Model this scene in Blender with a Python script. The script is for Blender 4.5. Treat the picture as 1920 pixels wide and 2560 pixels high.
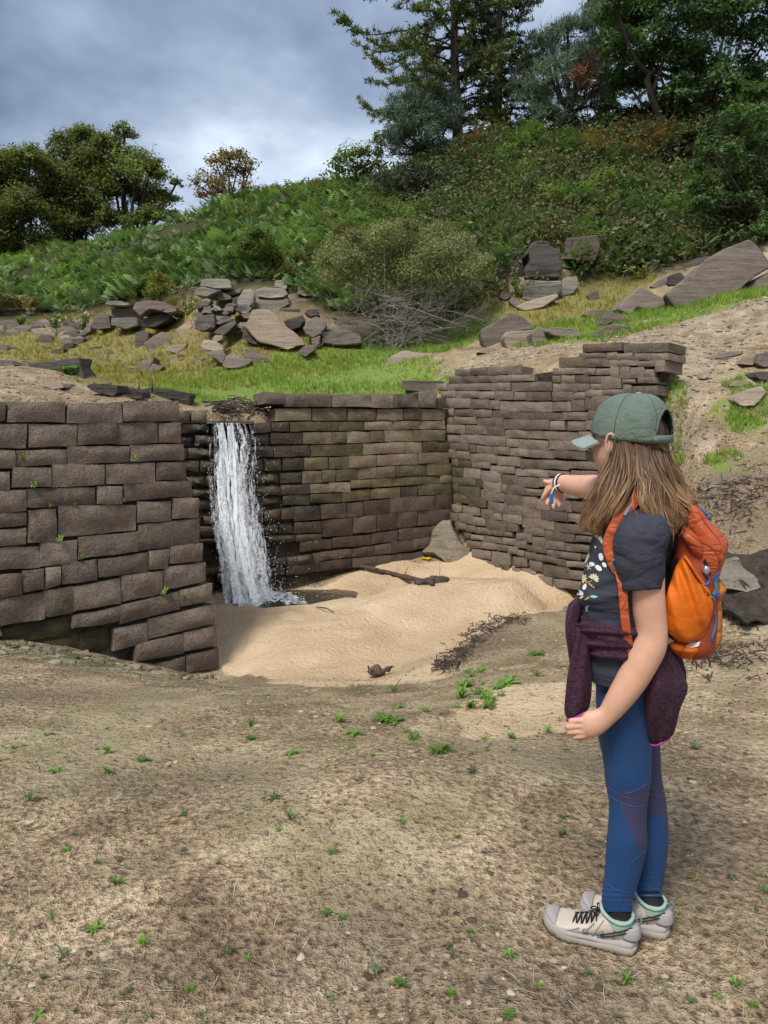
import bpy, bmesh, math, random
import numpy as np
from mathutils import Vector, Matrix, noise as mnoise
from mathutils.bvhtree import BVHTree
from mathutils.geometry import tessellate_polygon

for _o in list(bpy.data.objects):
    bpy.data.objects.remove(_o)
SC = bpy.context.scene
COL = SC.collection
R = math.radians
PITCH = R(8.84)
FPX = 1800.0
CAMZ = 1.5

# ------------------------------------------------------------------ camera
cam_data = bpy.data.cameras.new('camera')
cam = bpy.data.objects.new('camera', cam_data)
COL.objects.link(cam)
cam.location = (0, 0, CAMZ)
cam.rotation_euler = (R(90) - PITCH, 0, 0)
cam_data.sensor_fit = 'VERTICAL'
cam_data.sensor_height = 36.0
cam_data.sensor_width = 27.0
cam_data.lens = 36.0 * FPX / 2560.0
cam_data.clip_start = 0.05
cam_data.clip_end = 6000
SC.camera = cam
SC.render.resolution_x = 768
SC.render.resolution_y = 1024

# ------------------------------------------------------------------ light
SUN_EL, SUN_AZ = R(56), R(215)          # azimuth clockwise from +Y
sun_dir = Vector((math.sin(SUN_AZ) * math.cos(SUN_EL), math.cos(SUN_AZ) * math.cos(SUN_EL), math.sin(SUN_EL)))
sd = bpy.data.lights.new('sun', 'SUN')
sd.energy = 1.9
sd.angle = R(18)
sd.color = (1.0, 0.94, 0.86)
sun = bpy.data.objects.new('sun', sd)
COL.objects.link(sun)
sun.rotation_euler = (-sun_dir).to_track_quat('-Z', 'Y').to_euler()
sun.location = (0, -20, 40)

SC.view_settings.view_transform = 'Standard'
SC.view_settings.look = 'None'
SC.view_settings.exposure = 1.03
SC.view_settings.gamma = 1.0
SC.cycles.max_bounces = 5
SC.cycles.diffuse_bounces = 2
SC.cycles.glossy_bounces = 2
SC.cycles.transmission_bounces = 4
SC.cycles.transparent_max_bounces = 8
SC.cycles.caustics_reflective = False
SC.cycles.caustics_refractive = False
SC.cycles.use_adaptive_sampling = True
SC.cycles.adaptive_threshold = 0.03
SC.view_settings.use_curve_mapping = False


class NT:
    """small node-tree writer"""
    def __init__(self, tree):
        self.t = tree
        self.n = tree.nodes
        self.l = tree.links

    def add(self, typ, **kw):
        nd = self.n.new(typ)
        for k, v in kw.items():
            setattr(nd, k, v)
        return nd

    def put(self, sock, v):
        if hasattr(v, 'is_output') or isinstance(v, bpy.types.NodeSocket):
            self.l.new(v, sock)
        elif isinstance(v, (tuple, list)) and len(v) == 3 and sock.type == 'RGBA':
            sock.default_value = (*v, 1)
        else:
            sock.default_value = v

    def noise(self, vec, scale=5, detail=6, rough=.55, dist=0.0, out=0):
        nd = self.add('ShaderNodeTexNoise')
        if vec is not None:
            self.l.new(vec, nd.inputs['Vector'])
        self.put(nd.inputs['Scale'], scale)
        nd.inputs['Detail'].default_value = detail
        nd.inputs['Roughness'].default_value = rough
        nd.inputs['Distortion'].default_value = dist
        return nd.outputs[out]

    def voro(self, vec, scale=5, feature='F1', out='Distance', rnd=1.0):
        nd = self.add('ShaderNodeTexVoronoi', feature=feature)
        if vec is not None:
            self.l.new(vec, nd.inputs['Vector'])
        nd.inputs['Scale'].default_value = scale
        nd.inputs['Randomness'].default_value = rnd
        return nd.outputs[out]

    def math(self, op, a, b=0.5, clamp=False):
        nd = self.add('ShaderNodeMath', operation=op, use_clamp=clamp)
        self.put(nd.inputs[0], a)
        self.put(nd.inputs[1], b)
        return nd.outputs[0]

    def ramp(self, fac, stops, interp='LINEAR'):
        nd = self.add('ShaderNodeValToRGB')
        cr = nd.color_ramp
        cr.interpolation = interp
        while len(cr.elements) < len(stops):
            cr.elements.new(0.5)
        for e, (p, c) in zip(cr.elements, stops):
            e.position = p
            e.color = (c, c, c, 1) if not isinstance(c, (tuple, list)) else (*c, 1)
        self.put(nd.inputs[0], fac)
        return nd.outputs[0]

    def mix(self, fac, a, b, mode='MIX'):
        nd = self.add('ShaderNodeMix', data_type='RGBA', blend_type=mode)
        self.put(nd.inputs[0], fac)
        self.put(nd.inputs[6], a)
        self.put(nd.inputs[7], b)
        return nd.outputs[2]

    def mapping(self, vec, scale=(1, 1, 1), rot=(0, 0, 0), loc=(0, 0, 0)):
        nd = self.add('ShaderNodeMapping')
        self.l.new(vec, nd.inputs['Vector'])
        nd.inputs['Scale'].default_value = scale
        nd.inputs['Rotation'].default_value = rot
        nd.inputs['Location'].default_value = loc
        return nd.outputs[0]

    def bump(self, height, strength=.5, dist=.02, normal=None):
        nd = self.add('ShaderNodeBump')
        nd.inputs['Strength'].default_value = strength
        nd.inputs['Distance'].default_value = dist
        self.put(nd.inputs['Height'], height)
        if normal is not None:
            self.l.new(normal, nd.inputs['Normal'])
        return nd.outputs[0]

    def attr(self, name, out='Color'):
        nd = self.add('ShaderNodeAttribute', attribute_name=name)
        return nd.outputs[out]


def material(name):
    m = bpy.data.materials.new(name)
    m.use_nodes = True
    nt = NT(m.node_tree)
    p = nt.n['Principled BSDF']
    return m, nt, p


def tc(nt, which='Object'):
    return nt.add('ShaderNodeTexCoord').outputs[which]


# ------------------------------------------------------------------ world: broken overcast
W = bpy.data.worlds.new('World')
SC.world = W
W.use_nodes = True
wt = NT(W.node_tree)
bg = wt.n['Background']
sky = wt.add('ShaderNodeTexSky', sky_type='NISHITA')
sky.sun_disc = False
sky.sun_elevation = SUN_EL
sky.sun_rotation = SUN_AZ
sky.altitude = 200
sky.air_density = 1.0
sky.dust_density = 2.0
gen = wt.add('ShaderNodeTexCoord').outputs['Generated']
sx = wt.add('ShaderNodeSeparateXYZ')
wt.l.new(gen, sx.inputs[0])
zc = wt.math('ADD', wt.math('MAXIMUM', sx.outputs[2], 0.0), 0.16)
cx = wt.math('DIVIDE', sx.outputs[0], zc)
cy = wt.math('DIVIDE', sx.outputs[1], zc)
cmb = wt.add('ShaderNodeCombineXYZ')
wt.l.new(cx, cmb.inputs[0])
wt.l.new(cy, cmb.inputs[1])
cv = cmb.outputs[0]
cmap = wt.mapping(cv, scale=(1.0, .75, 1), rot=(0, 0, R(-24)), loc=(1.62, 0.06, 0))
n1 = wt.noise(cmap, 0.95, 5, .52, .25)
n2 = wt.noise(cmap, 3.1, 4, .6, 0)
nn = wt.math('ADD', wt.math('MULTIPLY', n1, .8), wt.math('MULTIPLY', n2, .2))
cloud = wt.ramp(nn, [(0.39, (.10, .13, .19)), (0.46, (.165, .208, .288)), (0.52, (.25, .30, .385)),
                     (0.575, (.36, .42, .505)), (0.65, (.56, .61, .67))])
skyc = wt.mix(1.0, sky.outputs[0], (.05, .05, .05), 'MULTIPLY')
full = wt.mix(.88, skyc, cloud)
wt.l.new(full, bg.inputs['Color'])
bg.inputs['Strength'].default_value = 1.0
W.cycles.sampling_method = 'MANUAL'
W.cycles.sample_map_resolution = 256


# ------------------------------------------------------------------ picture <-> place
def ray(u, v):
    xc = (u - 960.0) / FPX
    yc = (1280.0 - v) / FPX
    return np.array((xc, math.cos(PITCH) + yc * math.sin(PITCH), -math.sin(PITCH) + yc * math.cos(PITCH)))


def at(u, v, Y):
    d = ray(u, v)
    t = Y / d[1]
    return np.array((d[0] * t, Y, CAMZ + d[2] * t))


def px(p):
    """place -> picture pixel"""
    x, y, z = p[0], p[1], p[2] - CAMZ
    f = y * math.cos(PITCH) - z * math.sin(PITCH)
    up = y * math.sin(PITCH) + z * math.cos(PITCH)
    return 960 + FPX * x / f, 1280 - FPX * up / f


# ------------------------------------------------------------------ numpy noise
def _hash(ix, iy, iz, seed):
    h = (ix.astype(np.int64) * 374761393 + iy.astype(np.int64) * 668265263 + iz.astype(np.int64) * 2147483647 + seed * 974634777) & 0xffffffff
    h = ((h ^ (h >> 13)) * 1274126177) & 0xffffffff
    h = ((h ^ (h >> 16)) * 2246822519) & 0xffffffff
    return ((h ^ (h >> 15)) & 0xffffff) / float(0xffffff)


def vnoise(p, seed=0):
    p = np.asarray(p, float)
    i = np.floor(p)
    f = p - i
    f = f * f * (3 - 2 * f)
    ix, iy, iz = i[..., 0], i[..., 1], i[..., 2]
    r = 0
    for a in (0, 1):
        for b in (0, 1):
            for c in (0, 1):
                w = (f[..., 0] if a else 1 - f[..., 0]) * (f[..., 1] if b else 1 - f[..., 1]) * (f[..., 2] if c else 1 - f[..., 2])
                r = r + w * _hash(ix + a, iy + b, iz + c, seed)
    return r * 2 - 1


def fbm(p, octaves=4, seed=0, gain=.5):
    p = np.asarray(p, float)
    s, a = 0, 1.0
    for k in range(octaves):
        s = s + a * vnoise(p * (2 ** k) + 17.3 * k, seed + k)
        a *= gain
    return s


def sstep(a, b, x):
    t = np.clip((x - a) / (b - a), 0, 1)
    return t * t * (3 - 2 * t)


# ------------------------------------------------------------------ object helpers
def mesh_from(name, verts, faces, smooth=True):
    me = bpy.data.meshes.new(name)
    me.from_pydata([tuple(map(float, v)) for v in verts], [], [tuple(int(i) for i in f) for f in faces])
    me.update()
    if smooth:
        me.polygons.foreach_set('use_smooth', [True] * len(me.polygons))
    return me


def fast_mesh(name, verts, quads=None, tris=None, smooth=True):
    """big meshes from numpy arrays"""
    verts = np.asarray(verts, np.float32)
    me = bpy.data.meshes.new(name)
    me.vertices.add(len(verts))
    me.vertices.foreach_set('co', verts.ravel())
    loops, starts = [], []
    s = 0
    if quads is not None and len(quads):
        quads = np.asarray(quads, np.int32)
        loops.append(quads.ravel())
        starts.append(np.arange(len(quads)) * 4)
        s = len(quads) * 4
    if tris is not None and len(tris):
        tris = np.asarray(tris, np.int32)
        loops.append(tris.ravel())
        starts.append(s + np.arange(len(tris)) * 3)
    loops = np.concatenate(loops)
    starts = np.concatenate(starts).astype(np.int32)
    me.loops.add(len(loops))
    me.loops.foreach_set('vertex_index', loops)
    me.polygons.add(len(starts))
    me.polygons.foreach_set('loop_start', starts)
    me.polygons.foreach_set('use_smooth', np.full(len(starts), smooth, bool))
    me.update(calc_edges=True)
    me.validate()
    return me


def vcol(me, name, cols):
    """per-vertex colour"""
    a = me.color_attributes.new(name, 'FLOAT_COLOR', 'POINT')
    c = np.ones((len(me.vertices), 4), np.float32)
    cols = np.asarray(cols, np.float32)
    if cols.ndim == 1:
        cols = np.tile(cols, (len(me.vertices), 1))
    c[:, :cols.shape[1]] = cols
    a.data.foreach_set('color', c.ravel())


def link(name, me, mat=None, parent=None):
    o = bpy.data.objects.new(name, me)
    COL.objects.link(o)
    if mat is not None and me is not None and len(me.materials) == 0:
        me.materials.append(mat)
    if parent is not None:
        o.parent = parent
    return o


def tag(o, label=None, category=None, group=None, kind=None):
    if label:
        o['label'] = label
    if category:
        o['category'] = category
    if group:
        o['group'] = group
    if kind:
        o['kind'] = kind
    return o


def empty(name, loc=(0, 0, 0)):
    o = bpy.data.objects.new(name, None)
    o.empty_display_size = .1
    COL.objects.link(o)
    o.location = tuple(map(float, loc))
    return o


class MB:
    """collects geometry into one mesh"""
    def __init__(self):
        self.v, self.f, self.c = [], [], []
        self.n = 0

    def add(self, verts, faces, col=None):
        verts = np.asarray(verts, float)
        self.v.append(verts)
        self.f += [tuple(int(i) + self.n for i in f) for f in faces]
        if col is not None:
            col = np.asarray(col, float)
            if col.ndim == 1:
                col = np.tile(col, (len(verts), 1))
            self.c.append(col)
        self.n += len(verts)

    def tube(self, pts, rad, sides=6, col=None, cap=True):
        v, f = tube(pts, rad, sides, cap)
        self.add(v, f, col)

    def build(self, name, mat, parent=None, smooth=True, origin=None):
        V = np.concatenate(self.v)
        if origin is not None:
            V = V - np.asarray(origin)
        elif parent is not None:
            V = V - np.array(parent_world(parent))
        me = mesh_from(name, V, self.f, smooth)
        if self.c:
            vcol(me, 'col', np.concatenate(self.c))
        o = link(name, me, mat, parent)
        if origin is not None and parent is None:
            o.location = tuple(map(float, origin))
        return o


def parent_world(o):
    p = Vector((0, 0, 0))
    while o is not None:
        p = p + o.location
        o = o.parent
    return p


def tube(pts, rad, sides=6, cap=True):
    pts = np.asarray(pts, float)
    n = len(pts)
    rad = np.full(n, rad, float) if np.isscalar(rad) else np.asarray(rad, float)
    tan = np.gradient(pts, axis=0)
    tan /= np.maximum(np.linalg.norm(tan, axis=1, keepdims=True), 1e-9)
    ref = np.array((0, 0, 1.0)) if abs(tan[0, 2]) < .9 else np.array((1.0, 0, 0))
    V, F = [], []
    a = np.cross(tan[0], ref)
    a /= np.linalg.norm(a)
    for i in range(n):
        a = a - tan[i] * np.dot(a, tan[i])
        a /= max(np.linalg.norm(a), 1e-9)
        b = np.cross(tan[i], a)
        for k in range(sides):
            t = 2 * math.pi * k / sides
            V.append(pts[i] + rad[i] * (a * math.cos(t) + b * math.sin(t)))
    for i in range(n - 1):
        for k in range(sides):
            k2 = (k + 1) % sides
            F.append((i * sides + k, i * sides + k2, (i + 1) * sides + k2, (i + 1) * sides + k))
    if cap:
        F.append(tuple(range(sides))[::-1])
        F.append(tuple((n - 1) * sides + k for k in range(sides)))
    return V, F


def spline(pts, n):
    """Catmull-Rom resample"""
    P = np.asarray(pts, float)
    m = len(P)
    if m == 2:
        t = np.linspace(0, 1, n)[:, None]
        return P[0] * (1 - t) + P[1] * t
    out = []
    for s in np.linspace(0, m - 1, n):
        i = min(int(s), m - 2)
        t = s - i
        p1, p2 = P[i], P[i + 1]
        p0 = P[i - 1] if i > 0 else 2 * p1 - p2
        p3 = P[i + 2] if i + 2 < m else 2 * p2 - p1
        out.append(.5 * ((2 * p1) + (-p0 + p2) * t + (2 * p0 - 5 * p1 + 4 * p2 - p3) * t * t + (-p0 + 3 * p1 - 3 * p2 + p3) * t ** 3))
    return np.array(out)
# ------------------------------------------------------------------ terrain: heights from control points
class TPS:
    def __init__(self, pts):
        P = np.asarray(pts, float)
        self.c = P[:, :2]
        n = len(P)
        K = self._phi(np.linalg.norm(self.c[:, None] - self.c[None], axis=2)) + np.eye(n) * 0.02
        A = np.zeros((n + 3, n + 3))
        A[:n, :n] = K
        A[:n, n] = 1
        A[:n, n + 1:] = self.c
        A[n:, :n] = A[:n, n:].T
        b = np.concatenate([P[:, 2], np.zeros(3)])
        self.w = np.linalg.solve(A, b)

    @staticmethod
    def _phi(r):
        return np.sqrt(r * r + .03)

    def __call__(self, x, y):
        q = np.stack([np.ravel(x), np.ravel(y)], 1)
        out = np.empty(len(q))
        n = len(self.c)
        for s in range(0, len(q), 20000):
            k = self._phi(np.linalg.norm(q[s:s + 20000, None] - self.c[None], axis=2))
            out[s:s + 20000] = k @ self.w[:n] + self.w[n] + q[s:s + 20000] @ self.w[n + 1:]
        return out.reshape(np.shape(x))


def unit2(x, y):
    l = math.hypot(x, y)
    return np.array((x / l, y / l))


class Wall:
    """battered wall face: plane through p0 (place), running along d (2-D), outward normal n (2-D)"""
    def __init__(self, p0, d, n, batter):
        self.p0 = np.asarray(p0, float)
        self.d3 = np.array((d[0], d[1], 0.0))
        self.n3 = np.array((n[0], n[1], batter))
        self.n3 /= np.linalg.norm(self.n3)
        self.up = np.cross(self.n3, self.d3)
        if self.up[2] < 0:
            self.up = -self.up
        self.n2 = np.asarray(n)

    def hit(self, u, v):
        d = ray(u, v)
        o = np.array((0, 0, CAMZ))
        t = np.dot(self.p0 - o, self.n3) / np.dot(d, self.n3)
        return o + d * t

    def st(self, u, v):
        q = self.hit(u, v) - self.p0
        return np.dot(q, self.d3), np.dot(q, self.up)

    def world(self, s, t, w=0.0):
        return self.p0 + self.d3 * s + self.up * t + self.n3 * w


L1 = at(544, 1667, 8.0)
dL = unit2(.72, .69)
WL = Wall(L1, dL, (dL[1], -dL[0]), .10)
B0 = at(520, 1490, 10.0)
dB = unit2(.883, .469)
WB = Wall(B0, dB, (dB[1], -dB[0]), .07)
BC = B0[:2] + dB * 4.03
dR = unit2(.63, -.78)
WR = Wall((BC[0], BC[1], -1.04), dR, (dR[1], -dR[0]), .08)
R1 = BC + dR * 3.75
BL = B0[:2] - dB * .85

POOLC = (B0[:2] + dB * .95 + np.array((dB[1], -dB[0])) * .30)
PIT = np.array([L1[:2] - dL * 30, L1[:2], BL, BC, R1, R1 + np.array((3.5, -.6)), R1 + np.array((40, -4)), (45, -60), (-60, -60)])


def pit_dist(x, y):
    """distance behind the wall line (negative inside the pit side)"""
    x, y = np.ravel(x), np.ravel(y)
    inside = np.zeros(len(x), bool)
    dmin = np.full(len(x), 1e9)
    n = len(PIT)
    for i in range(n):
        a, b = PIT[i], PIT[(i + 1) % n]
        cond = ((a[1] > y) != (b[1] > y))
        with np.errstate(divide='ignore', invalid='ignore'):
            xi = (b[0] - a[0]) * (y - a[1]) / (b[1] - a[1]) + a[0]
        inside ^= cond & (x < xi)
        e = b - a
        t = np.clip(((x - a[0]) * e[0] + (y - a[1]) * e[1]) / (e @ e), 0, 1)
        dmin = np.minimum(dmin, np.hypot(x - a[0] - t * e[0], y - a[1] - t * e[1]))
    return np.where(inside, -dmin, dmin)


RIGHT = [(1720, 960, 9.6), (1905, 900, 10.2), (1745, 1100, 8.4), (1905, 1090, 8.2), (1760, 1250, 7.3), (1850, 1300, 6.9), (1905, 1390, 6.3),
         (1660, 1060, 8.5), (2100, 1100, 8.0), (2200, 900, 10.0), (2300, 1400, 6.2), (1690, 900, 10.6), (1800, 850, 12.0), (2050, 820, 12.0)]
LOW = [(960, 2560, 1.54), (200, 2560, 1.52), (1700, 2560, 1.53), (1480, 2350, 1.83), (1650, 2330, 1.86), (300, 2000, 2.55), (960, 2000, 2.55), (1500, 2000, 2.55),
       (1900, 2000, 2.6), (100, 1800, 3.6), (600, 1800, 3.7), (1000, 1790, 3.9), (1300, 1780, 4.0), (1880, 1760, 3.9), (300, 1720, 4.9), (700, 1735, 5.0),
       (960, 1725, 5.6), (1100, 1700, 5.8), (1250, 1700, 5.0), (1150, 1650, 6.25), (1210, 1590, 6.9), (1310, 1545, 7.5), (1400, 1540, 7.5), (1120, 1622, 8.0), (1180, 1562, 8.5), (1270, 1524, 8.95), (1330, 1620, 6.2),
       (100, 1660, 5.7), (350, 1690, 6.1), (560, 1710, 6.6), (0, 1592, 6.62), (205, 1625, 7.1), (400, 1665, 7.6), (540, 1690, 7.8),
       (760, 1700, 6.6), (945, 1700, 6.9), (700, 1620, 8.1), (900, 1600, 8.3), (1080, 1580, 8.6), (560, 1560, 9.0), (600, 1500, 9.7),
       (800, 1510, 9.7), (950, 1490, 9.6), (1040, 1462, 9.8), (1150, 1450, 9.75), (1300, 1458, 9.6), (1400, 1500, 10.0), (1440, 1552, 9.7), (1540, 1450, 8.9),
       (700, 1478, 10.5), (860, 1435, 11.0), (1000, 1420, 11.2), (1100, 1400, 11.6), (1250, 1425, 10.9), (1000, 1465, 10.7), (880, 1478, 10.5),
       (1550, 1575, 7.0), (1640, 1600, 6.0), (1760, 1640, 5.0), (1880, 1610, 5.2), (1900, 1575, 5.6), (1830, 1570, 5.75), (1700, 1560, 6.2), (520, 1480, 10.2), (400, 1490, 10.2)]
UPP = [(0, 985, 7.2), (250, 990, 8.3), (430, 995, 9.0), (0, 905, 10.5), (100, 905, 11.0), (230, 940, 10.6), (330, 985, 10.4), (-200, 880, 10.0), (440, 1015, 10.2),
       (520, 1036, 10.9), (600, 1040, 11.2), (680, 1030, 11.4), (620, 1005, 13.0), (760, 1003, 11.9), (950, 1002, 12.3), (1090, 990, 12.6), (850, 960, 14.5), (1000, 960, 14.5),
       (600, 960, 15.0), (400, 960, 15.5), (300, 930, 17.0), (700, 908, 17.1), (800, 930, 16.5), (500, 920, 18.5), (950, 890, 17.5), (400, 885, 21.0),
       (100, 855, 24.0), (250, 830, 25.0), (0, 825, 27.0), (-300, 800, 27), (100, 780, 29.5), (300, 750, 26.0), (500, 745, 24.5), (620, 885, 17.9), (800, 885, 18.0),
       (950, 852, 19.5), (1150, 850, 19.0), (1060, 905, 15.5), (1180, 935, 12.5), (1300, 912, 11.8), (1250, 870, 15.0), (1400, 850, 14.0), (1400, 905, 11.2), (1550, 865, 11.2), (1600, 840, 13.0),
       (1750, 800, 13.5), (1900, 765, 13.5), (2100, 740, 13.5), (1680, 770, 16.5), (1900, 725, 16.5), (1500, 770, 18.0), (1500, 720, 20.5), (1350, 745, 20.0), (1250, 790, 19.0), (1900, 640, 21.5), (1750, 650, 21.0), (1620, 680, 21.0),
       (600, 850, 18.9), (740, 850, 18.9), (600, 800, 20.3), (740, 790, 20.3), (600, 745, 21.2), (740, 740, 21.3), (490, 800, 21.9), (350, 765, 25.2), (300, 822, 24.0), (420, 815, 23.4), (420, 850, 21.8), (340, 860, 22.4), (100, 800, 26.5), (850, 760, 21.0), (1000, 740, 21.2), (1150, 740, 20.9),
       (1300, 650, 20.9), (1400, 630, 21.2), (1250, 700, 20.4), (1500, 650, 21.6),
       # outcrop top and hillside
       (560, 690, 22.5), (780, 690, 22.5), (400, 730, 27.5), (300, 690, 36), (600, 615, 31), (850, 560, 29), (950, 620, 24), (1150, 620, 24), (1350, 590, 23.0), (1500, 600, 23.0), (1700, 560, 24),
       (1100, 500, 29), (1300, 480, 27.5), (1500, 450, 27.5), (1700, 430, 27.5), (1900, 480, 25), (2200, 500, 25), (0, 700, 40), (-400, 690, 42),
       (0, 640, 50), (270, 642, 50), (450, 584, 46), (600, 515, 42), (720, 484, 40), (830, 466, 38), (950, 446, 37), (1100, 414, 36), (1250, 362, 34), (1350, 325, 33.5), (1450, 312, 33), (1700, 285, 32), (1900, 250, 32), (2300, 200, 32), (-500, 660, 55)]


def ctrl(lst):
    return [tuple(at(*c)) for c in lst]


_up = ctrl(UPP + RIGHT)
for c in [(450, 584, 46), (600, 515, 42), (830, 466, 38), (1100, 414, 36), (1250, 362, 34), (1450, 312, 33), (1700, 285, 32), (1900, 250, 32), (2300, 200, 32), (270, 642, 50), (0, 640, 50), (-500, 660, 55)]:
    p = at(*c)
    _up.append((p[0] * 1.18, p[1] + 8, p[2] - .3))
    _up.append((p[0] * 1.5, p[1] + 26, p[2] - 2.0))
for a in range(0, 360, 30):
    _up.append((900 * math.sin(R(a)), 900 * math.cos(R(a)), 0.0 if 90 < a < 270 else 6.0))
_low = ctrl(LOW + [q for q in RIGHT if q[:2] not in ((1660, 1060),)]) + [(-8, -4, .1), (8, -4, .2), (0, -4, 0.05), (-5, 1, .02), (5, 1.5, .12), (-7, 4, -.25), (6, 4, .1), (0, .5, 0), (-4, -30, .3), (10, -30, .5), (-40, -20, .3), (40, -20, 1.0)]
H_UP, H_LOW = TPS(_up), TPS(_low)


def height(x, y):
    x = np.asarray(x, float)
    y = np.asarray(y, float)
    d = pit_dist(x, y).reshape(x.shape)
    S = sstep(.28, .50, d)
    lo = H_LOW(x, y)
    up = H_UP(x, y)
    p3 = np.stack([x, y, np.zeros_like(x)], -1)
    near = np.exp(-np.maximum(y - 6, 0) / 20)
    nz = fbm(p3 * 1.1, 3, 5) * .035 + fbm(p3 * 5.0, 3, 9) * .010 * near
    far = sstep(22, 32, y)
    nz = nz + far * (fbm(p3 * .25, 4, 21) * .5)
    # sandy pit: soft footprints and scour dimples
    dim = 1 - np.abs(vnoise(p3 * np.array((3.2, 4.2, 1)), 33))
    sandy = sstep(-3.2, -1.2, d) * (1 - sstep(-.3, .1, d)) * sstep(6.5, 7.6, y) * sstep(4.6, 2.5, x)
    nz = nz - sandy * dim ** 3 * .055
    pool = np.exp(-(((x - POOLC[0]) * dB[0] + (y - POOLC[1]) * dB[1]) / 1.0) ** 2 - (((x - POOLC[0]) * dB[1] - (y - POOLC[1]) * dB[0]) / .42) ** 2)
    nz = nz - .16 * pool * (1 - S)
    far_out = sstep(150, 600, np.hypot(x, y))
    return (lo * (1 - S) + up * S) * (1 - far_out) + nz * (1 - far_out)


def ground_at(x, y):
    return float(height(np.array([x]), np.array([y]))[0])


def drop(u, v, Y0=1.2, Y1=70.0, n=700):
    """place where the view ray through a picture point meets the ground"""
    Ys = np.geomspace(Y0, Y1, n)
    d = ray(u, v)
    X = d[0] / d[1] * Ys
    Z = CAMZ + d[2] / d[1] * Ys
    below = np.nonzero(Z < height(X, Ys))[0]
    if len(below) == 0:
        return None
    i = below[0]
    return np.array((X[i], Ys[i], ground_at(X[i], Ys[i])))


def in_poly(px_, py_, poly):
    ins = np.zeros(px_.shape, bool)
    m = len(poly)
    for i in range(m):
        (ax, ay), (bx, by) = poly[i], poly[(i + 1) % m]
        c = ((ay > py_) != (by > py_))
        with np.errstate(divide='ignore', invalid='ignore'):
            xi = (bx - ax) * (py_ - ay) / (by - ay + 1e-12) + ax
        ins ^= c & (px_ < xi)
    return ins


def soft_poly(x, y, poly, width):
    """1 inside a plan polygon, falling to 0 over width metres"""
    dm = np.full(x.shape, 1e9)
    m = len(poly)
    for i in range(m):
        a, b = np.asarray(poly[i], float), np.asarray(poly[(i + 1) % m], float)
        e = b - a
        t = np.clip(((x - a[0]) * e[0] + (y - a[1]) * e[1]) / max(e @ e, 1e-9), 0, 1)
        dm = np.minimum(dm, np.hypot(x - a[0] - t * e[0], y - a[1] - t * e[1]))
    return np.where(in_poly(x, y, poly), 1.0, 1 - sstep(0, width, dm))


def plan(lst):
    """picture outline of a patch of ground -> plan polygon"""
    out = []
    for u, v in lst:
        p = drop(u, v)
        if p is not None:
            out.append((p[0], p[1]))
    return out


PATCH = {
    'sand': [([(545, 1500), (600, 1488), (830, 1480), (1000, 1412), (1130, 1395), (1300, 1440), (1410, 1500), (1390, 1522), (1285, 1538), (1200, 1580), (1130, 1650), (1060, 1695), (950, 1712), (760, 1702), (640, 1690), (560, 1660)], .25),
             ([(1150, 1790), (1260, 1745), (1420, 1735), (1430, 1790), (1420, 1840), (1240, 1850)], .3)],
    'path': [([(1080, 975), (1110, 925), (1300, 870), (1500, 830), (1700, 780), (1920, 735), (2100, 720), (2100, 790), (1900, 830), (1780, 890), (1720, 960), (1760, 1040), (1790, 1100), (1740, 1110), (1690, 960), (1670, 880), (1450, 870), (1250, 915)], .22)],
    'green': [([(640, 1010), (560, 1000), (440, 985), (470, 950), (640, 930), (760, 890), (830, 850), (1000, 850), (1180, 830), (1230, 820), (1060, 880), (960, 900), (1080, 960), (1040, 985), (850, 990)], 1.2),
              ([(1480, 800), (1700, 760), (1920, 705), (1920, 740), (1700, 795), (1480, 845), (1300, 860), (1320, 830)], .7),
              ([(1650, 955), (1690, 965), (1705, 1060), (1685, 1190), (1655, 1190), (1660, 1080)], .10),
              ([(1790, 1020), (1835, 985), (1910, 1000), (1910, 1070), (1830, 1085)], .12), ([(1750, 1172), (1850, 1158), (1845, 1182), (1750, 1188)], .08), ([(1790, 960), (1850, 945), (1840, 975)], .08)],
    'yellow': [([(0, 800), (200, 830), (420, 760), (560, 790), (800, 880), (800, 930), (600, 940), (480, 990), (250, 960), (100, 900), (0, 880), (-200, 850)], 1.5),
               ([(1240, 830), (1250, 720), (1400, 740), (1500, 690), (1620, 690), (1500, 780), (1400, 830)], .8)],
}
# ------------------------------------------------------------------ the ground sheet
def axis(lo, hi, step, far, growth=1.13, mid=None):
    a = list(np.arange(lo, hi + 1e-6, step))
    s, x = step, hi
    while x < far:
        s = min(s * growth, 400)
        if mid is not None and x < mid[0]:
            s = min(s, mid[1])
        x += s
        a.append(x)
    s, x = step, lo
    pre = []
    while x > -far:
        s = min(s * growth, 400)
        if mid is not None and x > -mid[0]:
            s = min(s, mid[1])
        x -= s
        pre.append(x)
    return np.array(pre[::-1] + a)


gx = axis(-6.5, 7.2, .08, 3000, 1.14, (34, .75))
gy = axis(0.6, 14.2, .08, 3000, 1.14, (60, .6))
GX, GY = np.meshgrid(gx, gy)
GZ = height(GX, GY)
nx_, ny_ = len(gx), len(gy)


def hmap(x, y):
    """height of the built sheet"""
    x = np.clip(np.asarray(x, float), gx[0], gx[-1])
    y = np.clip(np.asarray(y, float), gy[0], gy[-1])
    i = np.clip(np.searchsorted(gx, x) - 1, 0, nx_ - 2)
    j = np.clip(np.searchsorted(gy, y) - 1, 0, ny_ - 2)
    fx = (x - gx[i]) / (gx[i + 1] - gx[i])
    fy = (y - gy[j]) / (gy[j + 1] - gy[j])
    return (GZ[j, i] * (1 - fx) + GZ[j, i + 1] * fx) * (1 - fy) + (GZ[j + 1, i] * (1 - fx) + GZ[j + 1, i + 1] * fx) * fy


def ground_at(x, y):
    return float(hmap(x, y))


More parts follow.
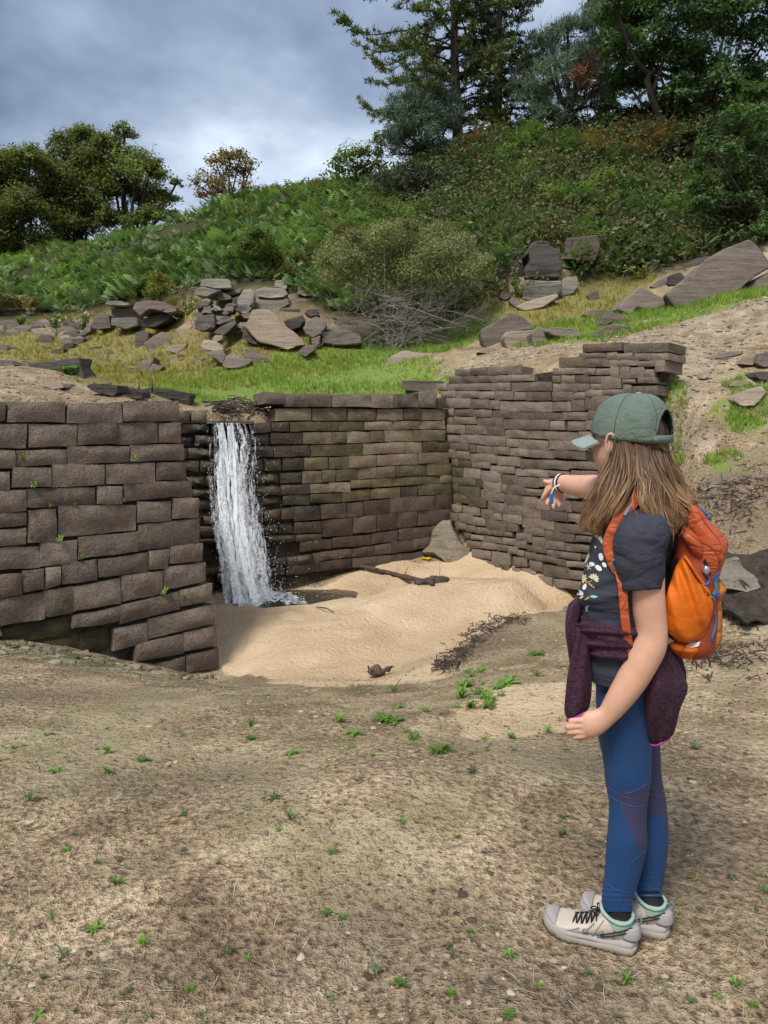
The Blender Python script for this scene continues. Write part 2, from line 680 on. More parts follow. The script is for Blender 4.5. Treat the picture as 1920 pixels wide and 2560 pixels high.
def drop(u, v, Y0=1.2, Y1=70.0, n=900):
    """place where the view ray through a picture point meets the ground"""
    Ys = np.geomspace(Y0, Y1, n)
    d = ray(u, v)
    X = d[0] / d[1] * Ys
    Z = CAMZ + d[2] / d[1] * Ys
    below = np.nonzero(Z < hmap(X, Ys))[0]
    if len(below) == 0:
        return None
    i = below[0]
    return np.array((X[i], Ys[i], float(hmap(X[i], Ys[i]))))


def pix(x, y, z):
    zz = z - CAMZ
    f = np.maximum(y * math.cos(PITCH) - zz * math.sin(PITCH), .01)
    upw = y * math.sin(PITCH) + zz * math.cos(PITCH)
    return 960 + FPX * x / f, 1280 - FPX * upw / f


# lower edge of the vegetation on the hillside (picture)
edge_u = [-300, 0, 120, 300, 420, 520, 700, 790, 900, 1000, 1150, 1260, 1300, 1410, 1430, 1560, 1650, 1750, 1850, 2300]
edge_v = [800, 786, 784, 764, 742, 704, 708, 760, 800, 820, 790, 750, 640, 610, 690, 690, 670, 640, 600, 560]


idx = np.arange(nx_ * ny_).reshape(ny_, nx_)
gq = np.stack([idx[:-1, :-1], idx[:-1, 1:], idx[1:, 1:], idx[1:, :-1]], -1).reshape(-1, 4)
gv = np.stack([GX, GY, GZ], -1).reshape(-1, 3)
ground_me = fast_mesh('ground', gv, quads=gq)
X1, Y1 = gv[:, 0], gv[:, 1]
act = (Y1 > 0) & (Y1 < 60) & (np.abs(X1) < 30)
MASK = {}
wob = np.stack([fbm(gv * .9, 3, 71), fbm(gv * .9, 3, 72)], -1) * .25
for key, lst in PATCH.items():
    m = np.zeros(len(gv))
    for poly, w in lst:
        pp = plan(poly)
        s = soft_poly(X1[act] + wob[act, 0], Y1[act] + wob[act, 1], pp, w)
        m[act] = np.maximum(m[act], s)
    MASK[key] = m
pd = pit_dist(X1, Y1)
up = pd > .25
MASK['green'] *= np.where(up | (X1 > 2.8), 1, 0)
slope = np.hypot(*np.gradient(GZ, gy, gx)).ravel()
MASK['yellow'] *= 1 - .35 * sstep(.6, 1.1, slope)
MASK['green'] *= np.where((X1 > 2.6) & (Y1 < 11.5), .62, 1.0)
MASK['sand'] *= np.where(pd < .3, 1, 0)
uu_, vv_ = pix(X1, Y1, gv[:, 2])
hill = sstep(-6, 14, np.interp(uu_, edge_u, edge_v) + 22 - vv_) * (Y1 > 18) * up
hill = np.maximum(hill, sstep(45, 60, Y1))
vcol(ground_me, 'cover', np.stack([MASK['sand'], MASK['green'], MASK['yellow']], -1))
clay = np.zeros(len(gv))
pc = at(180, 1660, 6.3)
clay[act] = np.exp(-(((X1[act] - pc[0]) / 1.3) ** 2 + ((Y1[act] - pc[1]) / .55) ** 2))
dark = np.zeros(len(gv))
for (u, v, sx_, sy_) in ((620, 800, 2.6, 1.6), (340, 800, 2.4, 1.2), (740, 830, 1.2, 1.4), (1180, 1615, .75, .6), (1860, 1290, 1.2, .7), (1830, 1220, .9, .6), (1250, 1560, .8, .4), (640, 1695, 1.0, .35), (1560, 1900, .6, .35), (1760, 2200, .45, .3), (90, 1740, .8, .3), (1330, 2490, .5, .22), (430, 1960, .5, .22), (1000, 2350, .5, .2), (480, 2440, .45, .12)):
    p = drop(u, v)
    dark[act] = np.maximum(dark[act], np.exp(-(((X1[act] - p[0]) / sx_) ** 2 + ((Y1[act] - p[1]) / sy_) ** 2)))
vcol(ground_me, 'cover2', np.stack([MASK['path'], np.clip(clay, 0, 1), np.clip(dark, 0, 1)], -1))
nb = .5 + .27 * fbm(gv * 1.3, 3, 301, .6)
nm = .5 + .22 * fbm(gv * 5.0, 4, 311, .7)
vcol(ground_me, 'cover3', np.stack([hill, nb, nm], -1))

m_ground, nt, bs = material('bare_soil')
o = tc(nt)
c1 = nt.attr('cover')
c2 = nt.attr('cover2')
c3 = nt.attr('cover3')


def sep(nt, c):
    s = nt.add('ShaderNodeSeparateColor')
    nt.l.new(c, s.inputs[0])
    return s.outputs


sand_, green_, yel_ = sep(nt, c1)[:3]
path_, clay_, dark_ = sep(nt, c2)[:3]
hill_, big, med = sep(nt, c3)[:3]
fine = nt.noise(o, 40.0, 4, .64)
soil_f = nt.math('ADD', nt.math('MULTIPLY', big, .45), nt.math('MULTIPLY', med, .55))
soil = nt.ramp(soil_f, [(0.27, (.16, .112, .07)), (0.41, (.32, .236, .148)), (0.54, (.475, .365, .235)), (0.67, (.66, .53, .355))])
specks = nt.ramp(fine, [(0.28, (.18, .16, .15)), (0.40, (.58, .55, .52)), (0.53, (1.02, 1.01, 1.0)), (0.70, (1.6, 1.6, 1.58))])
soil = nt.mix(1, soil, specks, 'MULTIPLY')
# thin algae film on the damp flats
alg = nt.math('MULTIPLY', nt.ramp(big, [(0.5, 0), (0.66, 1)]), nt.ramp(fine, [(0.42, 0), (0.62, 1)]))
soil = nt.mix(nt.math('MULTIPLY', alg, .75), soil, (.17, .175, .075))
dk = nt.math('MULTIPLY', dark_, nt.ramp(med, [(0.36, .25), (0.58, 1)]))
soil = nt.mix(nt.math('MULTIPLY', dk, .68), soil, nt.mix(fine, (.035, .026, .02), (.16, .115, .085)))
clayc = nt.mix(nt.ramp(med, [(0.4, 0), (0.62, 1)]), (.16, .15, .095), (.37, .35, .25))
soil = nt.mix(nt.math('MULTIPLY', clay_, .8), soil, clayc)
sandc = nt.ramp(nt.math('ADD', nt.math('MULTIPLY', big, .6), nt.math('MULTIPLY', fine, .4)), [(0.33, (.53, .38, .232)), (0.5, (.65, .48, .305)), (0.66, (.75, .58, .39))])
sandc = nt.mix(nt.ramp(fine, [(0.26, .7), (0.34, 0)]), sandc, (.16, .11, .07))
edge = nt.ramp(nt.math('ADD', sand_, nt.math('MULTIPLY', nt.math('SUBTRACT', med, .5), .7)), [(0.40, 0), (0.62, 1)])
col = nt.mix(edge, soil, sandc)
pathc = nt.ramp(nt.math('ADD', nt.math('MULTIPLY', med, .5), nt.math('MULTIPLY', fine, .5)), [(0.36, (.23, .172, .112)), (0.52, (.41, .325, .222)), (0.65, (.56, .465, .335))])
pe = nt.ramp(nt.math('ADD', path_, nt.math('MULTIPLY', nt.math('SUBTRACT', med, .5), .8)), [(0.4, 0), (0.65, 1)])
col = nt.mix(pe, col, pathc)
ye = nt.ramp(nt.math('ADD', yel_, nt.math('MULTIPLY', nt.math('SUBTRACT', med, .55), 1.5)), [(0.45, 0), (0.8, .9)])
col = nt.mix(ye, col, nt.mix(fine, (.15, .135, .04), (.34, .29, .09)))
ge = nt.ramp(nt.math('ADD', green_, nt.math('MULTIPLY', nt.math('SUBTRACT', med, .55), 1.2)), [(0.45, 0), (0.75, .93)])
col = nt.mix(ge, col, nt.mix(fine, (.11, .165, .03), (.30, .40, .08)))
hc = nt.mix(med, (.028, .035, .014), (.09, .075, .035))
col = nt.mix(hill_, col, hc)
nt.l.new(col, bs.inputs['Base Color'])
bs.inputs['Roughness'].default_value = .95
bs.inputs['Specular IOR Level'].default_value = .2
hn = nt.noise(o, 20.0, 4, .68)
crack = nt.voro(o, 7.5, 'DISTANCE_TO_EDGE')
ck = nt.math('MULTIPLY', nt.ramp(crack, [(0.0, 1), (0.07, 0)]), nt.math('MULTIPLY', clay_, .9))
b1 = nt.bump(nt.math('SUBTRACT', hn, ck), 1.0, .07)
nt.l.new(b1, bs.inputs['Normal'])
ground = link('ground', ground_me, m_ground)
tag(ground, 'bare brown soil, sand and grass of the drained reservoir bed', kind='structure')
GBVH = None


def hz(x, y):
    """ground heights for arrays"""
    return hmap(x, y)
# ------------------------------------------------------------------ gritstone walls, every stone its own piece
def stone_material(name, base, dark, light, moss=0.0, wet=0.0):
    m, nt, bs = material(name)
    o = tc(nt)
    info = nt.add('ShaderNodeObjectInfo')
    off = nt.add('ShaderNodeVectorMath', operation='ADD')
    sc_ = nt.add('ShaderNodeVectorMath', operation='SCALE')
    cmbx = nt.add('ShaderNodeCombineXYZ')
    nt.l.new(info.outputs['Random'], cmbx.inputs[0])
    nt.l.new(info.outputs['Random'], cmbx.inputs[1])
    nt.l.new(cmbx.outputs[0], sc_.inputs[0])
    sc_.inputs['Scale'].default_value = 37.0
    nt.l.new(o, off.inputs[0])
    nt.l.new(sc_.outputs[0], off.inputs[1])
    v = off.outputs[0]
    n1 = nt.noise(v, 6, 4, .7, 0)
    n2 = nt.noise(v, 70, 2, .7)
    n3 = nt.noise(v, 2.2, 2, .5)
    tone = nt.math('ADD', nt.math('MULTIPLY', n1, .62), nt.math('MULTIPLY', info.outputs['Random'], .38))
    c = nt.ramp(tone, [(0.28, dark), (0.5, base), (0.74, light)])
    c = nt.mix(1, c, nt.ramp(n2, [(0.3, .62), (0.5, 1.0), (0.72, 1.35)]), 'MULTIPLY')
    # purple / ochre drift between stones
    c = nt.mix(nt.math('MULTIPLY', nt.ramp(n3, [(0.42, 0), (0.68, 1)]), .35), c, (.16, .105, .06))
    mossf = None
    if moss > 0:
        mossf = nt.math('MULTIPLY', nt.ramp(nt.noise(v, 3.5, 4, .7), [(0.5 - .22 * moss, 0), (0.62, 1)]), moss)
        c = nt.mix(mossf, c, nt.mix(n2, (.03, .032, .008), (.085, .08, .022)))
    nt.l.new(c, bs.inputs['Base Color'])
    bs.inputs['Roughness'].default_value = .93 - wet * .6
    bs.inputs['Specular IOR Level'].default_value = .25 + wet * .35
    h = nt.noise(v, 12, 4, .8)
    nt.l.new(nt.bump(h, .9, .035), bs.inputs['Normal'])
    return m


M_ST_L = stone_material('gritstone_brown', (.18, .142, .112), (.10, .079, .064), (.265, .212, .165))
M_ST_LM = stone_material('gritstone_mossy_dark', (.06, .05, .035), (.03, .026, .02), (.1, .08, .05), .75)
M_ST_B = stone_material('gritstone_grey_buff', (.20, .158, .108), (.11, .087, .062), (.30, .24, .165), .25)
M_ST_BM = stone_material('gritstone_olive', (.135, .112, .066), (.065, .055, .034), (.21, .172, .10), .62)
M_ST_BD = stone_material('gritstone_dark_purple', (.085, .062, .05), (.045, .033, .028), (.14, .104, .082), .15)
M_ST_W = stone_material('gritstone_wet', (.03, .021, .013), (.012, .009, .007), (.06, .036, .014), .3, 1.0)
M_ST_R = stone_material('gritstone_purple_grey', (.168, .136, .106), (.092, .074, .059), (.25, .204, .158))
M_ST_RM = stone_material('gritstone_mossy', (.10, .085, .055), (.05, .043, .03), (.16, .135, .085), .6)
M_EARTH, nt, bs = material('packed_earth')
nt.l.new(nt.ramp(nt.noise(tc(nt), 9, 6, .6), [(0.35, (.03, .023, .017)), (0.65, (.085, .066, .045))]), bs.inputs['Base Color'])
bs.inputs['Roughness'].default_value = 1
nt.l.new(nt.bump(nt.noise(tc(nt), 22, 4, .7), 1.0, .06), bs.inputs['Normal'])


def stone_mesh(corners, depth, seed, rnd=.02, rough=.02, slope=.16):
    """corners: 4 (s,t) wall coordinates TL,TR,BR,BL relative to the stone centre; front faces +w"""
    rg = np.random.RandomState(seed)
    TL, TR, BR, BL = [np.array(c, float) for c in corners]
    w = np.linalg.norm(TR - TL)
    h = np.linalg.norm(TL - BL)
    nx = int(np.clip(round(w / .055), 4, 9))
    ny = int(np.clip(round(h / .05), 3, 5))
    V = []
    gu = np.linspace(0, 1, nx + 1)
    gv_ = np.linspace(0, 1, ny + 1)
    planes = []
    for k in range(5):
        a = rg.uniform(0, 2 * math.pi)
        planes.append((math.cos(a) * rg.uniform(.02, slope), math.sin(a) * rg.uniform(.04, slope * 1.6), rg.uniform(.2, 1.0) * rough))
    er = min(rnd, h * .22)
    off = rg.uniform(0, 50, 3)
    for j, b in enumerate(gv_):
        for i, a in enumerate(gu):
            p = (TL * (1 - a) + TR * a) * (1 - b) + (BL * (1 - a) + BR * a) * b
            ed = min(a, 1 - a) * w, min(b, 1 - b) * h
            q = min(ed)
            ce = math.hypot(max(0, er * 1.6 - ed[0]), max(0, er * 1.6 - ed[1]))
            pull = er * min(1, (ce / (er * 1.6)) ** 2) if ce > 0 else 0
            face = min(pl[0] * p[0] + pl[1] * p[1] + pl[2] for pl in planes)
            face = max(face, -rough * 1.6)
            V.append((p, face * min(1, q / .03 + .25) - pull * 1.2))
    V3 = np.array([(p[0], p[1], z) for p, z in V])
    nzv = fbm(V3 * 9 + off, 3, seed % 997)
    V3[:, 2] += nzv * rough * .6
    # wobble of the outline
    bd = fbm(V3 * 5 + off + 31, 2, seed % 991)
    bd2 = fbm(V3 * 5 + off + 77, 2, seed % 983)
    V3[:, 0] += bd * .008
    V3[:, 1] += bd2 * .008
    n = len(V3)
    ring = [i for i in range(nx + 1)] + [(j * (nx + 1) + nx) for j in range(1, ny + 1)] + [ny * (nx + 1) + i for i in range(nx - 1, -1, -1)] + [j * (nx + 1) for j in range(ny - 1, 0, -1)]
    mid = V3[ring].copy()
    mid[:, 2] = -er * 2.2
    mid[:, :2] += (mid[:, :2] - mid[:, :2].mean(0)) * 0.0
    back = mid.copy()
    back[:, 2] = -depth
    V3 = np.concatenate([V3, mid, back])
    F = []
    for j in range(ny):
        for i in range(nx):
            a = j * (nx + 1) + i
            F.append((a, a + nx + 1, a + nx + 2, a + 1))
    m = len(ring)
    for k in range(m):
        k2 = (k + 1) % m
        F.append((ring[k], ring[k2], n + k2, n + k))
        F.append((n + k, n + k2, n + m + k2, n + m + k))
    F.append(tuple(n + m + k for k in range(m)))
    return V3, F


WALL_TOP = {}


def lay_stone(wall_obj, W, quad_uv, mat, seed, depth=.45, push=0.0, gap=.006, rnd=.022, rough=.02):
    """quad_uv: picture corners TL,TR,BR,BL of the stone on the wall face"""
    st = [np.array(W.st(*q)) for q in quad_uv]
    c = sum(st) / 4
    st = [s - c for s in st]
    st = [s - np.sign(s) * gap for s in st]
    V, F = stone_mesh(st, depth, seed, rnd, rough)
    rg = np.random.RandomState(seed + 5)
    pw = push + rg.uniform(-.009, .009)
    tilt = rg.uniform(-.01, .01, 2)
    V[:, 2] += V[:, 0] * tilt[0] + V[:, 1] * tilt[1]
    P = V[:, :1] * W.d3 + V[:, 1:2] * W.up + V[:, 2:3] * W.n3
    # outward orientation of faces depends on handedness of (d3, up, n3)
    if np.dot(np.cross(W.d3, W.up), W.n3) < 0:
        F = [f[::-1] for f in F]
    me = mesh_from('stone', P, F)
    me.set_sharp_from_angle(angle=R(48))
    o = link('stone', me, mat, wall_obj)
    o.location = Vector(W.world(c[0], c[1], pw)) - Vector(parent_world(wall_obj))
    return o


def crop(ox, oy, sc):
    return lambda x, y: (ox + x / sc, oy + y / sc)


# ---- left wall
left_wall = empty('dressed_stone_wall', L1)
tag(left_wall, kind='thing', label='near left retaining wall of large brown dressed gritstone blocks, left of the waterfall', category='wall')
K5 = crop(0, 940, 2.592)
LW = [(-150, 160, 38, 165, 295, 295), (48, 165, 428, 165, 300, 300), (435, 175, 790, 165, 300, 305), (800, 165, 1165, 152, 292, 295),
      (-150, 310, 180, 310, 468, 470), (190, 310, 505, 312, 455, 468), (510, 300, 760, 300, 445, 447), (765, 298, 1028, 300, 432, 445), (1032, 300, 1180, 302, 430, 430),
      (-150, 475, 105, 478, 600, 608), (110, 478, 440, 472, 575, 583), (445, 455, 842, 455, 560, 575), (848, 440, 1200, 438, 548, 555),
      (-150, 615, 70, 615, 738, 745), (80, 588, 335, 585, 715, 725), (342, 570, 685, 570, 705, 720), (695, 568, 1015, 560, 690, 705), (1020, 555, 1213, 555, 670, 680),
      (-150, 740, 175, 735, 875, 890), (182, 728, 628, 718, 840, 858), (635, 712, 800, 715, 828, 830), (808, 690, 1248, 672, 780, 812),
      (-150, 890, 180, 880, 970, 1005), (185, 865, 370, 860, 1075, 1085), (380, 840, 890, 832, 1000, 1050), (898, 815, 1118, 812, 940, 955), (1125, 790, 1295, 785, 915, 925),
      (-150, 1005, 180, 980, 1090, 1120), (905, 965, 1300, 920, 1090, 1135), (510, 1045, 905, 1008, 1140, 1180), (265, 1085, 505, 1062, 1210, 1238), (-150, 1125, 265, 1095, 1240, 1280),
      (638, 1190, 965, 1142, 1270, 1310), (970, 1135, 1100, 1120, 1245, 1255), (1105, 1095, 1320, 1080, 1200, 1220),
      (-150, 1290, 148, 1280, 1425, 1460), (150, 1262, 290, 1245, 1380, 1405), (292, 1242, 400, 1235, 1350, 1390), (402, 1222, 632, 1185, 1325, 1355),
      (1070, 1240, 1340, 1210, 1330, 1390), (788, 1295, 1065, 1262, 1410, 1470), (475, 1365, 790, 1305, 1475, 1530), (290, 1395, 482, 1362, 1540, 1565), (-150, 1470, 300, 1400, 1580, 1650),
      (1170, 1390, 1380, 1340, 1460, 1500), (780, 1490, 1170, 1395, 1510, 1615), (475, 1555, 780, 1490, 1595, 1640), (205, 1610, 480, 1560, 1690, 1720), (10, 1645, 200, 1620, 1720, 1730), (-150, 1660, 5, 1645, 1730, 1740),
      (962, 1580, 1395, 1475, 1600, 1712), (740, 1640, 960, 1600, 1730, 1790), (540, 1670, 740, 1625, 1780, 1800), (300, 1725, 540, 1680, 1800, 1830),
      (1195, 1665, 1412, 1615, 1750, 1790), (880, 1740, 1195, 1670, 1800, 1860), (1210, 1815, 1422, 1762, 1890, 1930), (960, 1880, 1205, 1815, 1940, 1990)]
for i, (x0, a, x1, b, c, d) in enumerate(LW):
    mossy = (x0, b) in ((205, 1560), (10, 1620), (540, 1625), (-150, 1645), (300, 1680))
    end = x1 > 1150
    lay_stone(left_wall, WL, [K5(x0, a), K5(x1, b), K5(x1, c), K5(x0, d)], M_ST_LM if mossy else M_ST_L, 100 + i, depth=1.5 if end else .5,
              push=-.07 if mossy else (.015 if i < 4 else 0), gap=.0025, rnd=.014, rough=.024)
# the wall goes on to the left, out of the picture
for r in range(12):
    s1 = WL.st(*K5(-152, 165))[0]
    z0 = WL.st(*K5(-150, 165))[1] - r * .245
    s = s1 - (.2 if r % 2 else 0)
    for k in range(3):
        ln = .5 + .22 * ((r * 7 + k * 5) % 3) / 2
        V, F = stone_mesh([(-ln / 2 + .005, .118), (ln / 2 - .005, .118), (ln / 2 - .005, -.118), (-ln / 2 + .005, -.118)], .5, 900 + r * 9 + k, .016, .03)
        P = V[:, :1] * WL.d3 + V[:, 1:2] * WL.up + V[:, 2:3] * WL.n3
        if np.dot(np.cross(WL.d3, WL.up), WL.n3) < 0:
            F = [f[::-1] for f in F]
        ob = link('stone', mesh_from('stone', P, F), M_ST_L, left_wall)
        ob.location = Vector(WL.world(s - ln / 2, z0 - .12)) - Vector(L1)
        s -= ln

# ---- back wall with the spillway
back_wall = empty('spillway_wall', B0)
tag(back_wall, kind='thing', label='coursed stone wall behind the pool with the waterfall running down its dark wet left end', category='wall')
K6 = crop(480, 940, 2.37)
BWR = [
    [(430, 95, 545, 100, 165, 162), (540, 105, 820, 106, 185, 185), (825, 110, 1055, 110, 185, 183), (1058, 105, 1183, 110, 192, 188), (1185, 110, 1330, 105, 188, 190), (1332, 95, 1442, 92, 188, 188), (1445, 130, 1500, 130, 192, 192)],
    [(498, 195, 710, 192, 265, 265), (715, 192, 920, 190, 265, 265), (924, 195, 1090, 197, 262, 265), (1095, 197, 1252, 195, 262, 265), (1255, 192, 1357, 192, 258, 260), (1360, 195, 1502, 195, 262, 262)],
    [(345, 278, 470, 275, 332, 335), (472, 275, 578, 270, 328, 330), (582, 272, 868, 270, 325, 328), (870, 270, 1020, 270, 322, 325), (1025, 270, 1195, 268, 320, 322), (1200, 267, 1340, 267, 315, 320), (1342, 266, 1504, 266, 315, 315)],
    [(470, 340, 655, 335, 400, 405), (658, 335, 828, 330, 400, 403), (830, 330, 916, 330, 398, 400), (917, 330, 1058, 328, 395, 400), (1060, 325, 1142, 325, 390, 392), (1145, 320, 1308, 320, 388, 390), (1310, 320, 1504, 318, 382, 386)],
    [(485, 415, 702, 410, 475, 480), (705, 410, 1015, 402, 470, 478), (1018, 400, 1265, 392, 458, 465), (1266, 390, 1368, 388, 455, 458), (1370, 388, 1524, 382, 445, 452)],
    [(540, 490, 665, 488, 558, 560), (668, 485, 810, 480, 552, 558), (813, 482, 930, 478, 550, 552), (932, 475, 1092, 470, 540, 548), (1095, 468, 1340, 458, 525, 532), (1345, 455, 1524, 450, 515, 520)],
    [(525, 575, 650, 570, 630, 635), (655, 565, 770, 562, 632, 640), (773, 560, 852, 558, 628, 632), (855, 555, 985, 548, 618, 625), (988, 548, 1205, 532, 600, 612), (1208, 530, 1395, 525, 590, 598), (1398, 522, 1538, 515, 585, 590)],
    [(530, 648, 700, 640, 700, 705), (703, 640, 808, 638, 690, 695), (810, 632, 940, 626, 685, 690), (942, 620, 1185, 605, 655, 668), (1187, 605, 1470, 590, 640, 652), (1472, 590, 1540, 585, 632, 635)],
    [(540, 710, 700, 700, 760, 765), (703, 700, 885, 690, 745, 755), (888, 685, 1058, 672, 735, 745), (1060, 672, 1238, 660, 720, 730), (1240, 658, 1340, 650, 712, 718), (1342, 650, 1540, 635, 700, 710)],
    [(530, 785, 600, 778, 845, 850), (603, 775, 760, 768, 852, 860), (763, 765, 918, 750, 840, 850), (920, 752, 1015, 745, 830, 838), (1018, 742, 1175, 728, 815, 826), (1177, 725, 1290, 715, 802, 812), (1290, 715, 1440, 708, 792, 800), (1442, 705, 1545, 698, 784, 790)],
    [(610, 868, 765, 862, 928, 933), (767, 858, 955, 838, 948, 955), (958, 838, 1095, 822, 920, 937), (1097, 822, 1215, 808, 907, 920), (1218, 806, 1338, 798, 890, 903), (1340, 796, 1545, 788, 875, 888)],
    [(620, 940, 768, 934, 975, 980), (640, 985, 828, 965, 1022, 1045), (832, 962, 1062, 940, 1003, 1022), (1065, 935, 1225, 912, 980, 998), (1227, 908, 1420, 890, 962, 975), (1422, 888, 1545, 880, 950, 958)],
    [(720, 1052, 870, 1032, 1085, 1104), (870, 1032, 948, 1027, 1074, 1082), (950, 1025, 1080, 1008, 1064, 1077), (1083, 1004, 1180, 988, 1053, 1062), (1182, 985, 1310, 970, 1038, 1050), (1312, 968, 1420, 952, 1015, 1034), (1422, 950, 1545, 940, 1010, 1018)],
    [(560, 1120, 760, 1098, 1160, 1180), (762, 1100, 950, 1080, 1140, 1155), (952, 1080, 1180, 1060, 1120, 1135), (1182, 1060, 1400, 1040, 1100, 1115)],
]
k = 0
rgw = random.Random(4)
for r, row in enumerate(BWR):
    for (x0, a, x1, b, c, d) in row:
        xm = (x0 + x1) / 2
        if xm < 640 + (r - 3) * 12 and r >= 2:
            mt = M_ST_W
        elif (r in (2, 3) and 580 < xm < 1000) or (r in (4, 5) and xm < 1000) or r in (6, 7) or (r == 4 and xm > 1400) or (r == 0 and xm > 1440):
            mt = M_ST_BM if rgw.random() < .62 else M_ST_B
        elif r >= 9:
            mt = M_ST_BD
        elif r == 8:
            mt = M_ST_BM if rgw.random() < .4 else M_ST_BD
        else:
            mt = M_ST_B
        if r == 0 and xm < 1440:
            mt = M_ST_R
        lay_stone(back_wall, WB, [K6(x0, a), K6(x1, b), K6(x1, c), K6(x0, d)], mt, 300 + k, push=(.05 if r == 0 else 0) + .008 * r * 0, gap=.0015, rnd=.009, rough=.018 if r else .04, depth=.45 if r else .6)
        k += 1
    # dark wet courses behind and beside the fall
    if r >= 2:
        x0f, a, x1f, b, c, d = row[0]
        slope = (b - a) / (x1f - x0f)
        x = x0f
        hh = d - a
        while x > -330:
            ln = rgw.uniform(90, 190)
            xa = x - ln
            ya, yb = a - slope * (x0f - xa) * 1.0, a - slope * (x0f - x) * 1.0
            if r in (2,):
                ya, yb = 280, 278
            lay_stone(back_wall, WB, [K6(xa, ya), K6(x - 3, yb), K6(x - 3, yb + hh), K6(xa, ya + hh)], M_ST_W, 500 + k, push=rgw.uniform(-.05, .05), gap=.004, rnd=.02, rough=.05)
            k += 1
            x = xa
# blocks either side of the spillway gap
for (q, mt) in (((-10, 200, 88, 200, 282, 282), M_ST_R), ((-110, 205, -14, 200, 282, 282), M_ST_R), ((-330, 290, -110, 290, 360, 360), M_ST_W)):
    x0, a, x1, b, c, d = q
    lay_stone(back_wall, WB, [K6(x0, a), K6(x1, b), K6(x1, c), K6(x0, d)], mt, 700 + k, push=.05, depth=.6, rough=.04)
    k += 1

# ---- right wall
right_wall = empty('drystone_wall', (BC[0], BC[1], -1.0))
tag(right_wall, kind='thing', label='right-hand retaining wall of small purple-grey rubble courses running up beside the sandy path', category='wall')
KA, KB, KC = crop(1100, 840, 5.53), crop(1100, 1100, 4.366), crop(1380, 840, 5.184)
RA = """195,410,465,545 410,650,445,540 655,1110,420,525
110,300,560,655 303,517,555,650 523,745,545,640 748,915,540,632 918,1290,525,620
-60,82,660,748 85,410,655,750 413,698,652,750 705,970,642,755 973,1540,635,760
0,200,755,848 205,530,758,855 533,745,765,865 750,1008,765,885 1012,1178,765,880 1182,1530,765,890
65,413,855,992 415,670,868,1000 675,813,885,1015 817,1540,900,1045
70,185,1000,1105 188,440,1003,1105 445,712,1010,1120 720,1092,1025,1140 1095,1681,1055,1160
80,175,1118,1220 180,490,1115,1218 500,868,1125,1255 873,1505,1150,1290 1510,1714,1175,1300
75,338,1225,1350 345,640,1230,1355 645,880,1250,1380 885,1190,1290,1410 1193,1900,1310,1430
75,270,1365,1465 273,600,1360,1490 605,900,1375,1515 905,1065,1415,1530 1070,1500,1430,1565 1503,2000,1440,1575
120,385,1475,1575 400,490,1490,1605 495,730,1510,1620 735,955,1530,1640 960,1210,1550,1660 1215,1560,1570,1685 1563,2000,1585,1700"""
RB = """85,160,100,200 160,317,115,215 320,612,140,255 615,867,175,290 870,1113,205,315 1116,1400,215,325 1403,1720,230,325
115,190,205,290 190,332,220,305 335,537,235,310 540,805,280,370 808,1178,305,405 1182,1415,330,410 1418,1720,330,420
120,250,295,405 252,435,305,420 437,657,330,460 660,837,375,500 840,1072,400,520 1075,1300,410,520 1303,1720,420,530
125,375,405,500 377,463,420,520 465,657,440,570 660,720,480,580 722,922,490,605 925,1200,530,620 1203,1500,540,640 1503,1760,545,650
130,205,490,578 208,430,500,625 433,685,540,675 687,888,590,715 890,1040,615,740 1043,1190,640,765 1195,1430,650,790 1433,1760,670,800
135,308,590,695 311,497,615,740 515,732,675,800 735,1093,705,855 1096,1392,770,895 1396,1760,800,910
125,230,700,785 235,427,715,825 443,572,755,865 573,663,785,875 665,885,805,920 890,1237,845,980 1240,1760,905,1040
100,190,790,890 194,350,795,915 352,490,835,940 495,720,865,1000 723,840,905,1005 905,1127,935,1055 1130,1430,985,1115 1435,1465,1030,1120 1468,1760,1045,1135
190,275,905,980 278,385,930,1010 387,557,950,1035 560,690,985,1050 692,780,1005,1060 830,997,1015,1120 1000,1140,1055,1170 1143,1352,1095,1205 1355,1760,1130,1245
250,330,1010,1080 332,473,1030,1095 475,670,1045,1130 672,800,1065,1145 802,940,1085,1185 942,1155,1145,1235 1158,1235,1195,1270 1238,1525,1210,1310 1528,1760,1250,1320
280,440,1095,1185 442,608,1105,1200 612,725,1140,1220 728,845,1155,1250 850,915,1195,1270 920,1040,1215,1310 1042,1265,1250,1345 1268,1355,1295,1380 1360,1640,1320,1410
340,550,1190,1300 553,755,1215,1370 790,945,1270,1390 975,1110,1320,1440 1110,1395,1360,1515 1398,1640,1420,1540
400,580,1310,1390 580,645,1340,1400 648,750,1355,1445 780,880,1395,1470 885,1045,1400,1510 1050,1222,1480,1600 1225,1640,1520,1650
700,880,1450,1540 880,1050,1515,1590 1050,1220,1605,1690"""
RC = """390,910,95,200 915,1495,95,215
330,705,215,285 708,838,210,300 840,1040,220,305 1045,1270,225,315 1272,1495,220,315
80,410,270,400 412,718,285,400 720,1110,300,385 1113,1325,315,395 1327,1450,320,465
0,60,415,500 65,400,410,495 400,562,415,505 565,750,420,505 753,865,395,535 870,1005,395,545 1008,1185,400,545 1188,1310,430,535
0,108,510,600 110,285,505,605 287,480,505,605 483,637,515,605 640,890,520,685 900,1075,555,615 1105,1340,530,610
0,180,610,720 182,320,610,720 320,482,610,715 487,637,612,690 640,915,690,765 918,1025,630,760 1030,1370,640,760
0,275,725,840 275,422,725,815 425,637,695,780
0,190,850,975 192,240,850,975 245,410,822,970 415,505,790,955 508,770,775,965 772,1020,775,960 1030,1290,765,960
127,455,985,1090 458,760,965,1085 763,1020,965,1085 1023,1260,965,1085
190,430,1105,1225 433,740,1095,1220 743,1000,1095,1220 1003,1240,1090,1220
330,620,1235,1340 623,900,1230,1340 903,1200,1230,1340"""
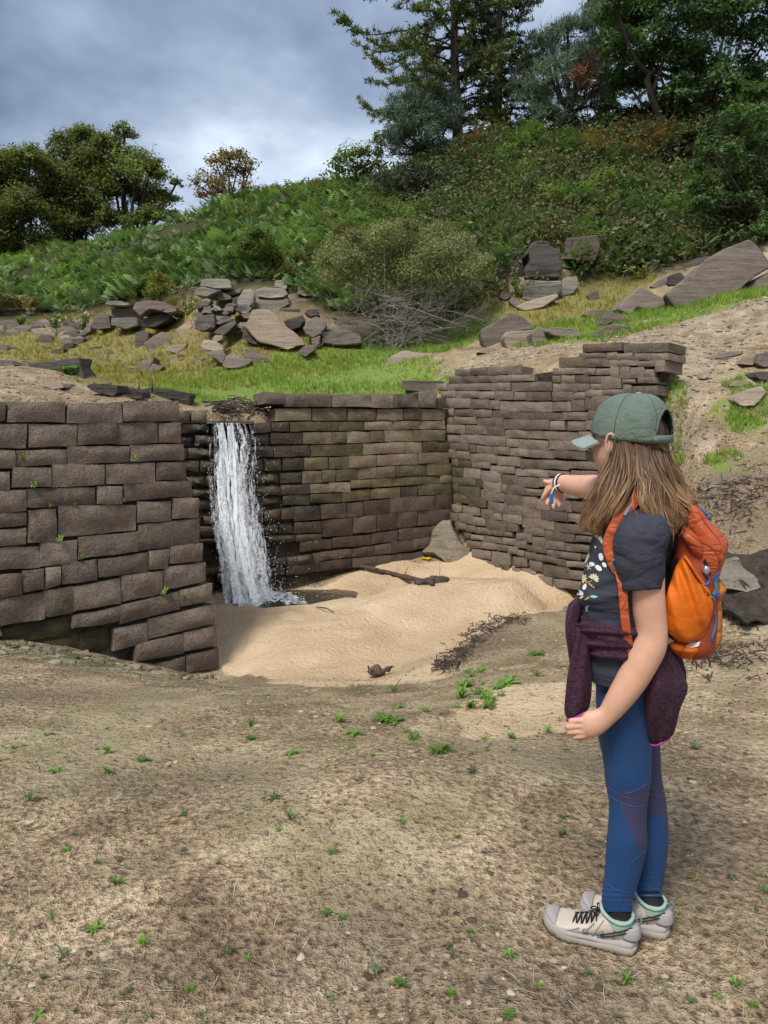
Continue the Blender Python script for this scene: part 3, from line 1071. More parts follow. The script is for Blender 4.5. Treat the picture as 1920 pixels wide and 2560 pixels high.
k = 0
for txt, K in ((RA, KA), (RB, KB), (RC, KC)):
    for line in txt.split('\n'):
        for s in line.split():
            x0, x1, yt, yb = map(float, s.split(','))
            (u0, vt), (u1, vb) = K(x0, yt), K(x1, yb)
            sl = ((vt + vb) / 2 - 1000) / ((u0 + u1) / 2 + 500)
            hw = (u1 - u0) / 2 * sl
            quad = [(u0, vt - hw * .5), (u1, vt + hw), (u1, vb + hw), (u0, vb - hw)]
            if K is KB:
                quad = [(u0, vt - hw * .15), (u1, vt + hw * 1.0), (u1, vb + hw * .15), (u0, vb - hw * 1.0)]
            um, vm = (u0 + u1) / 2, (vt + vb) / 2
            moss = um < 1215 and 1145 < vm < 1270 and (um < 1160 or vm > 1190)
            lay_stone(right_wall, WR, quad, M_ST_RM if moss else M_ST_R, 1000 + k, push=0, gap=.0012, rnd=.011, rough=.014, depth=.45)
            k += 1
rgf = random.Random(77)
v = 1085
while v < 1500:
    h_ = rgf.uniform(20, 27)
    u = 1483 + rgf.uniform(0, 20)
    while u < 1625 - max(0, v - 1150) * .25:
        w_ = rgf.uniform(32, 70)
        sl = (v - 1000) / (u + 500)
        lay_stone(right_wall, WR, [(u, v), (u + w_ - 1, v + w_ * sl), (u + w_ - 1, v + h_ + w_ * sl), (u, v + h_)], M_ST_R, 1400 + k, gap=.0012, rnd=.011, rough=.014)
        k += 1
        u += w_
    v += h_
# packed core behind the stones, so that joints are dark and closed
def core(parent, W, s0, s1, t0, t1, back=.07, th=.25):
    V = [W.world(s, t, w) for w in (-back, -back - th) for (s, t) in ((s0, t0), (s1, t0), (s1, t1), (s0, t1))]
    F = [(0, 1, 2, 3), (7, 6, 5, 4), (0, 4, 5, 1), (1, 5, 6, 2), (2, 6, 7, 3), (3, 7, 4, 0)]
    me = mesh_from('core', np.array(V) - np.array(parent_world(parent)), F, False)
    return link('earth_core', me, M_EARTH, parent)


def core_uv(parent, W, pts, back=.09):
    q = [W.st(*p) for p in pts]
    V = np.array([W.world(s, t, -back) for s, t in q] + [W.world(s, t, -back - .22) for s, t in q])
    n = len(q)
    F = [tuple(range(n)), tuple(range(2 * n - 1, n - 1, -1))] + [(i, i + n, (i + 1) % n + n, (i + 1) % n) for i in range(n)]
    me = mesh_from('core', V - np.array(parent_world(parent)), F, False)
    return link('earth_core', me, M_EARTH, parent)


core_uv(left_wall, WL, [K5(-400, 185), K5(1130, 185), K5(1180, 600), K5(1300, 1300), K5(1380, 1880), K5(-400, 1880)])
core_uv(back_wall, WB, [K6(-300, 300), K6(500, 295), K6(520, 215), K6(1490, 215), K6(1530, 1080), K6(-300, 1330)])
core_uv(right_wall, WR, [KA(60, 780), KA(140, 600), KA(900, 560), KC(90, 440), KC(420, 250), KC(1440, 250), KC(1300, 700), (1620, 1090), (1500, 1490), (1440, 1560), (1250, 1480), (1150, 1320)])
# ------------------------------------------------------------------ boulders, slabs and outcrop blocks
def rock_material(name, a, b, c, lich=.0):
    m, nt, bs = material(name)
    o = tc(nt)
    info = nt.add('ShaderNodeObjectInfo')
    st = nt.mapping(o, scale=(.6, .6, 5.0), rot=(R(8), R(-6), 0))
    n1 = nt.noise(st, 1.6, 4, .72, .2)
    n2 = nt.noise(o, 26, 3, .75)
    tone = nt.math('ADD', nt.math('MULTIPLY', n1, .55), nt.math('ADD', nt.math('MULTIPLY', n2, .3), nt.math('MULTIPLY', info.outputs['Random'], .15)))
    col = nt.ramp(tone, [(0.34, a), (0.5, b), (0.66, c)])
    if lich:
        col = nt.mix(nt.math('MULTIPLY', nt.ramp(n1, [(0.5, 0), (0.6, 1)]), lich), col, (.36, .34, .27))
    nt.l.new(col, bs.inputs['Base Color'])
    bs.inputs['Roughness'].default_value = .92
    bs.inputs['Specular IOR Level'].default_value = .25
    nt.l.new(nt.bump(nt.math('ADD', n1, nt.math('MULTIPLY', n2, .4)), .9, .06), bs.inputs['Normal'])
    return m


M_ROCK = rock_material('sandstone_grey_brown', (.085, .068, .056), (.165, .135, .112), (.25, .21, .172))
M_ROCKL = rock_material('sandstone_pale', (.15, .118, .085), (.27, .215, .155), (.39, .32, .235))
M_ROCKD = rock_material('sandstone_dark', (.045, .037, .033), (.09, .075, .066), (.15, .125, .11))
M_MUD = rock_material('dried_mud', (.13, .112, .08), (.23, .20, .145), (.34, .305, .22))
M_CLAY = rock_material('pale_clay', (.15, .13, .10), (.25, .22, .175), (.38, .345, .28))
M_ROCKG = rock_material('sandstone_lichen', (.11, .1, .085), (.2, .185, .155), (.31, .29, .24), .5)


def poly_rock(uv, Y, thick=.6, tilt=.35, mat=None, seed=0, name='boulder', lean=0.0, rough=.04, parent=None, bevel=.06, shrink=.82, side=0.0):
    """angular block: outline of its visible face (picture points, clockwise), set at distance Y.
    tilt: how far the top leans away from the viewer; thick: depth in metres"""
    rg = np.random.RandomState(seed + 11)
    P = np.array([at(u, v, Y) for u, v in uv])
    zmin, zmax = P[:, 2].min(), P[:, 2].max()
    out = []
    for (u, v), p in zip(uv, P):
        dy = (p[2] - zmin) * tilt + (p[0] - P[:, 0].mean()) * side
        out.append(at(u, v, Y + dy))
    F0 = np.array(out)
    c = F0.mean(0)
    back = c + (F0 - c) * shrink + np.array((lean, thick, 0)) + np.stack([rg.uniform(-.05, .05, len(F0)), rg.uniform(-.1, .1, len(F0)), rg.uniform(-.06, .02, len(F0))], 1) * min(1, thick)
    n = len(F0)
    bm = bmesh.new()
    fv = [bm.verts.new(p) for p in F0]
    bv = [bm.verts.new(p) for p in back]
    bm.faces.new(fv)
    bm.faces.new(bv[::-1])
    for i in range(n):
        j = (i + 1) % n
        bm.faces.new((fv[j], fv[i], bv[i], bv[j]))
    bmesh.ops.recalc_face_normals(bm, faces=bm.faces)
    size = max(np.ptp(F0[:, 0]), np.ptp(F0[:, 2]))
    bmesh.ops.bevel(bm, geom=list(bm.edges), offset=min(bevel * size, .10) * .5, segments=1, affect='EDGES', clamp_overlap=True)
    bmesh.ops.triangulate(bm, faces=[f for f in bm.faces if len(f.verts) > 4])
    for it in range(2):
        el = [e for e in bm.edges if e.calc_length() > size / (5 if it == 0 else 10)]
        if el:
            bmesh.ops.subdivide_edges(bm, edges=el, cuts=1, use_grid_fill=True)
    bmesh.ops.triangulate(bm, faces=[f for f in bm.faces if len(f.verts) > 4])
    co = np.array([v.co[:] for v in bm.verts])
    q = co / max(size, .2) * 2.2 + rg.uniform(0, 40, 3)
    # bedding: ledges across the block
    disp = np.stack([fbm(q + 5, 3, seed), fbm(q + 15, 3, seed + 1), fbm(q + 25, 3, seed + 2)], 1) * rough * size
    bed = np.sign(np.sin(co[:, 2] * 9 / max(size, .3) + seed)) * .012 * size
    for v, d, b, cc in zip(bm.verts, disp, bed, co):
        v.co = Vector(cc + d * .6 + np.array((0, -b, 0)))
    org = np.array((c[0], c[1] + thick * .4, zmin))
    me = bpy.data.meshes.new(name)
    bmesh.ops.translate(bm, verts=bm.verts, vec=tuple(-org))
    bmesh.ops.recalc_face_normals(bm, faces=bm.faces)
    bm.to_mesh(me)
    bm.free()
    me.polygons.foreach_set('use_smooth', [True] * len(me.polygons))
    me.set_sharp_from_angle(angle=R(28))
    o = link(name, me, mat or M_ROCK)
    o.location = tuple(org)
    return o


def rocks(K, Y, rows, default_group=None):
    for i, r in enumerate(rows):
        label, pts, opt = r
        uv = [K(*p) for p in pts]
        kw = dict(opt)
        y = kw.pop('Y', Y)
        nm = kw.pop('name', 'boulder')
        grp = kw.pop('group', default_group)
        cat = kw.pop('cat', 'rock')
        lo = max(range(len(uv)), key=lambda j: uv[j][1])
        if kw.pop('rest', K is not K4 and not nm.startswith('outcrop') and not nm.startswith('cliff')):
            hit = drop(uv[lo][0], uv[lo][1] - 3)
            if hit is not None and abs(hit[1] - y) < 7:
                y = float(hit[1]) - .14
        o = poly_rock(uv, y, seed=int(abs(uv[0][0]) * 3 + uv[0][1]) % 9000, name=nm, **kw)
        tag(o, label, cat, grp)


def rect(x0, y0, x1, y1, j=0):
    return [(x0, y0 + j), (x1, y0), (x1, y1), (x0, y1 + j)]


OUT = 'blocks of the rock outcrop below the bracken'
K4 = crop(480, 680, 4.366)
rocks(K4, 20.5, [
    ('pale lichen-covered slab, topmost block at the corner of the outcrop', [(80, 160), (95, 95), (150, 75), (400, 78), (430, 120), (430, 178), (250, 180)], dict(mat=M_ROCKG, thick=1.2, tilt=.3, name='outcrop_slab')),
    ('layered ledge jutting out just under the topmost pale slab', [(35, 250), (45, 175), (130, 165), (330, 200), (240, 235), (150, 270)], dict(thick=1.0, Y=20.3, name='outcrop_slab', mat=M_ROCKG)),
    ('thin dark ledge wedged right of the jutting layered ledge', [(380, 215), (535, 175), (530, 225), (400, 255)], dict(thick=1.0, Y=20.8, name='outcrop_slab')),
    ('small blocky rock hanging under the outcrop overhang', [(265, 285), (280, 232), (350, 225), (430, 270), (420, 300), (320, 310)], dict(thick=.6, Y=20.5)),
    ('upright leaning slab standing against the outcrop ledges', [(490, 395), (500, 290), (560, 195), (640, 180), (685, 230), (670, 330), (620, 450), (530, 430)], dict(mat=M_ROCKG, thick=.5, Y=20.0, tilt=.2, name='leaning_slab')),
    ('long layered ledge right of the leaning slab', [(685, 265), (680, 205), (780, 165), (1000, 180), (1050, 245), (1000, 280), (830, 290), (740, 275)], dict(mat=M_ROCKG, thick=1.4, name='outcrop_slab', Y=20.7)),
    ('pale blocks poking out of the shrub above the long ledge', [(900, 165), (905, 95), (990, 85), (1040, 150), (1030, 185)], dict(mat=M_ROCKG, thick=1.0, name='outcrop_slab', Y=21.3)),
    ('thick bedrock block under the long layered ledge', [(660, 410), (675, 300), (840, 295), (1045, 280), (1055, 350), (950, 410), (800, 430)], dict(thick=1.4, name='outcrop_block', Y=20.6)),
    ('low bedrock block left of the willow bush', [(1055, 370), (1070, 285), (1240, 285), (1280, 350), (1240, 390), (1100, 400)], dict(thick=1.4, name='outcrop_block', Y=21.0, mat=M_ROCKG)),
    ('small bright ledge peeping out beside the willow bush', [(1150, 240), (1160, 160), (1230, 200), (1270, 250), (1230, 265)], dict(thick=1.0, name='outcrop_slab', Y=21.2, mat=M_ROCKG)),
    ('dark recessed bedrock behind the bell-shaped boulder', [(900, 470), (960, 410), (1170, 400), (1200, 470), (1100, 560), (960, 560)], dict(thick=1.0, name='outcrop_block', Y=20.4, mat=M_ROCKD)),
    ('steep rock face at the left end of the outcrop pile', [(60, 460), (70, 350), (150, 305), (190, 345), (130, 420), (100, 470)], dict(thick=.9, Y=19.9)),
    ('wedge of rock with a sharp sunlit edge in the left of the pile', [(100, 450), (120, 400), (190, 380), (235, 410), (190, 440)], dict(thick=.7, Y=19.6)),
    ('dark broad block at the left foot of the outcrop pile', [(20, 615), (40, 530), (130, 475), (245, 460), (250, 600), (180, 630)], dict(thick=.9, Y=18.9, mat=M_ROCKD)),
    ('flat dark slab tipped against the middle of the pile', [(225, 665), (300, 600), (470, 510), (490, 560), (400, 650), (355, 690)], dict(thick=.35, Y=18.5, tilt=.6, mat=M_ROCKD, name='tilted_slab')),
    ('thin tilted plate above the flat dark slab', [(250, 560), (290, 540), (450, 505), (470, 515), (400, 545), (300, 575)], dict(thick=.5, Y=18.8, tilt=.7, name='tilted_slab')),
    ('large bell-shaped boulder slab leaning on the outcrop pile', [(565, 600), (630, 500), (650, 430), (730, 410), (830, 420), (930, 490), (985, 580), (1130, 680), (1210, 740), (1240, 800), (1180, 805), (1050, 850), (900, 815), (740, 770), (650, 690)], dict(thick=.6, Y=17.9, tilt=.55, bevel=.04, mat=M_ROCKL)),
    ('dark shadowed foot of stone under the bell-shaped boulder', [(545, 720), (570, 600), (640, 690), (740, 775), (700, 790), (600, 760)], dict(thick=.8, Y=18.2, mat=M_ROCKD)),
    ('dark pointed block right of the bell-shaped boulder', [(1000, 540), (1060, 515), (1205, 465), (1235, 540), (1180, 600), (1090, 630), (1020, 590)], dict(thick=.6, Y=18.9, mat=M_ROCKD)),
    ('angular upright boulder beside the willow bush', [(1205, 615), (1290, 510), (1360, 480), (1470, 560), (1470, 590), (1400, 680), (1320, 725), (1240, 680)], dict(thick=.7, Y=18.3)),
    ('lower half of stone under the upright angular boulder', [(1300, 730), (1400, 690), (1390, 790), (1345, 830), (1310, 790)], dict(thick=.6, Y=18.2)),
    ('dark rounded block half hidden by the willow twigs', [(1225, 450), (1260, 410), (1360, 400), (1380, 460), (1300, 490)], dict(thick=.6, Y=19.3, mat=M_ROCKD)),
    ('broad block under the willow twigs at the edge of the grass', [(1395, 775), (1420, 650), (1520, 600), (1700, 640), (1850, 700), (1860, 790), (1600, 800)], dict(thick=1.0, Y=18.4)),
    ('low brown block at the grass edge right of the bell-shaped boulder', [(1160, 870), (1210, 815), (1320, 790), (1345, 845), (1240, 930), (1200, 900)], dict(thick=.6, Y=17.4)),
    ('wide curved slab in front of the pile, its left half lit', [(75, 810), (130, 735), (240, 745), (330, 800), (350, 860), (250, 870), (130, 850)], dict(thick=.6, Y=17.7, tilt=.8, mat=M_ROCKL)),
    ('brown overhanging front slab of the pile', [(150, 890), (220, 850), (340, 850), (375, 920), (330, 1000), (260, 950)], dict(thick=.5, Y=17.0, tilt=.7)),
    ('rounded front slab with a dark underside nearest the grass', [(320, 1010), (380, 900), (480, 890), (560, 935), (660, 960), (640, 1000), (500, 1050), (380, 1050)], dict(thick=.6, Y=16.7, tilt=.7)),
    ('wedge-shaped slab sloping down right of the rounded front slab', [(560, 960), (580, 830), (640, 840), (800, 930), (895, 1000), (820, 985), (700, 1030), (620, 1030)], dict(thick=.7, Y=17.0, tilt=.6)),
    ('small pale chip of rock above the wide curved slab', [(215, 730), (250, 690), (335, 690), (330, 735), (270, 760)], dict(thick=.4, Y=18.0, mat=M_ROCKL)),
])
K55 = crop(0, 720, 3.19)
rocks(K55, 20.0, [
    ('two-block bedrock step under the bracken, its top course', [(885, 235), (885, 165), (1060, 150), (1070, 235)], dict(thick=1.2, Y=23.5, tilt=.1, name='outcrop_block')),
    ('two-block bedrock step under the bracken, its lower course', [(885, 300), (885, 242), (1090, 235), (1100, 300), (1000, 330)], dict(thick=1.3, Y=23.3, tilt=.1, name='outcrop_block', mat=M_ROCKG)),
    ('thin pale cap slab roofing the bedrock step', [(830, 135), (850, 100), (960, 100), (1040, 130), (1010, 140)], dict(thick=1.2, Y=23.2, name='outcrop_slab', mat=M_ROCKG)),
    ('jagged overhanging slab between the bedrock step and the pile', [(1060, 165), (1075, 115), (1180, 100), (1330, 115), (1380, 150), (1280, 190), (1200, 175), (1120, 225)], dict(thick=1.2, Y=22.0, name='outcrop_slab')),
    ('long overhang tip reaching towards the pink flowers', [(1290, 190), (1350, 160), (1410, 155), (1405, 185), (1330, 200)], dict(thick=1.0, Y=22.0, name='outcrop_slab')),
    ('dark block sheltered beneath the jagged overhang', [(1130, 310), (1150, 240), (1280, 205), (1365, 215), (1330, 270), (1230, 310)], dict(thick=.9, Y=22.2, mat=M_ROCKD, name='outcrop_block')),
    ('square bedrock block left of the bedrock step', [(730, 320), (745, 250), (800, 200), (870, 210), (880, 320), (800, 330)], dict(thick=1.2, Y=24, name='outcrop_block')),
    ('sloping grey slab leaning beside the square bedrock block', [(615, 400), (700, 290), (735, 290), (720, 350), (650, 390)], dict(thick=.5, Y=23.0)),
    ('brown flat-topped rock on the yellow grass below the leaning slab', [(565, 405), (670, 400), (665, 430), (600, 460), (570, 440)], dict(thick=.6, Y=22.0)),
    ('dark mossy stone below the flat-topped rock', [(500, 480), (510, 445), (590, 440), (580, 470), (530, 490)], dict(thick=.6, Y=21.5, mat=M_ROCKD)),
    ('dark wedge stone at the left of the yellow grass', [(390, 530), (430, 490), (510, 480), (500, 510), (440, 530)], dict(thick=.5, Y=20.5, mat=M_ROCKD)),
    ('low dark ledge stone in the middle of the yellow grass', [(680, 500), (720, 475), (800, 465), (830, 480), (770, 500)], dict(thick=.5, Y=20.5, mat=M_ROCKD)),
    ('stone at the far left edge, half cut by the frame', [(-60, 490), (-40, 445), (40, 450), (65, 480), (50, 500)], dict(thick=.6, Y=21.5)),
    ('boulder with a dark hollow left of the pale flat stones', [(1070, 480), (1080, 360), (1140, 335), (1185, 350), (1180, 400), (1130, 480)], dict(thick=.7, Y=19.3, mat=M_ROCKD)),
    ('large rounded brown boulder in front of the pile, left', [(1140, 440), (1200, 400), (1290, 350), (1350, 350), (1390, 400), (1370, 450), (1280, 490), (1180, 505)], dict(thick=.8, Y=18.8, tilt=.6)),
    ('flat pale stone lying right of the rounded brown boulder', [(1320, 500), (1340, 460), (1490, 440), (1480, 470), (1410, 520)], dict(thick=.5, Y=18.3, tilt=.7, mat=M_ROCKL)),
    ('oval flat slab tilted up against the pile', [(1410, 370), (1430, 310), (1530, 260), (1555, 290), (1500, 360), (1440, 385)], dict(thick=.4, Y=19.0, tilt=.6, mat=M_ROCKL)),
    ('split wedge on the yellow grass, its left half', [(1040, 655), (1110, 610), (1225, 550), (1220, 590), (1175, 660), (1080, 672)], dict(thick=.6, Y=17.0, tilt=.6)),
    ('split wedge on the yellow grass, its right half', [(1175, 665), (1215, 600), (1300, 630), (1270, 660), (1200, 675)], dict(thick=.5, Y=16.9, tilt=.6)),
    ('large dark slab block lying on the bank above the left wall', [(215, 625), (225, 600), (400, 565), (635, 545), (655, 640), (685, 720), (640, 715), (560, 680), (350, 650)], dict(thick=.55, Y=10.0, tilt=.1, mat=M_ROCKD, bevel=.03, name='slab_block')),
    ('stone end at the left edge of the bank above the wall', [(-80, 615), (-60, 570), (90, 575), (120, 615), (60, 625)], dict(thick=.5, Y=10.0, mat=M_ROCK)),
    ('pale flat bedding stone sunk in the bank soil', [(90, 690), (140, 668), (280, 700), (290, 735), (180, 720)], dict(thick=.5, Y=9.3, tilt=1.2, mat=M_ROCKL, name='flat_stone')),
    ('pale cracked flat stone on the bank nearer the wall', [(325, 780), (350, 745), (490, 760), (505, 800), (420, 810)], dict(thick=.4, Y=9.2, tilt=1.2, mat=M_ROCKL, name='flat_stone')),
    ('dark block with a pale flat top behind the left wall', [(690, 785), (720, 760), (945, 775), (945, 830), (900, 865), (760, 830)], dict(thick=.5, Y=10.0, tilt=.15, mat=M_ROCKD, bevel=.03, name='wall_block')),
    ('lumpy dark block in the middle of the row behind the left wall', [(945, 880), (950, 820), (1020, 800), (1090, 800), (1130, 830), (1130, 885)], dict(thick=.5, Y=9.9, tilt=.1, mat=M_ROCKD, name='wall_block')),
    ('long dark block at the right end of the row behind the left wall', [(1125, 890), (1130, 820), (1220, 795), (1400, 815), (1490, 830), (1512, 850), (1512, 945), (1430, 945), (1425, 890)], dict(thick=.5, Y=9.8, tilt=.06, mat=M_ROCKD, bevel=.03, name='wall_block')),
])
# scree of alike stones on the far bank
K3 = crop(0, 720, 3.19)
scree = np.random.RandomState(8)
SPOTS = []
for k in range(46):
    SPOTS.append((scree.uniform(-40, 700), scree.uniform(265, 430), scree.uniform(50, 150), 24.5))
for k in range(16):
    SPOTS.append((scree.uniform(1080, 1660), scree.uniform(520, 600), scree.uniform(22, 50), 18.0))
for k in range(22):
    SPOTS.append((scree.uniform(780, 1120), scree.uniform(540, 650), scree.uniform(18, 42), 18.0))
for k in range(60):
    SPOTS.append((scree.uniform(840, 1640), scree.uniform(430, 660), scree.uniform(16, 46), 18.5))
for k in range(24):
    SPOTS.append((scree.uniform(-20, 900), scree.uniform(400, 560), scree.uniform(14, 50), 20.0))
for k, (x, y, s, Y) in enumerate(SPOTS):
    n = 6
    a0 = scree.uniform(0, 6)
    pts = [K3(x + s * .6 * math.cos(a0 - 2 * math.pi * j / n) * scree.uniform(.8, 1.2), y + s * .33 * math.sin(a0 - 2 * math.pi * j / n) * scree.uniform(.7, 1.3)) for j in range(n)]
    p = drop(*K3(x, y + s * .2))
    yy = Y if p is None else float(p[1])
    o = poly_rock(pts, yy, thick=.25 + s * .004, tilt=.8, seed=4000 + k, mat=(M_ROCK, M_ROCKL, M_ROCKD)[k % 3], name='scree_stone', rough=.06)
    tag(o, 'small angular sandstone lump scattered below the bracken bank', 'stone', 'small stones scattered on the far bank')
for k in range(46):
    x, y = scree.uniform(40, 620), scree.uniform(300, 620)
    s = scree.uniform(40, 120)
    a0 = scree.uniform(0, 6)
    pts = [K4(x + s * .6 * math.cos(a0 - 2 * math.pi * j / 5) * scree.uniform(.8, 1.2), y + s * .35 * math.sin(a0 - 2 * math.pi * j / 5) * scree.uniform(.7, 1.3)) for j in range(5)]
    o = poly_rock(pts, 20.1 - (y - 310) / 250 * 1.1, thick=.5, tilt=.5, seed=4300 + k, mat=(M_ROCK, M_ROCKG, M_ROCKD)[k % 3], name='broken_stone', rough=.05)
    tag(o, 'broken angular stone fallen into the gap of the outcrop pile', 'stone', 'broken stones in the outcrop pile')

K66 = crop(1180, 560, 2.242)
rocks(K66, 18, [
    ('huge tilted slab with parallel cracks at the right edge of the bank', [(1080, 390), (1160, 330), (1300, 235), (1420, 150), (1560, 80), (1600, 110), (1660, 180), (1700, 240), (1600, 300), (1480, 400), (1250, 470), (1140, 470)], dict(thick=.8, Y=16.2, tilt=.5, bevel=.03, side=.1, name='tilted_slab')),
    ('second slab layer jutting from under the huge tilted slab', [(1480, 400), (1600, 300), (1720, 240), (1720, 330), (1560, 400)], dict(thick=.8, Y=16.6, tilt=.5, name='tilted_slab')),
    ('pyramid-shaped boulder with a notch left of the huge slab', [(815, 480), (830, 440), (945, 345), (1080, 415), (1095, 455), (1000, 490), (930, 470), (870, 515)], dict(thick=1.0, Y=16.2, tilt=.4)),
    ('overhanging flat slab in front of the pyramid-shaped boulder', [(690, 590), (735, 535), (750, 480), (900, 535), (935, 520), (900, 565), (800, 550)], dict(thick=.8, Y=15.3, tilt=.5)),
    ('low wedge beneath the overhanging flat slab', [(660, 630), (780, 560), (890, 570), (880, 600), (700, 640)], dict(thick=.8, Y=15.0, tilt=.6)),
    ('long thin layered slab lying above the grass beside the huge slab', [(1120, 270), (1180, 235), (1260, 190), (1360, 180), (1290, 220), (1200, 265)], dict(thick=.8, Y=18.5, mat=M_ROCKD)),
    ('flat-faced stone standing left of the layered slab', [(1000, 350), (1090, 285), (1105, 310), (1080, 350), (1030, 360)], dict(thick=.7, Y=18.0)),
    ('lump of broken stones under the layered slab', [(1100, 340), (1110, 285), (1170, 270), (1200, 300), (1150, 345)], dict(thick=.7, Y=17.6, mat=M_ROCKD)),
    ('grey faceted boulder with a ridge, left of the right-hand wall top', [(50, 600), (130, 550), (215, 490), (300, 530), (345, 575), (330, 600), (180, 620), (175, 690), (70, 700)], dict(thick=1.2, Y=14.0, tilt=.3)),
    ('pale broken boulder against the grey faceted boulder', [(170, 640), (185, 605), (340, 590), (350, 615), (320, 690), (200, 700)], dict(thick=.8, Y=13.4, tilt=.3, mat=M_ROCKL)),
    ('boulder split by cracks right of the pale broken boulder', [(345, 690), (330, 610), (370, 575), (470, 600), (475, 660), (440, 685)], dict(thick=.8, Y=13.5, tilt=.3)),
    ('low slab stretching right from the split boulder', [(400, 600), (440, 580), (560, 585), (650, 625), (560, 640), (465, 630)], dict(thick=.8, Y=13.9, tilt=.6)),
    ('pale stone lying at the foot of the grey faceted boulder', [(20, 720), (80, 695), (130, 690), (155, 710), (90, 725)], dict(thick=.5, Y=13.2, tilt=.8, mat=M_ROCKL)),
    ('grey cliff block with a horizontal crack below the hillside', [(285, 420), (300, 310), (500, 320), (505, 370), (480, 395), (330, 430)], dict(thick=1.2, Y=19.6, tilt=.05, name='cliff_block', mat=M_ROCKG)),
    ('brown upper cliff block hung with dead stems', [(300, 312), (294, 245), (318, 205), (304, 150), (350, 100), (425, 96), (452, 128), (506, 136), (494, 200), (518, 250), (505, 312), (410, 302)], dict(thick=1.5, Y=20.0, tilt=.2, rough=.08, name='cliff_block', mat=M_ROCKD)),
    ('brown cliff face under the dead grass fringe', [(520, 200), (525, 80), (700, 60), (720, 130), (690, 210)], dict(thick=1.5, Y=20.6, tilt=.1, name='cliff_block', mat=M_ROCK)),
    ('blocky grey stone right of the cliff block', [(490, 410), (510, 310), (590, 290), (600, 340), (570, 390)], dict(thick=.9, Y=19.5, tilt=.15, mat=M_ROCKG)),
    ('grey cliff face in the shade left of the cliff block', [(120, 330), (130, 220), (220, 130), (290, 140), (285, 330)], dict(thick=1.5, Y=20.4, tilt=.05, name='cliff_block', mat=M_ROCKD)),
    ('flat tan slab lying in the grass below the cliff block', [(240, 465), (300, 435), (480, 390), (490, 410), (400, 470), (300, 490)], dict(thick=.8, Y=18.6, tilt=.8, mat=M_ROCKL)),
    ('narrow upright stone beside the willow bush', [(205, 430), (225, 410), (290, 450), (270, 470), (240, 465)], dict(thick=.5, Y=18.7)),
    ('dark stone at the foot of the shaded cliff', [(150, 410), (165, 385), (210, 385), (220, 410), (190, 425)], dict(thick=.5, Y=19.0, mat=M_ROCKD)),
    ('smooth stone in the tall grass above the overhanging flat slab', [(650, 400), (690, 370), (715, 380), (700, 420), (660, 430)], dict(thick=.5, Y=18.0)),
    ('flat grey stone in the yellow grass left of the overhanging slab', [(615, 510), (660, 485), (750, 470), (740, 500), (660, 530)], dict(thick=.5, Y=16.4, tilt=.8)),
    ('small white-lichened rock under the dead branches', [(960, 250), (975, 215), (1025, 205), (1050, 240), (1000, 265)], dict(thick=.7, Y=20.0, mat=M_ROCKG)),
])
K2 = crop(800, 0, 1.4813)
rocks(K2, 24, [
    ('weathered white-topped rock showing high in the hillside bracken, left', [(1020, 735), (1035, 715), (1090, 718), (1100, 745), (1050, 755)], dict(thick=.9, Y=24.2, mat=M_ROCKG)),
    ('weathered rock high in the hillside bracken, right of its white-topped neighbour', [(1120, 735), (1130, 712), (1175, 712), (1170, 745)], dict(thick=.9, Y=24.4, mat=M_ROCKG)),
])
K8 = crop(1600, 880, 2.91)
rocks(K8, 10, [
    ('pale tilted slab with a dark cleft on the right bank', [(690, 355), (710, 320), (830, 260), (890, 245), (925, 290), (880, 350), (830, 395), (750, 400)], dict(thick=.5, Y=9.4, tilt=.8, mat=M_ROCKL, name='tilted_slab')),
    ('long thin plate at the top of the rubble on the right bank', [(510, 50), (560, 30), (640, 0), (760, -10), (740, 20), (620, 50)], dict(thick=.4, Y=11.4, tilt=.8)),
    ('cracked brown plate right of the long thin plate', [(740, 85), (760, 50), (840, 20), (850, 80), (820, 95)], dict(thick=.4, Y=11.0, tilt=.8, mat=M_ROCKL)),
    ('rounded brown block cut by the right edge above the pale slab', [(850, 80), (860, 20), (960, -10), (960, 100), (900, 110)], dict(thick=.5, Y=10.9, tilt=.8)),
    ('dark cleft stone below the cut-off brown block', [(840, 180), (850, 145), (950, 140), (950, 200), (880, 200)], dict(thick=.4, Y=10.4, tilt=.6, mat=M_ROCKD)),
    ('broad tan flagstone in the middle of the right bank rubble', [(650, 245), (700, 205), (800, 210), (830, 230), (740, 250)], dict(thick=.35, Y=10.2, tilt=1.2, mat=M_ROCKL)),
    ('orange-stained flat stone on the right bank', [(505, 290), (540, 262), (630, 258), (600, 280), (530, 300)], dict(thick=.3, Y=10.0, tilt=1.2, mat=M_ROCKL)),
    ('small squarish pale stone beside the sandy path', [(440, 190), (450, 150), (500, 140), (510, 170), (470, 195)], dict(thick=.3, Y=10.6, tilt=.7, mat=M_ROCKL)),
    ('loose dark stone fallen from the end of the right-hand wall', [(150, 180), (165, 120), (200, 150), (210, 175), (175, 190)], dict(thick=.3, Y=8.9, tilt=.4, mat=M_ST_R)),
    ('flat fallen stone leaning at the end of the right-hand wall', [(190, 185), (240, 160), (258, 190), (210, 215)], dict(thick=.3, Y=8.8, tilt=.4, mat=M_ST_R)),
    ('upper fallen stone beside the end of the right-hand wall', [(215, 140), (260, 120), (285, 150), (250, 175)], dict(thick=.3, Y=9.0, tilt=.4, mat=M_ROCKD)),
])
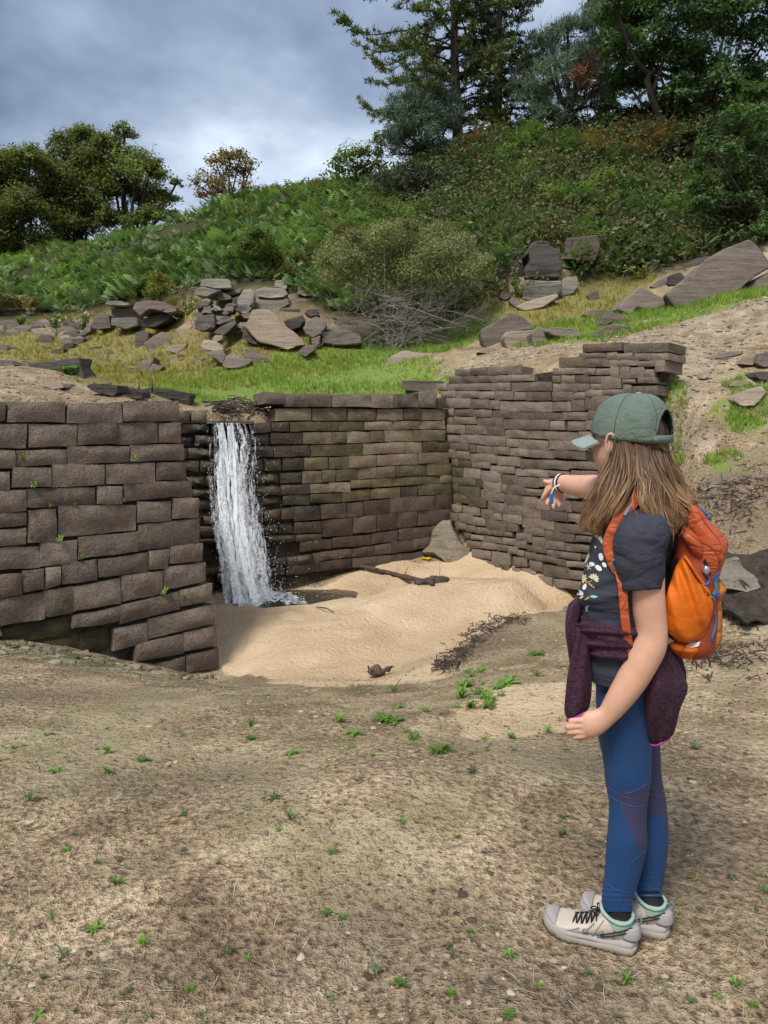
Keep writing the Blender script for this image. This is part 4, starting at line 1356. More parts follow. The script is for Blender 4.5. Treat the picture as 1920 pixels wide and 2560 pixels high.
for k in range(30):
    x, y = scree.uniform(420, 930), scree.uniform(40, 330)
    p = drop(*K8(x, y))
    if p is None:
        continue
    s = scree.uniform(22, 65)
    a0 = scree.uniform(0, 6)
    pts = [K8(x + s * .7 * math.cos(a0 - 2 * math.pi * j / 5) * scree.uniform(.8, 1.2), y + s * .26 * math.sin(a0 - 2 * math.pi * j / 5)) for j in range(5)]
    o = poly_rock(pts, float(p[1]), thick=.2, tilt=1.2, seed=5000 + k, mat=(M_ROCKL, M_ROCK, M_ROCKL)[k % 3], name='rubble_stone', rough=.06)
    tag(o, 'flat sandstone fragment in the rubble of the right bank beside the path', 'stone', 'rubble on the right bank')
K1 = crop(1100, 840, 5.53)
for k in range(16):
    x, y = scree.uniform(1080, 1650), scree.uniform(400, 590)
    s = scree.uniform(60, 130)
    q = WR.hit(*K1(x, y))
    a0 = scree.uniform(0, 6)
    pts = [K1(x + s * .55 * math.cos(a0 - 2 * math.pi * j / 5) * scree.uniform(.8, 1.2), y + s * .3 * math.sin(a0 - 2 * math.pi * j / 5)) for j in range(5)]
    o = poly_rock(pts, float(q[1]) + .25 + (590 - y) * .002, thick=.3, tilt=.7, seed=5200 + k, mat=M_ST_R if k % 2 else M_ROCK, name='rubble_stone', rough=.06)
    tag(o, 'loose rubble stone in the broken top of the right-hand wall', 'stone', 'rubble in the broken wall top')
rocks(crop(0, 0, 1), 15, [
    ('pale split slab on the grass edge in front of the willow bush', [(955, 918), (975, 893), (1010, 875), (1060, 882), (1085, 885), (1080, 895), (1040, 905), (990, 918)], dict(thick=.7, Y=14.0, tilt=.8, mat=M_ROCKL)),
    ('sawn stone block sunk in the turf where the two walls meet', [(1005, 972), (1006, 951), (1110, 953), (1112, 975), (1060, 982)], dict(thick=.5, Y=12.6, tilt=.2, name='cut_block', mat=M_ROCK, bevel=.02)),
])
# clay lump in the corner of the pit
rocks(crop(0, 0, 1), 10.9, [('cracked grey clay lump standing in the corner between the two walls', [(1050, 1385), (1068, 1350), (1085, 1322), (1110, 1302), (1135, 1305), (1150, 1340), (1172, 1372), (1178, 1395), (1120, 1402)], dict(thick=.8, Y=10.9, tilt=.5, rough=.17, name='clay_lump', mat=M_MUD, cat='clay lump'))])

# undercut earth bank behind the backpack
rocks(crop(0, 0, 1), 5.9, [
    ('dark undercut earth bank at the right edge behind the backpack', [(1775, 1440), (1800, 1415), (1850, 1395), (1930, 1385), (2010, 1395), (2020, 1540), (1920, 1562), (1850, 1552), (1800, 1525)], dict(thick=.6, Y=5.6, tilt=1.1, rough=.2, rest=False, mat=M_EARTH, name='earth_bank', cat='earth bank')),
    ('whitish clay crust on top of the undercut bank', [(1790, 1425), (1815, 1404), (1850, 1402), (1878, 1432), (1905, 1468), (1870, 1482), (1825, 1470), (1800, 1462)], dict(thick=.3, Y=5.84, tilt=1.1, rough=.2, rest=False, mat=M_CLAY, name='clay_crust', cat='clay crust')),
])
# ------------------------------------------------------------------ vegetation
def leaf_material(name, trans=.35, rough=.6, spec=.3):
    m, nt, bs = material(name)
    c = nt.attr('col')
    nt.l.new(c, bs.inputs['Base Color'])
    bs.inputs['Roughness'].default_value = rough
    bs.inputs['Specular IOR Level'].default_value = spec
    tr = nt.add('ShaderNodeBsdfTranslucent')
    nt.l.new(nt.mix(1, c, (1.25, 1.3, .7), 'MULTIPLY'), tr.inputs['Color'])
    mx = nt.add('ShaderNodeMixShader')
    mx.inputs[0].default_value = trans
    nt.l.new(bs.outputs[0], mx.inputs[1])
    nt.l.new(tr.outputs[0], mx.inputs[2])
    nt.l.new(mx.outputs[0], nt.n['Material Output'].inputs['Surface'])
    return m


M_LEAF = leaf_material('leaf')
M_NEEDLE = leaf_material('needle', .15, .7)


def bark_material(name, a, b):
    m, nt, bs = material(name)
    n = nt.noise(nt.mapping(tc(nt), scale=(6, 6, 1.2)), 3, 3, .7)
    nt.l.new(nt.ramp(n, [(0.35, a), (0.65, b)]), bs.inputs['Base Color'])
    bs.inputs['Roughness'].default_value = .95
    return m


M_BARK = bark_material('bark_dark', (.025, .02, .016), (.085, .07, .055))
M_TWIG = bark_material('dead_twig', (.17, .15, .13), (.34, .31, .275))
M_LOG = bark_material('wet_wood', (.035, .024, .017), (.11, .08, .058))


def unitv(v):
    return v / np.maximum(np.linalg.norm(v, axis=-1, keepdims=True), 1e-9)


def leaf_quads(P, N, size, aspect, rg, droop=None):
    """rhombic leaves at P, long axis random in the plane normal to N"""
    n = len(P)
    N = unitv(N)
    t = unitv(np.cross(N, rg.normal(size=(n, 3))))
    b = np.cross(N, t)
    s = (size if np.ndim(size) else np.full(n, size))[:, None]
    V = np.stack([P - t * s, P - b * s * aspect + N * s * .15, P + t * s, P + b * s * aspect + N * s * .15], 1).reshape(-1, 3)
    Q = np.arange(n * 4).reshape(-1, 4)
    return V, Q


def leaf_object(name, V, Q, cols, mat, parent, per=4):
    org = np.array(parent_world(parent)) if parent is not None else np.zeros(3)
    me = fast_mesh(name, V - org, quads=Q, smooth=False)
    vcol(me, 'col', np.repeat(cols, per, axis=0))
    return link(name, me, mat, parent)


def pal(cols, n, rg, jitter=.18):
    cols = np.asarray(cols, float)
    k = rg.randint(0, len(cols), n)
    c = cols[k] * (1 + rg.normal(size=(n, 1)) * jitter)
    return np.clip(c, .004, 1)


def blob_tree(name, label, cat, base, blobs, Y, cols, seed, leaf=.09, aspect=.5, cover=3.2, clump=.30, trunk_r=.16, group=None, limbs=True, mat=None, needle=False,
              bark=None, multi=1, dY=.8, flat=.9, crown_name='crown', twigs=3, up_bias=.8, shell=.72):
    """tree or shrub: trunk and limbs reaching into lobes of foliage. base: picture foot; blobs: picture lobes (u, v, r) at distance Y"""
    rg = np.random.RandomState(seed)
    mpp = Y / FPX * 1.03
    hit = drop(*base) if not isinstance(base, np.ndarray) else base
    foot = at(base[0], base[1], Y) if not isinstance(base, np.ndarray) else base
    g = ground_at(foot[0], foot[1])
    foot = np.array((foot[0], foot[1], min(g, foot[2]) - .05))
    root = empty(name, foot)
    tag(root, label, cat, group)
    C, RR = [], []
    for (u, v, r) in blobs:
        C.append(at(u, v, Y + rg.uniform(-dY, dY)))
        RR.append(r * mpp)
    C, RR = np.array(C), np.array(RR)
    wood = MB()
    top = C[np.argmax(C[:, 2])]
    stems = []
    for s in range(multi):
        mid = foot * .55 + C.mean(0) * .45 + rg.normal(size=3) * .15 * RR.mean()
        if multi > 1:
            mid = foot * .5 + C[rg.randint(len(C))] * .5
        stem = spline([foot + rg.normal(size=3) * (.1 if multi > 1 else 0) * np.array((1, 1, 0)), foot * .7 + mid * .3 + rg.normal(size=3) * .05, mid, mid * .6 + C.mean(0) * .4], 10)
        wood.tube(stem, np.linspace(trunk_r, trunk_r * .35, 10), 7)
        stems.append(stem)
    PP, NN, SH = [], [], []
    for c, r in zip(C, RR):
        if limbs:
            st = stems[rg.randint(len(stems))]
            j = rg.randint(3, 9)
            st0 = st[j]
            bend = (st0 + c) / 2 + np.array((0, 0, -.15 * np.linalg.norm(c - st0))) + rg.normal(size=3) * .1 * r
            limb = spline([st0, bend, c, c + (c - bend) * .08], 8)
            wood.tube(limb, np.linspace(trunk_r * .42, trunk_r * .1, 8), 5, cap=False)
        k = max(8, int(26 * (1 if r > .8 else .7)))
        dirs = unitv(rg.normal(size=(k, 3)))
        dirs[:, 2] = np.where(dirs[:, 2] < -.35, -dirs[:, 2] * .6, dirs[:, 2])
        sub = c + dirs * r * rg.uniform(shell - .25, shell + .2, (k, 1)) * np.array((1, 1, flat))
        if limbs:
            for q in sub[:twigs * 3]:
                wood.tube(spline([c + rg.normal(size=3) * .1 * r, (c + q) / 2 + rg.normal(size=3) * .08 * r, q], 5), np.linspace(trunk_r * .1, trunk_r * .025, 5), 3, cap=False)
        area = math.pi * r * r
        nl = int(cover * area / (leaf * leaf * aspect * 2))
        which = rg.randint(0, k, nl)
        rc = r * clump
        off = rg.normal(size=(nl, 3)) * rc * np.array((1, 1, .62)) * .62
        P = sub[which] + off
        N = unitv(P - c) * .6 + rg.normal(size=(nl, 3)) * .55 + np.array((0, 0, up_bias))
        PP.append(P)
        NN.append(N)
        SH.append(np.repeat(rg.uniform(.75, 1.25), nl) * (1 + .25 * (rg.uniform(size=k) - .5)[which]))
    wood.build('trunk', bark or M_BARK, root)
    P, N, SH = np.concatenate(PP), np.concatenate(NN), np.concatenate(SH)
    n = len(P)
    if needle:
        d = unitv(rg.normal(size=(n, 3)) + N * .6)
        s = leaf * rg.uniform(.7, 1.4, (n, 1))
        side = unitv(np.cross(d, rg.normal(size=(n, 3)))) * s * aspect * .5
        V = np.stack([P - side, P + side, P + d * s * 1.8 + side * .3, P + d * s * 1.8 - side * .3], 1).reshape(-1, 3)
        Q = np.arange(n * 4).reshape(-1, 4)
    else:
        V, Q = leaf_quads(P, N, leaf * rg.uniform(.7, 1.35, n), aspect, rg)
    col = pal(cols, n, rg) * SH[:, None]
    leaf_object(crown_name, V, Q, col, mat or (M_NEEDLE if needle else M_LEAF), root)
    return root


G_OAK = [(.14, .185, .042), (.115, .16, .036), (.18, .205, .048), (.08, .12, .03), (.20, .21, .05)]
G_DEEP = [(0.07, 0.139, 0.051), (0.093, 0.174, 0.058), (0.051, 0.104, 0.042), (0.128, 0.209, 0.07)]
G_PINE = [(0.099, 0.166, 0.111), (0.133, 0.199, 0.133), (0.066, 0.114, 0.079), (0.166, 0.221, 0.133)]
G_LARCH = [(.10, .145, .035), (.125, .17, .04), (.075, .115, .03), (.155, .18, .045)]
G_AUT = [(0.312, 0.169, 0.039), (0.247, 0.156, 0.039), (0.156, 0.143, 0.039), (0.351, 0.221, 0.052), (0.13, 0.117, 0.039)]
G_WIL = [(.27, .29, .125), (.22, .245, .11), (.34, .35, .16), (.18, .205, .09)]
G_SHR = [(0.105, 0.165, 0.03), (0.135, 0.195, 0.038), (0.075, 0.128, 0.027), (0.165, 0.21, 0.045)]

FAR = 'broadleaf trees on the left skyline'
blob_tree('broadleaf_tree', 'dark green broadleaf tree on the skyline, left of the three, cut by the frame', 'tree', (35, 690), [(30, 450, 70), (-40, 500, 90), (60, 540, 80), (10, 590, 80), (75, 400, 42), (-30, 420, 60), (90, 620, 60), (40, 650, 60), (-60, 620, 90), (5, 410, 45)], 47, G_OAK, 1, leaf=.095, cover=3.3, trunk_r=.3, group=FAR, dY=1.6)
blob_tree('broadleaf_tree', 'round green broadleaf tree on the skyline, middle of the three', 'tree', (225, 660), [(190, 420, 75), (130, 470, 70), (215, 350, 42), (170, 370, 45), (200, 500, 90), (120, 550, 75), (190, 590, 70), (250, 440, 55), (150, 620, 50), (110, 430, 45), (75, 500, 40), (235, 540, 55)], 49, G_OAK, 2, leaf=.095, cover=3.3, trunk_r=.3, group=FAR, dY=1.6)
blob_tree('broadleaf_tree', 'spreading green broadleaf tree on the skyline with sky showing through its lower limbs', 'tree', (292, 640), [(300, 400, 62), (310, 340, 35), (340, 450, 75), (290, 480, 65), (370, 510, 60), (410, 500, 38), (400, 545, 48), (430, 545, 25), (345, 560, 45), (280, 550, 45), (375, 430, 38), (320, 590, 30), (440, 460, 16), (270, 360, 40)], 48, G_OAK, 3, leaf=.095, cover=2.7, trunk_r=.32, group=FAR, dY=1.6, clump=.26)
blob_tree('autumn_tree', 'small thin tree with turning golden-brown leaves standing alone on the skyline', 'tree', (590, 525), [(565, 425, 50), (520, 455, 36), (610, 435, 42), (575, 392, 30), (535, 490, 34), (622, 478, 30), (500, 490, 24), (560, 475, 40), (540, 405, 26), (630, 410, 20), (600, 390, 24), (490, 460, 18)], 44, G_AUT, 4, leaf=.085, cover=1.05, trunk_r=.16, dY=1.2, twigs=6, clump=.34)
blob_tree('ridge_shrub', 'loose green shrub on the ridge left of the larches', 'shrub', (900, 440), [(880, 395, 40), (840, 425, 34), (930, 385, 34), (960, 350, 28), (900, 430, 36), (850, 400, 20), (940, 420, 35)], 36.5, G_SHR, 5, leaf=.08, cover=1.5, trunk_r=.08, multi=3)
blob_tree('pine_tree', 'blue-green young pine standing in front of the two larches', 'tree', (1085, 430), [(1055, 215, 45), (1020, 270, 55), (1085, 265, 58), (1050, 330, 70), (1000, 340, 45), (1110, 330, 50), (1060, 390, 60), (1110, 395, 45), (985, 290, 30), (1130, 280, 32), (990, 385, 32)], 33.0, G_PINE, 6, leaf=.11, aspect=.24, cover=3.0, trunk_r=.14, needle=True, clump=.22)
blob_tree('pine_shrub', 'low spreading dark pine shrub on the slope below the young pine', 'shrub', (1090, 540), [(1000, 450, 50), (1060, 460, 55), (1120, 480, 50), (1165, 490, 32), (1040, 500, 50), (1000, 500, 38), (1100, 520, 45), (960, 460, 35)], 29.5, [(.045, .06, .032), (.055, .07, .04), (.035, .045, .026)], 7, leaf=.12, aspect=.4, cover=2.2, trunk_r=.1, multi=3, needle=True)
blob_tree('pine_tree', 'tall pine with a dark bole in the middle of the ridge', 'tree', (1458, 335), [(1380, 125, 62), (1330, 185, 50), (1420, 90, 55), (1335, 250, 52), (1380, 200, 60), (1440, 160, 50), (1490, 50, 50), (1510, 110, 45), (1360, 290, 45), (1430, 260, 35), (1500, 190, 38), (1410, 310, 34), (1520, 250, 34), (1300, 215, 28)], 32.5, G_PINE, 8, leaf=.12, aspect=.24, cover=3.3, trunk_r=.27, needle=True, clump=.22)
rust = blob_tree('dead_branch', 'rusty brown dead branch of needles hanging in the tall pine', 'branch', (1478, 235), [(1445, 190, 24), (1462, 215, 22), (1470, 180, 20), (1480, 140, 18)], 31.6, [(.16, .06, .03), (.2, .085, .04), (.12, .05, .03)], 9, leaf=.13, aspect=.3, cover=2.0, trunk_r=.04, needle=True)
blob_tree('broadleaf_tree', 'large dark broadleaf tree with forked pale stems filling the upper right corner', 'tree', (1690, 365), [(1600, 50, 75), (1700, 40, 90), (1820, 40, 95), (1910, 110, 80), (1560, 120, 55), (1640, 140, 70), (1740, 150, 75), (1600, 215, 50), (1700, 240, 55), (1790, 230, 60), (1560, 200, 45), (1860, 200, 60), (1540, 20, 45), (1760, -30, 90), (1640, -40, 90), (1900, -10, 80), (1640, 290, 36), (1760, 300, 45), (1520, 270, 30)], 30.5, G_DEEP, 10, leaf=.085, cover=3.6, trunk_r=.2, multi=3, dY=1.5, clump=.26)
blob_tree('broadleaf_tree', 'bushy dark green tree leaning in from the right edge above the tilted slab', 'tree', (1900, 610), [(1850, 320, 60), (1800, 400, 60), (1880, 450, 70), (1755, 470, 42), (1830, 520, 62), (1900, 570, 55), (1780, 510, 45), (1910, 370, 65), (1900, 250, 50), (1740, 420, 26), (1810, 580, 45), (1870, 600, 40), (1770, 360, 30), (1930, 480, 60)], 22.5, [(.07, .135, .042), (.095, .165, .05), (.055, .105, .034), (.125, .20, .07)], 11, leaf=.06, cover=2.4, trunk_r=.14, multi=2, dY=.9, clump=.25)
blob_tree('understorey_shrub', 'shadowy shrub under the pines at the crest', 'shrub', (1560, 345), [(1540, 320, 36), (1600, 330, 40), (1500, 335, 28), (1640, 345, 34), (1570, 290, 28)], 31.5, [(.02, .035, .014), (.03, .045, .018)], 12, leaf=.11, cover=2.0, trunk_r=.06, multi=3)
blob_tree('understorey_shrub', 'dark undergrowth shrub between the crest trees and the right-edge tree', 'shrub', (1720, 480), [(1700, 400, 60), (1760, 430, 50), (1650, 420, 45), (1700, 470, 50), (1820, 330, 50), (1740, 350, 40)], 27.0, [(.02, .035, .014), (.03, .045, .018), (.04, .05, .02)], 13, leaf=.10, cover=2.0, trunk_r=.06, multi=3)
blob_tree('leafy_shrub', 'bright green leafy shrub growing on top of the rock outcrop', 'shrub', (650, 705), [(640, 630, 52), (600, 660, 40), (690, 655, 42), (645, 590, 34), (570, 650, 24), (650, 680, 40), (710, 690, 26)], 22.3, G_SHR, 14, leaf=.05, cover=2.2, trunk_r=.05, multi=4, dY=.5)
blob_tree('hawthorn_shrub', 'yellowing shrub with orange tints at the edge of the bracken', 'shrub', (405, 740), [(400, 700, 26), (420, 720, 20), (385, 725, 18), (395, 690, 12)], 24.5, [(.18, .16, .03), (.26, .17, .03), (.09, .12, .025)], 15, leaf=.07, cover=1.8, trunk_r=.03, multi=3, dY=.3)


# ---- willow bush: olive foliage above, bare grey twigs below
wb = blob_tree('willow_bush', 'wide olive-green willow bush with bare pale twigs along its lower half', 'bush', (985, 860),
               [(850, 650, 58), (930, 630, 62), (1030, 620, 66), (1110, 640, 60), (1170, 665, 45), (870, 700, 55), (960, 690, 75), (1070, 690, 70), (1160, 700, 45), (825, 700, 34), (1205, 650, 26), (960, 590, 40), (1100, 590, 42), (1020, 570, 32), (890, 600, 34), (1150, 610, 34), (1210, 690, 20), (820, 660, 30)],
               18.8, G_WIL, 16, leaf=.034, aspect=.42, cover=1.9, clump=.4, trunk_r=.045, multi=7, bark=M_TWIG, dY=.7, up_bias=.3, twigs=6)
tw = MB()
rg = np.random.RandomState(44)
for k in range(110):
    u0, v0 = rg.uniform(870, 1120), rg.uniform(760, 850)
    ang = rg.uniform(-math.pi, math.pi)
    L = rg.uniform(50, 150)
    u1 = np.clip(u0 + math.cos(ang) * L * 1.3, 805, 1240)
    v1 = np.clip(v0 + math.sin(ang) * L * .62 - 12, 690, 862)
    ya, yb = rg.uniform(18.0, 19.2), rg.uniform(17.6, 19.3)
    a, b = at(u0, v0, ya), at(u1, v1, yb)
    gz = ground_at(b[0], b[1])
    b[2] = max(b[2], gz + .02)
    m = (a + b) / 2 + rg.normal(size=3) * .1
    pts = spline([a, m, b], 7)
    tw.tube(pts, np.linspace(.013, .004, 7), 3, cap=False)
    for s in range(5):
        i = rg.randint(2, 7)
        d = unitv((b - a)[None])[0] * .3 + rg.normal(size=3) * .22
        tw.tube(spline([pts[i], pts[i] + d * .5 + rg.normal(size=3) * .03, pts[i] + d], 4), np.linspace(.006, .0025, 4), 3, cap=False)
tw.build('bare_twigs', M_TWIG, wb)


# ---- larches
def larch(label, base, top, Y, seed, reach, cols, low=.16):
    rg = np.random.RandomState(seed)
    foot = at(*base, Y)
    foot[2] = min(foot[2], ground_at(foot[0], foot[1])) - .05
    tip = at(*top, Y)
    root = empty('larch_tree', foot)
    tag(root, label, 'tree', 'larches on the ridge')
    wood = MB()
    H = tip[2] - foot[2]
    n = 14
    trunk = np.array([foot + (tip - foot) * t for t in np.linspace(0, 1, n)])
    trunk[1:-1, :2] += rg.normal(size=(n - 2, 2)) * .04
    wood.tube(trunk, np.linspace(.26, .03, n), 8)
    PV, cc = [], []
    z = low
    while z < .97:
        for _ in range(3):
            az = rg.uniform(0, 2 * math.pi)
            t = z + rg.uniform(-.01, .01)
            o = foot + (tip - foot) * t
            side = math.cos(az)
            L = reach(t, side) * rg.uniform(.7, 1.08)
            d = np.array((math.cos(az), math.sin(az), 0))
            drp = rg.uniform(-.02, .16)
            pts = spline([o, o + d * L * .4 + np.array((0, 0, L * .04)), o + d * L * .75 + np.array((0, 0, -L * drp * .6)), o + d * L + np.array((0, 0, L * rg.uniform(-.02, .16)))], 10)
            wood.tube(pts, np.linspace(.05 * min(1, L / 3), .008, 10), 4, cap=False)
            m = int(L * 8)
            for q in range(m):
                f = rg.uniform(.15, 1.0)
                i = min(int(f * 9), 8)
                p = pts[i] + (pts[i + 1] - pts[i]) * (f * 9 - i)
                sd = unitv(np.cross(d, (0, 0, 1.0))[None])[0] * rg.choice((-1, 1))
                tl = rg.uniform(.25, .75) * (1.15 - f * .55)
                e = p + (sd * .62 + d * .55 + np.array((0, 0, rg.uniform(-.35, .3)))) * tl
                wood.tube([p, e], [.008, .004], 3, cap=False)
                k = int(10 + tl * 26)
                tt = rg.uniform(0, 1, k)[:, None]
                PV.append(p * (1 - tt) + e * tt + rg.normal(size=(k, 3)) * .03)
                cc.append(np.full(k, rg.uniform(.75, 1.25)))
        z += .021
    wood.build('trunk', M_BARK, root)
    P = np.concatenate(PV)
    k = len(P)
    s = rg.uniform(.055, .12, (k, 1))
    d = unitv(rg.normal(size=(k, 3)) + np.array((0, 0, .5)))
    sd = unitv(np.cross(d, rg.normal(size=(k, 3)))) * s * .22
    V = np.stack([P - sd, P + sd, P + d * s * 1.6 + sd * .4, P + d * s * 1.6 - sd * .4], 1).reshape(-1, 3)
    leaf_object('crown', V, np.arange(k * 4).reshape(-1, 4), pal(cols, k, rg) * np.concatenate(cc)[:, None], M_NEEDLE, root)
    return root


larch('tall larch on the ridge with long branches sweeping out to the left', (1147, 405), (1120, -420), 34.5, 31, lambda t, s: (5.8 if s < 0 else 3.6) * (1 - t) ** .55 * (.75 + .5 * math.sin(min(1, (t - .1) * 3) * 1.57)), G_LARCH, .10)
larch('slimmer larch just right of the tall larch, its bare lower stem against the sky', (1237, 385), (1260, -330), 35.0, 32, lambda t, s: 3.1 * (1 - t) ** .55, [(.035, .055, .018), (.045, .065, .02), (.028, .045, .016)], .15)
larch('broken-topped conifer half hidden behind the tall pine', (1520, 340), (1500, -60), 36.0, 33, lambda t, s: 2.0 * (1 - t) ** .6, [(.05, .055, .018), (.07, .06, .02)], .25)


# ---- bracken and undergrowth
def frond(rg, pairs=9):
    """one fern frond: bent rachis with tapering pinnae; ~1 m long, stands on the origin, arching to +x"""
    V, T = [], []
    a0, a1 = rg.uniform(1.15, 1.4), rg.uniform(-.1, .5)
    p = np.zeros(3)
    pts = [p.copy()]
    for i in range(pairs + 3):
        a = a0 + (a1 - a0) * (i / (pairs + 2)) ** 1.2
        p = p + np.array((math.cos(a), 0, math.sin(a))) / (pairs + 3)
        pts.append(p.copy())
    pts = np.array(pts)
    for i in range(3, pairs + 3):
        f = (i - 3) / (pairs - 1)
        L = (.34 * (1 - f) ** .8 + .03) * rg.uniform(.85, 1.1)
        q = pts[i]
        tdir = unitv((pts[i + 1] - pts[i - 1])[None])[0]
        up_ = np.array((-tdir[2], 0, tdir[0]))
        for s in (-1, 1):
            e = q + np.array((0, s, 0)) * L + tdir * L * .35 - up_ * L * rg.uniform(.05, .35)
            w = tdir * L * .17 + tdir * .012
            n = len(V)
            mid = (q + e) / 2 + up_ * L * .06
            V += [q - w * .5, mid - w, e, mid + w * 1.1]
            T += [(n, n + 1, n + 3), (n + 1, n + 2, n + 3)]
    n = len(V)
    V += [pts[0] + np.array((0, .008, 0)), pts[0] - np.array((0, .008, 0)), pts[4], pts[-1]]
    T += [(n, n + 1, n + 2)]
    return np.array(V), np.array(T)


def scatter(templates, P, yaw, scl, lean, rg):
    """copies of small meshes -> one vertex/triangle set"""
    VV, TT, ids = [], [], []
    n0 = 0
    pick = rg.randint(0, len(templates), len(P))
    for t, (V, T) in enumerate(templates):
        m = pick == t
        k = m.sum()
        if not k:
            continue
        s = scl[m][:, None]
        c, sn = np.cos(yaw[m])[:, None], np.sin(yaw[m])[:, None]
        x, y, z = V[None, :, 0] * s, V[None, :, 1] * s, V[None, :, 2] * s
        X = x * c - y * sn
        Y_ = x * sn + y * c
        W_ = np.stack([X + lean[m][:, None, 0] * z, Y_ + lean[m][:, None, 1] * z, z], -1) + P[m][:, None]
        VV.append(W_.reshape(-1, 3))
        TT.append((T[None] + (np.arange(k) * len(V))[:, None, None]).reshape(-1, 3) + n0)
        ids.append(np.repeat(np.nonzero(m)[0], len(V)))
        n0 += k * len(V)
    return np.concatenate(VV), np.concatenate(TT), np.concatenate(ids)


def stuff(name, label, templates, P, yaw, scl, cols, mat, rg, lean=None):
    lean = np.zeros((len(P), 2)) if lean is None else lean
    V, T, ids = scatter(templates, P, yaw, scl, lean, rg)
    me = fast_mesh(name, V, tris=T, smooth=False)
    vcol(me, 'col', cols[ids])
    o = link(name, me, mat)
    tag(o, label, kind='stuff')
    return o


rg = np.random.RandomState(91)
FR = [frond(rg, 7) for _ in range(6)]
n = 75000
yy = 20.5 + 32 * rg.uniform(size=n) ** 1.15
xx = rg.uniform(-1, 1, n) * (yy * .60 + 2)
zz = hz(xx, yy)
uu, vv = pix(xx, yy, zz)
keep = vv < np.interp(uu, edge_u, edge_v) + rg.normal(size=n) * 5
crest = np.interp(uu, [-500, 0, 270, 450, 600, 830, 1100, 1250, 1450, 1700, 1900, 2300], [57, 52, 51.5, 47.5, 43.5, 39.5, 37.5, 35.5, 34.5, 33.5, 33.5, 33.5])
keep &= yy < crest
xx, yy, zz, uu, vv = xx[keep], yy[keep], zz[keep], uu[keep], vv[keep]
n = min(len(xx), 15500)
gapn = fbm(np.stack([xx, yy, zz], -1) * .55, 3, 166)
ok_ = np.nonzero(gapn + rg.normal(size=len(xx)) * .18 > -.34)[0]
n = min(len(ok_), 15000)
sel = ok_[rg.permutation(len(ok_))[:n]]
xx, yy, zz, uu, vv = xx[sel], yy[sel], zz[sel], uu[sel], vv[sel]
P = np.stack([xx, yy, zz - .05], -1)
g = pal([(.125, .215, .065), (.17, .265, .08), (.095, .16, .054), (.235, .315, .11), (.145, .225, .10)], n, rg)
rsty = pal([(.19, .11, .05), (.23, .15, .07), (.13, .1, .05)], n, rg)
patch = fbm(P * .22, 3, 55) + (uu - 1000) / 1800 * .55
isr = (patch > .58 + rg.normal(size=n) * .16)
shade_r = np.where(uu > 1250, .62, 1.0)[:, None]
tone_ = (1 + .38 * np.clip(fbm(P * .35, 3, 155), -1, 1))[:, None]
brn = fbm(P * .9, 2, 177) > .62
g = np.where(brn[:, None], pal([(.17, .145, .06), (.13, .105, .05)], n, rg), g)
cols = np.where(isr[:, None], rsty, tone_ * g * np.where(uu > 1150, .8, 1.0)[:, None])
dens = fbm(P * .8, 2, 66)
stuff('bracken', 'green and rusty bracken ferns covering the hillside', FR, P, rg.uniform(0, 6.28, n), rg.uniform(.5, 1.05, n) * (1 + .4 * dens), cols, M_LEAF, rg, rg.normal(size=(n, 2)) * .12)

# low leafy undergrowth and ivy on the right-hand slope and over the rock faces
n = 9000
yy = rg.uniform(19.8, 33, n)
xx = rg.uniform(-.1, .62, n) * yy
zz = hz(xx, yy)
uu, vv = pix(xx, yy, zz)
k = (vv < np.interp(uu, edge_u, edge_v) + 10) & (uu > 930)
xx, yy, zz = xx[k], yy[k], zz[k]
n = len(xx)
reps = 9
cp = np.repeat(np.stack([xx, yy, zz], -1), reps, 0) + rg.normal(size=(n * reps, 3)) * np.array((.3, .3, .22)) + np.array((0, 0, .3))
V, Q = leaf_quads(cp, rg.normal(size=(n * reps, 3)) + np.array((0, -.4, .9)), rg.uniform(.05, .1, n * reps), .55, rg)
tone = np.repeat(rg.uniform(.6, 1.3, n), reps)[:, None]
ch = np.repeat(rg.uniform(size=n) < .25, reps)
cl = np.where(ch[:, None], pal([(.17, .12, .07), (.21, .155, .09)], n * reps, rg), pal([(.06, .095, .03), (.08, .12, .035), (.105, .13, .05)], n * reps, rg)) * tone
me = fast_mesh('undergrowth', V, quads=Q, smooth=False)
vcol(me, 'col', np.repeat(cl, 4, 0))
tag(link('undergrowth', me, M_LEAF), 'tangle of ivy, bramble and dead stems on the shady slope', kind='stuff')

# hanging dead stems over the cliff
st = MB()
for k in range(220):
    u, v = rg.uniform(1240, 1640), rg.uniform(470, 640)
    p = drop(u, v)
    if p is None:
        continue
    d = np.array((rg.normal() * .25, -.25, -rg.uniform(.1, .6)))
    st.tube(spline([p + np.array((0, 0, .25)), p + d * .4 + np.array((0, -.12, .3)), p + d + np.array((0, -.15, .15))], 5), .008, 3, col=np.array((.16, .11, .07)) * rg.uniform(.6, 1.4), cap=False)
o = st.build('dead_stems', M_LEAF)
tag(o, 'dry brown stems hanging over the cliff', kind='stuff')


# ---- grass
def tuft(rg, blades=5, h=1.0, spread=.35, w=.05):
    V, T = [], []
    for b in range(blades):
        a = rg.uniform(0, 6.28)
        r = rg.uniform(0, .25)
        o = np.array((math.cos(a) * r, math.sin(a) * r, 0))
        d = np.array((math.cos(a), math.sin(a), 0)) * spread * rg.uniform(.3, 1.2)
        hh = h * rg.uniform(.6, 1.1)
        s = np.array((-math.sin(a), math.cos(a), 0)) * w
        n = len(V)
        V += [o - s, o + s, o + d * .45 + np.array((0, 0, hh * .6)) + s * .6, o + d + np.array((0, 0, hh))]
        T += [(n, n + 1, n + 2), (n, n + 2, n + 3)]
    return np.array(V), np.array(T)


TF = [tuft(rg) for _ in range(5)]


def mask_fn(key):
    return [(plan(poly), w) for poly, w in PATCH[key]]


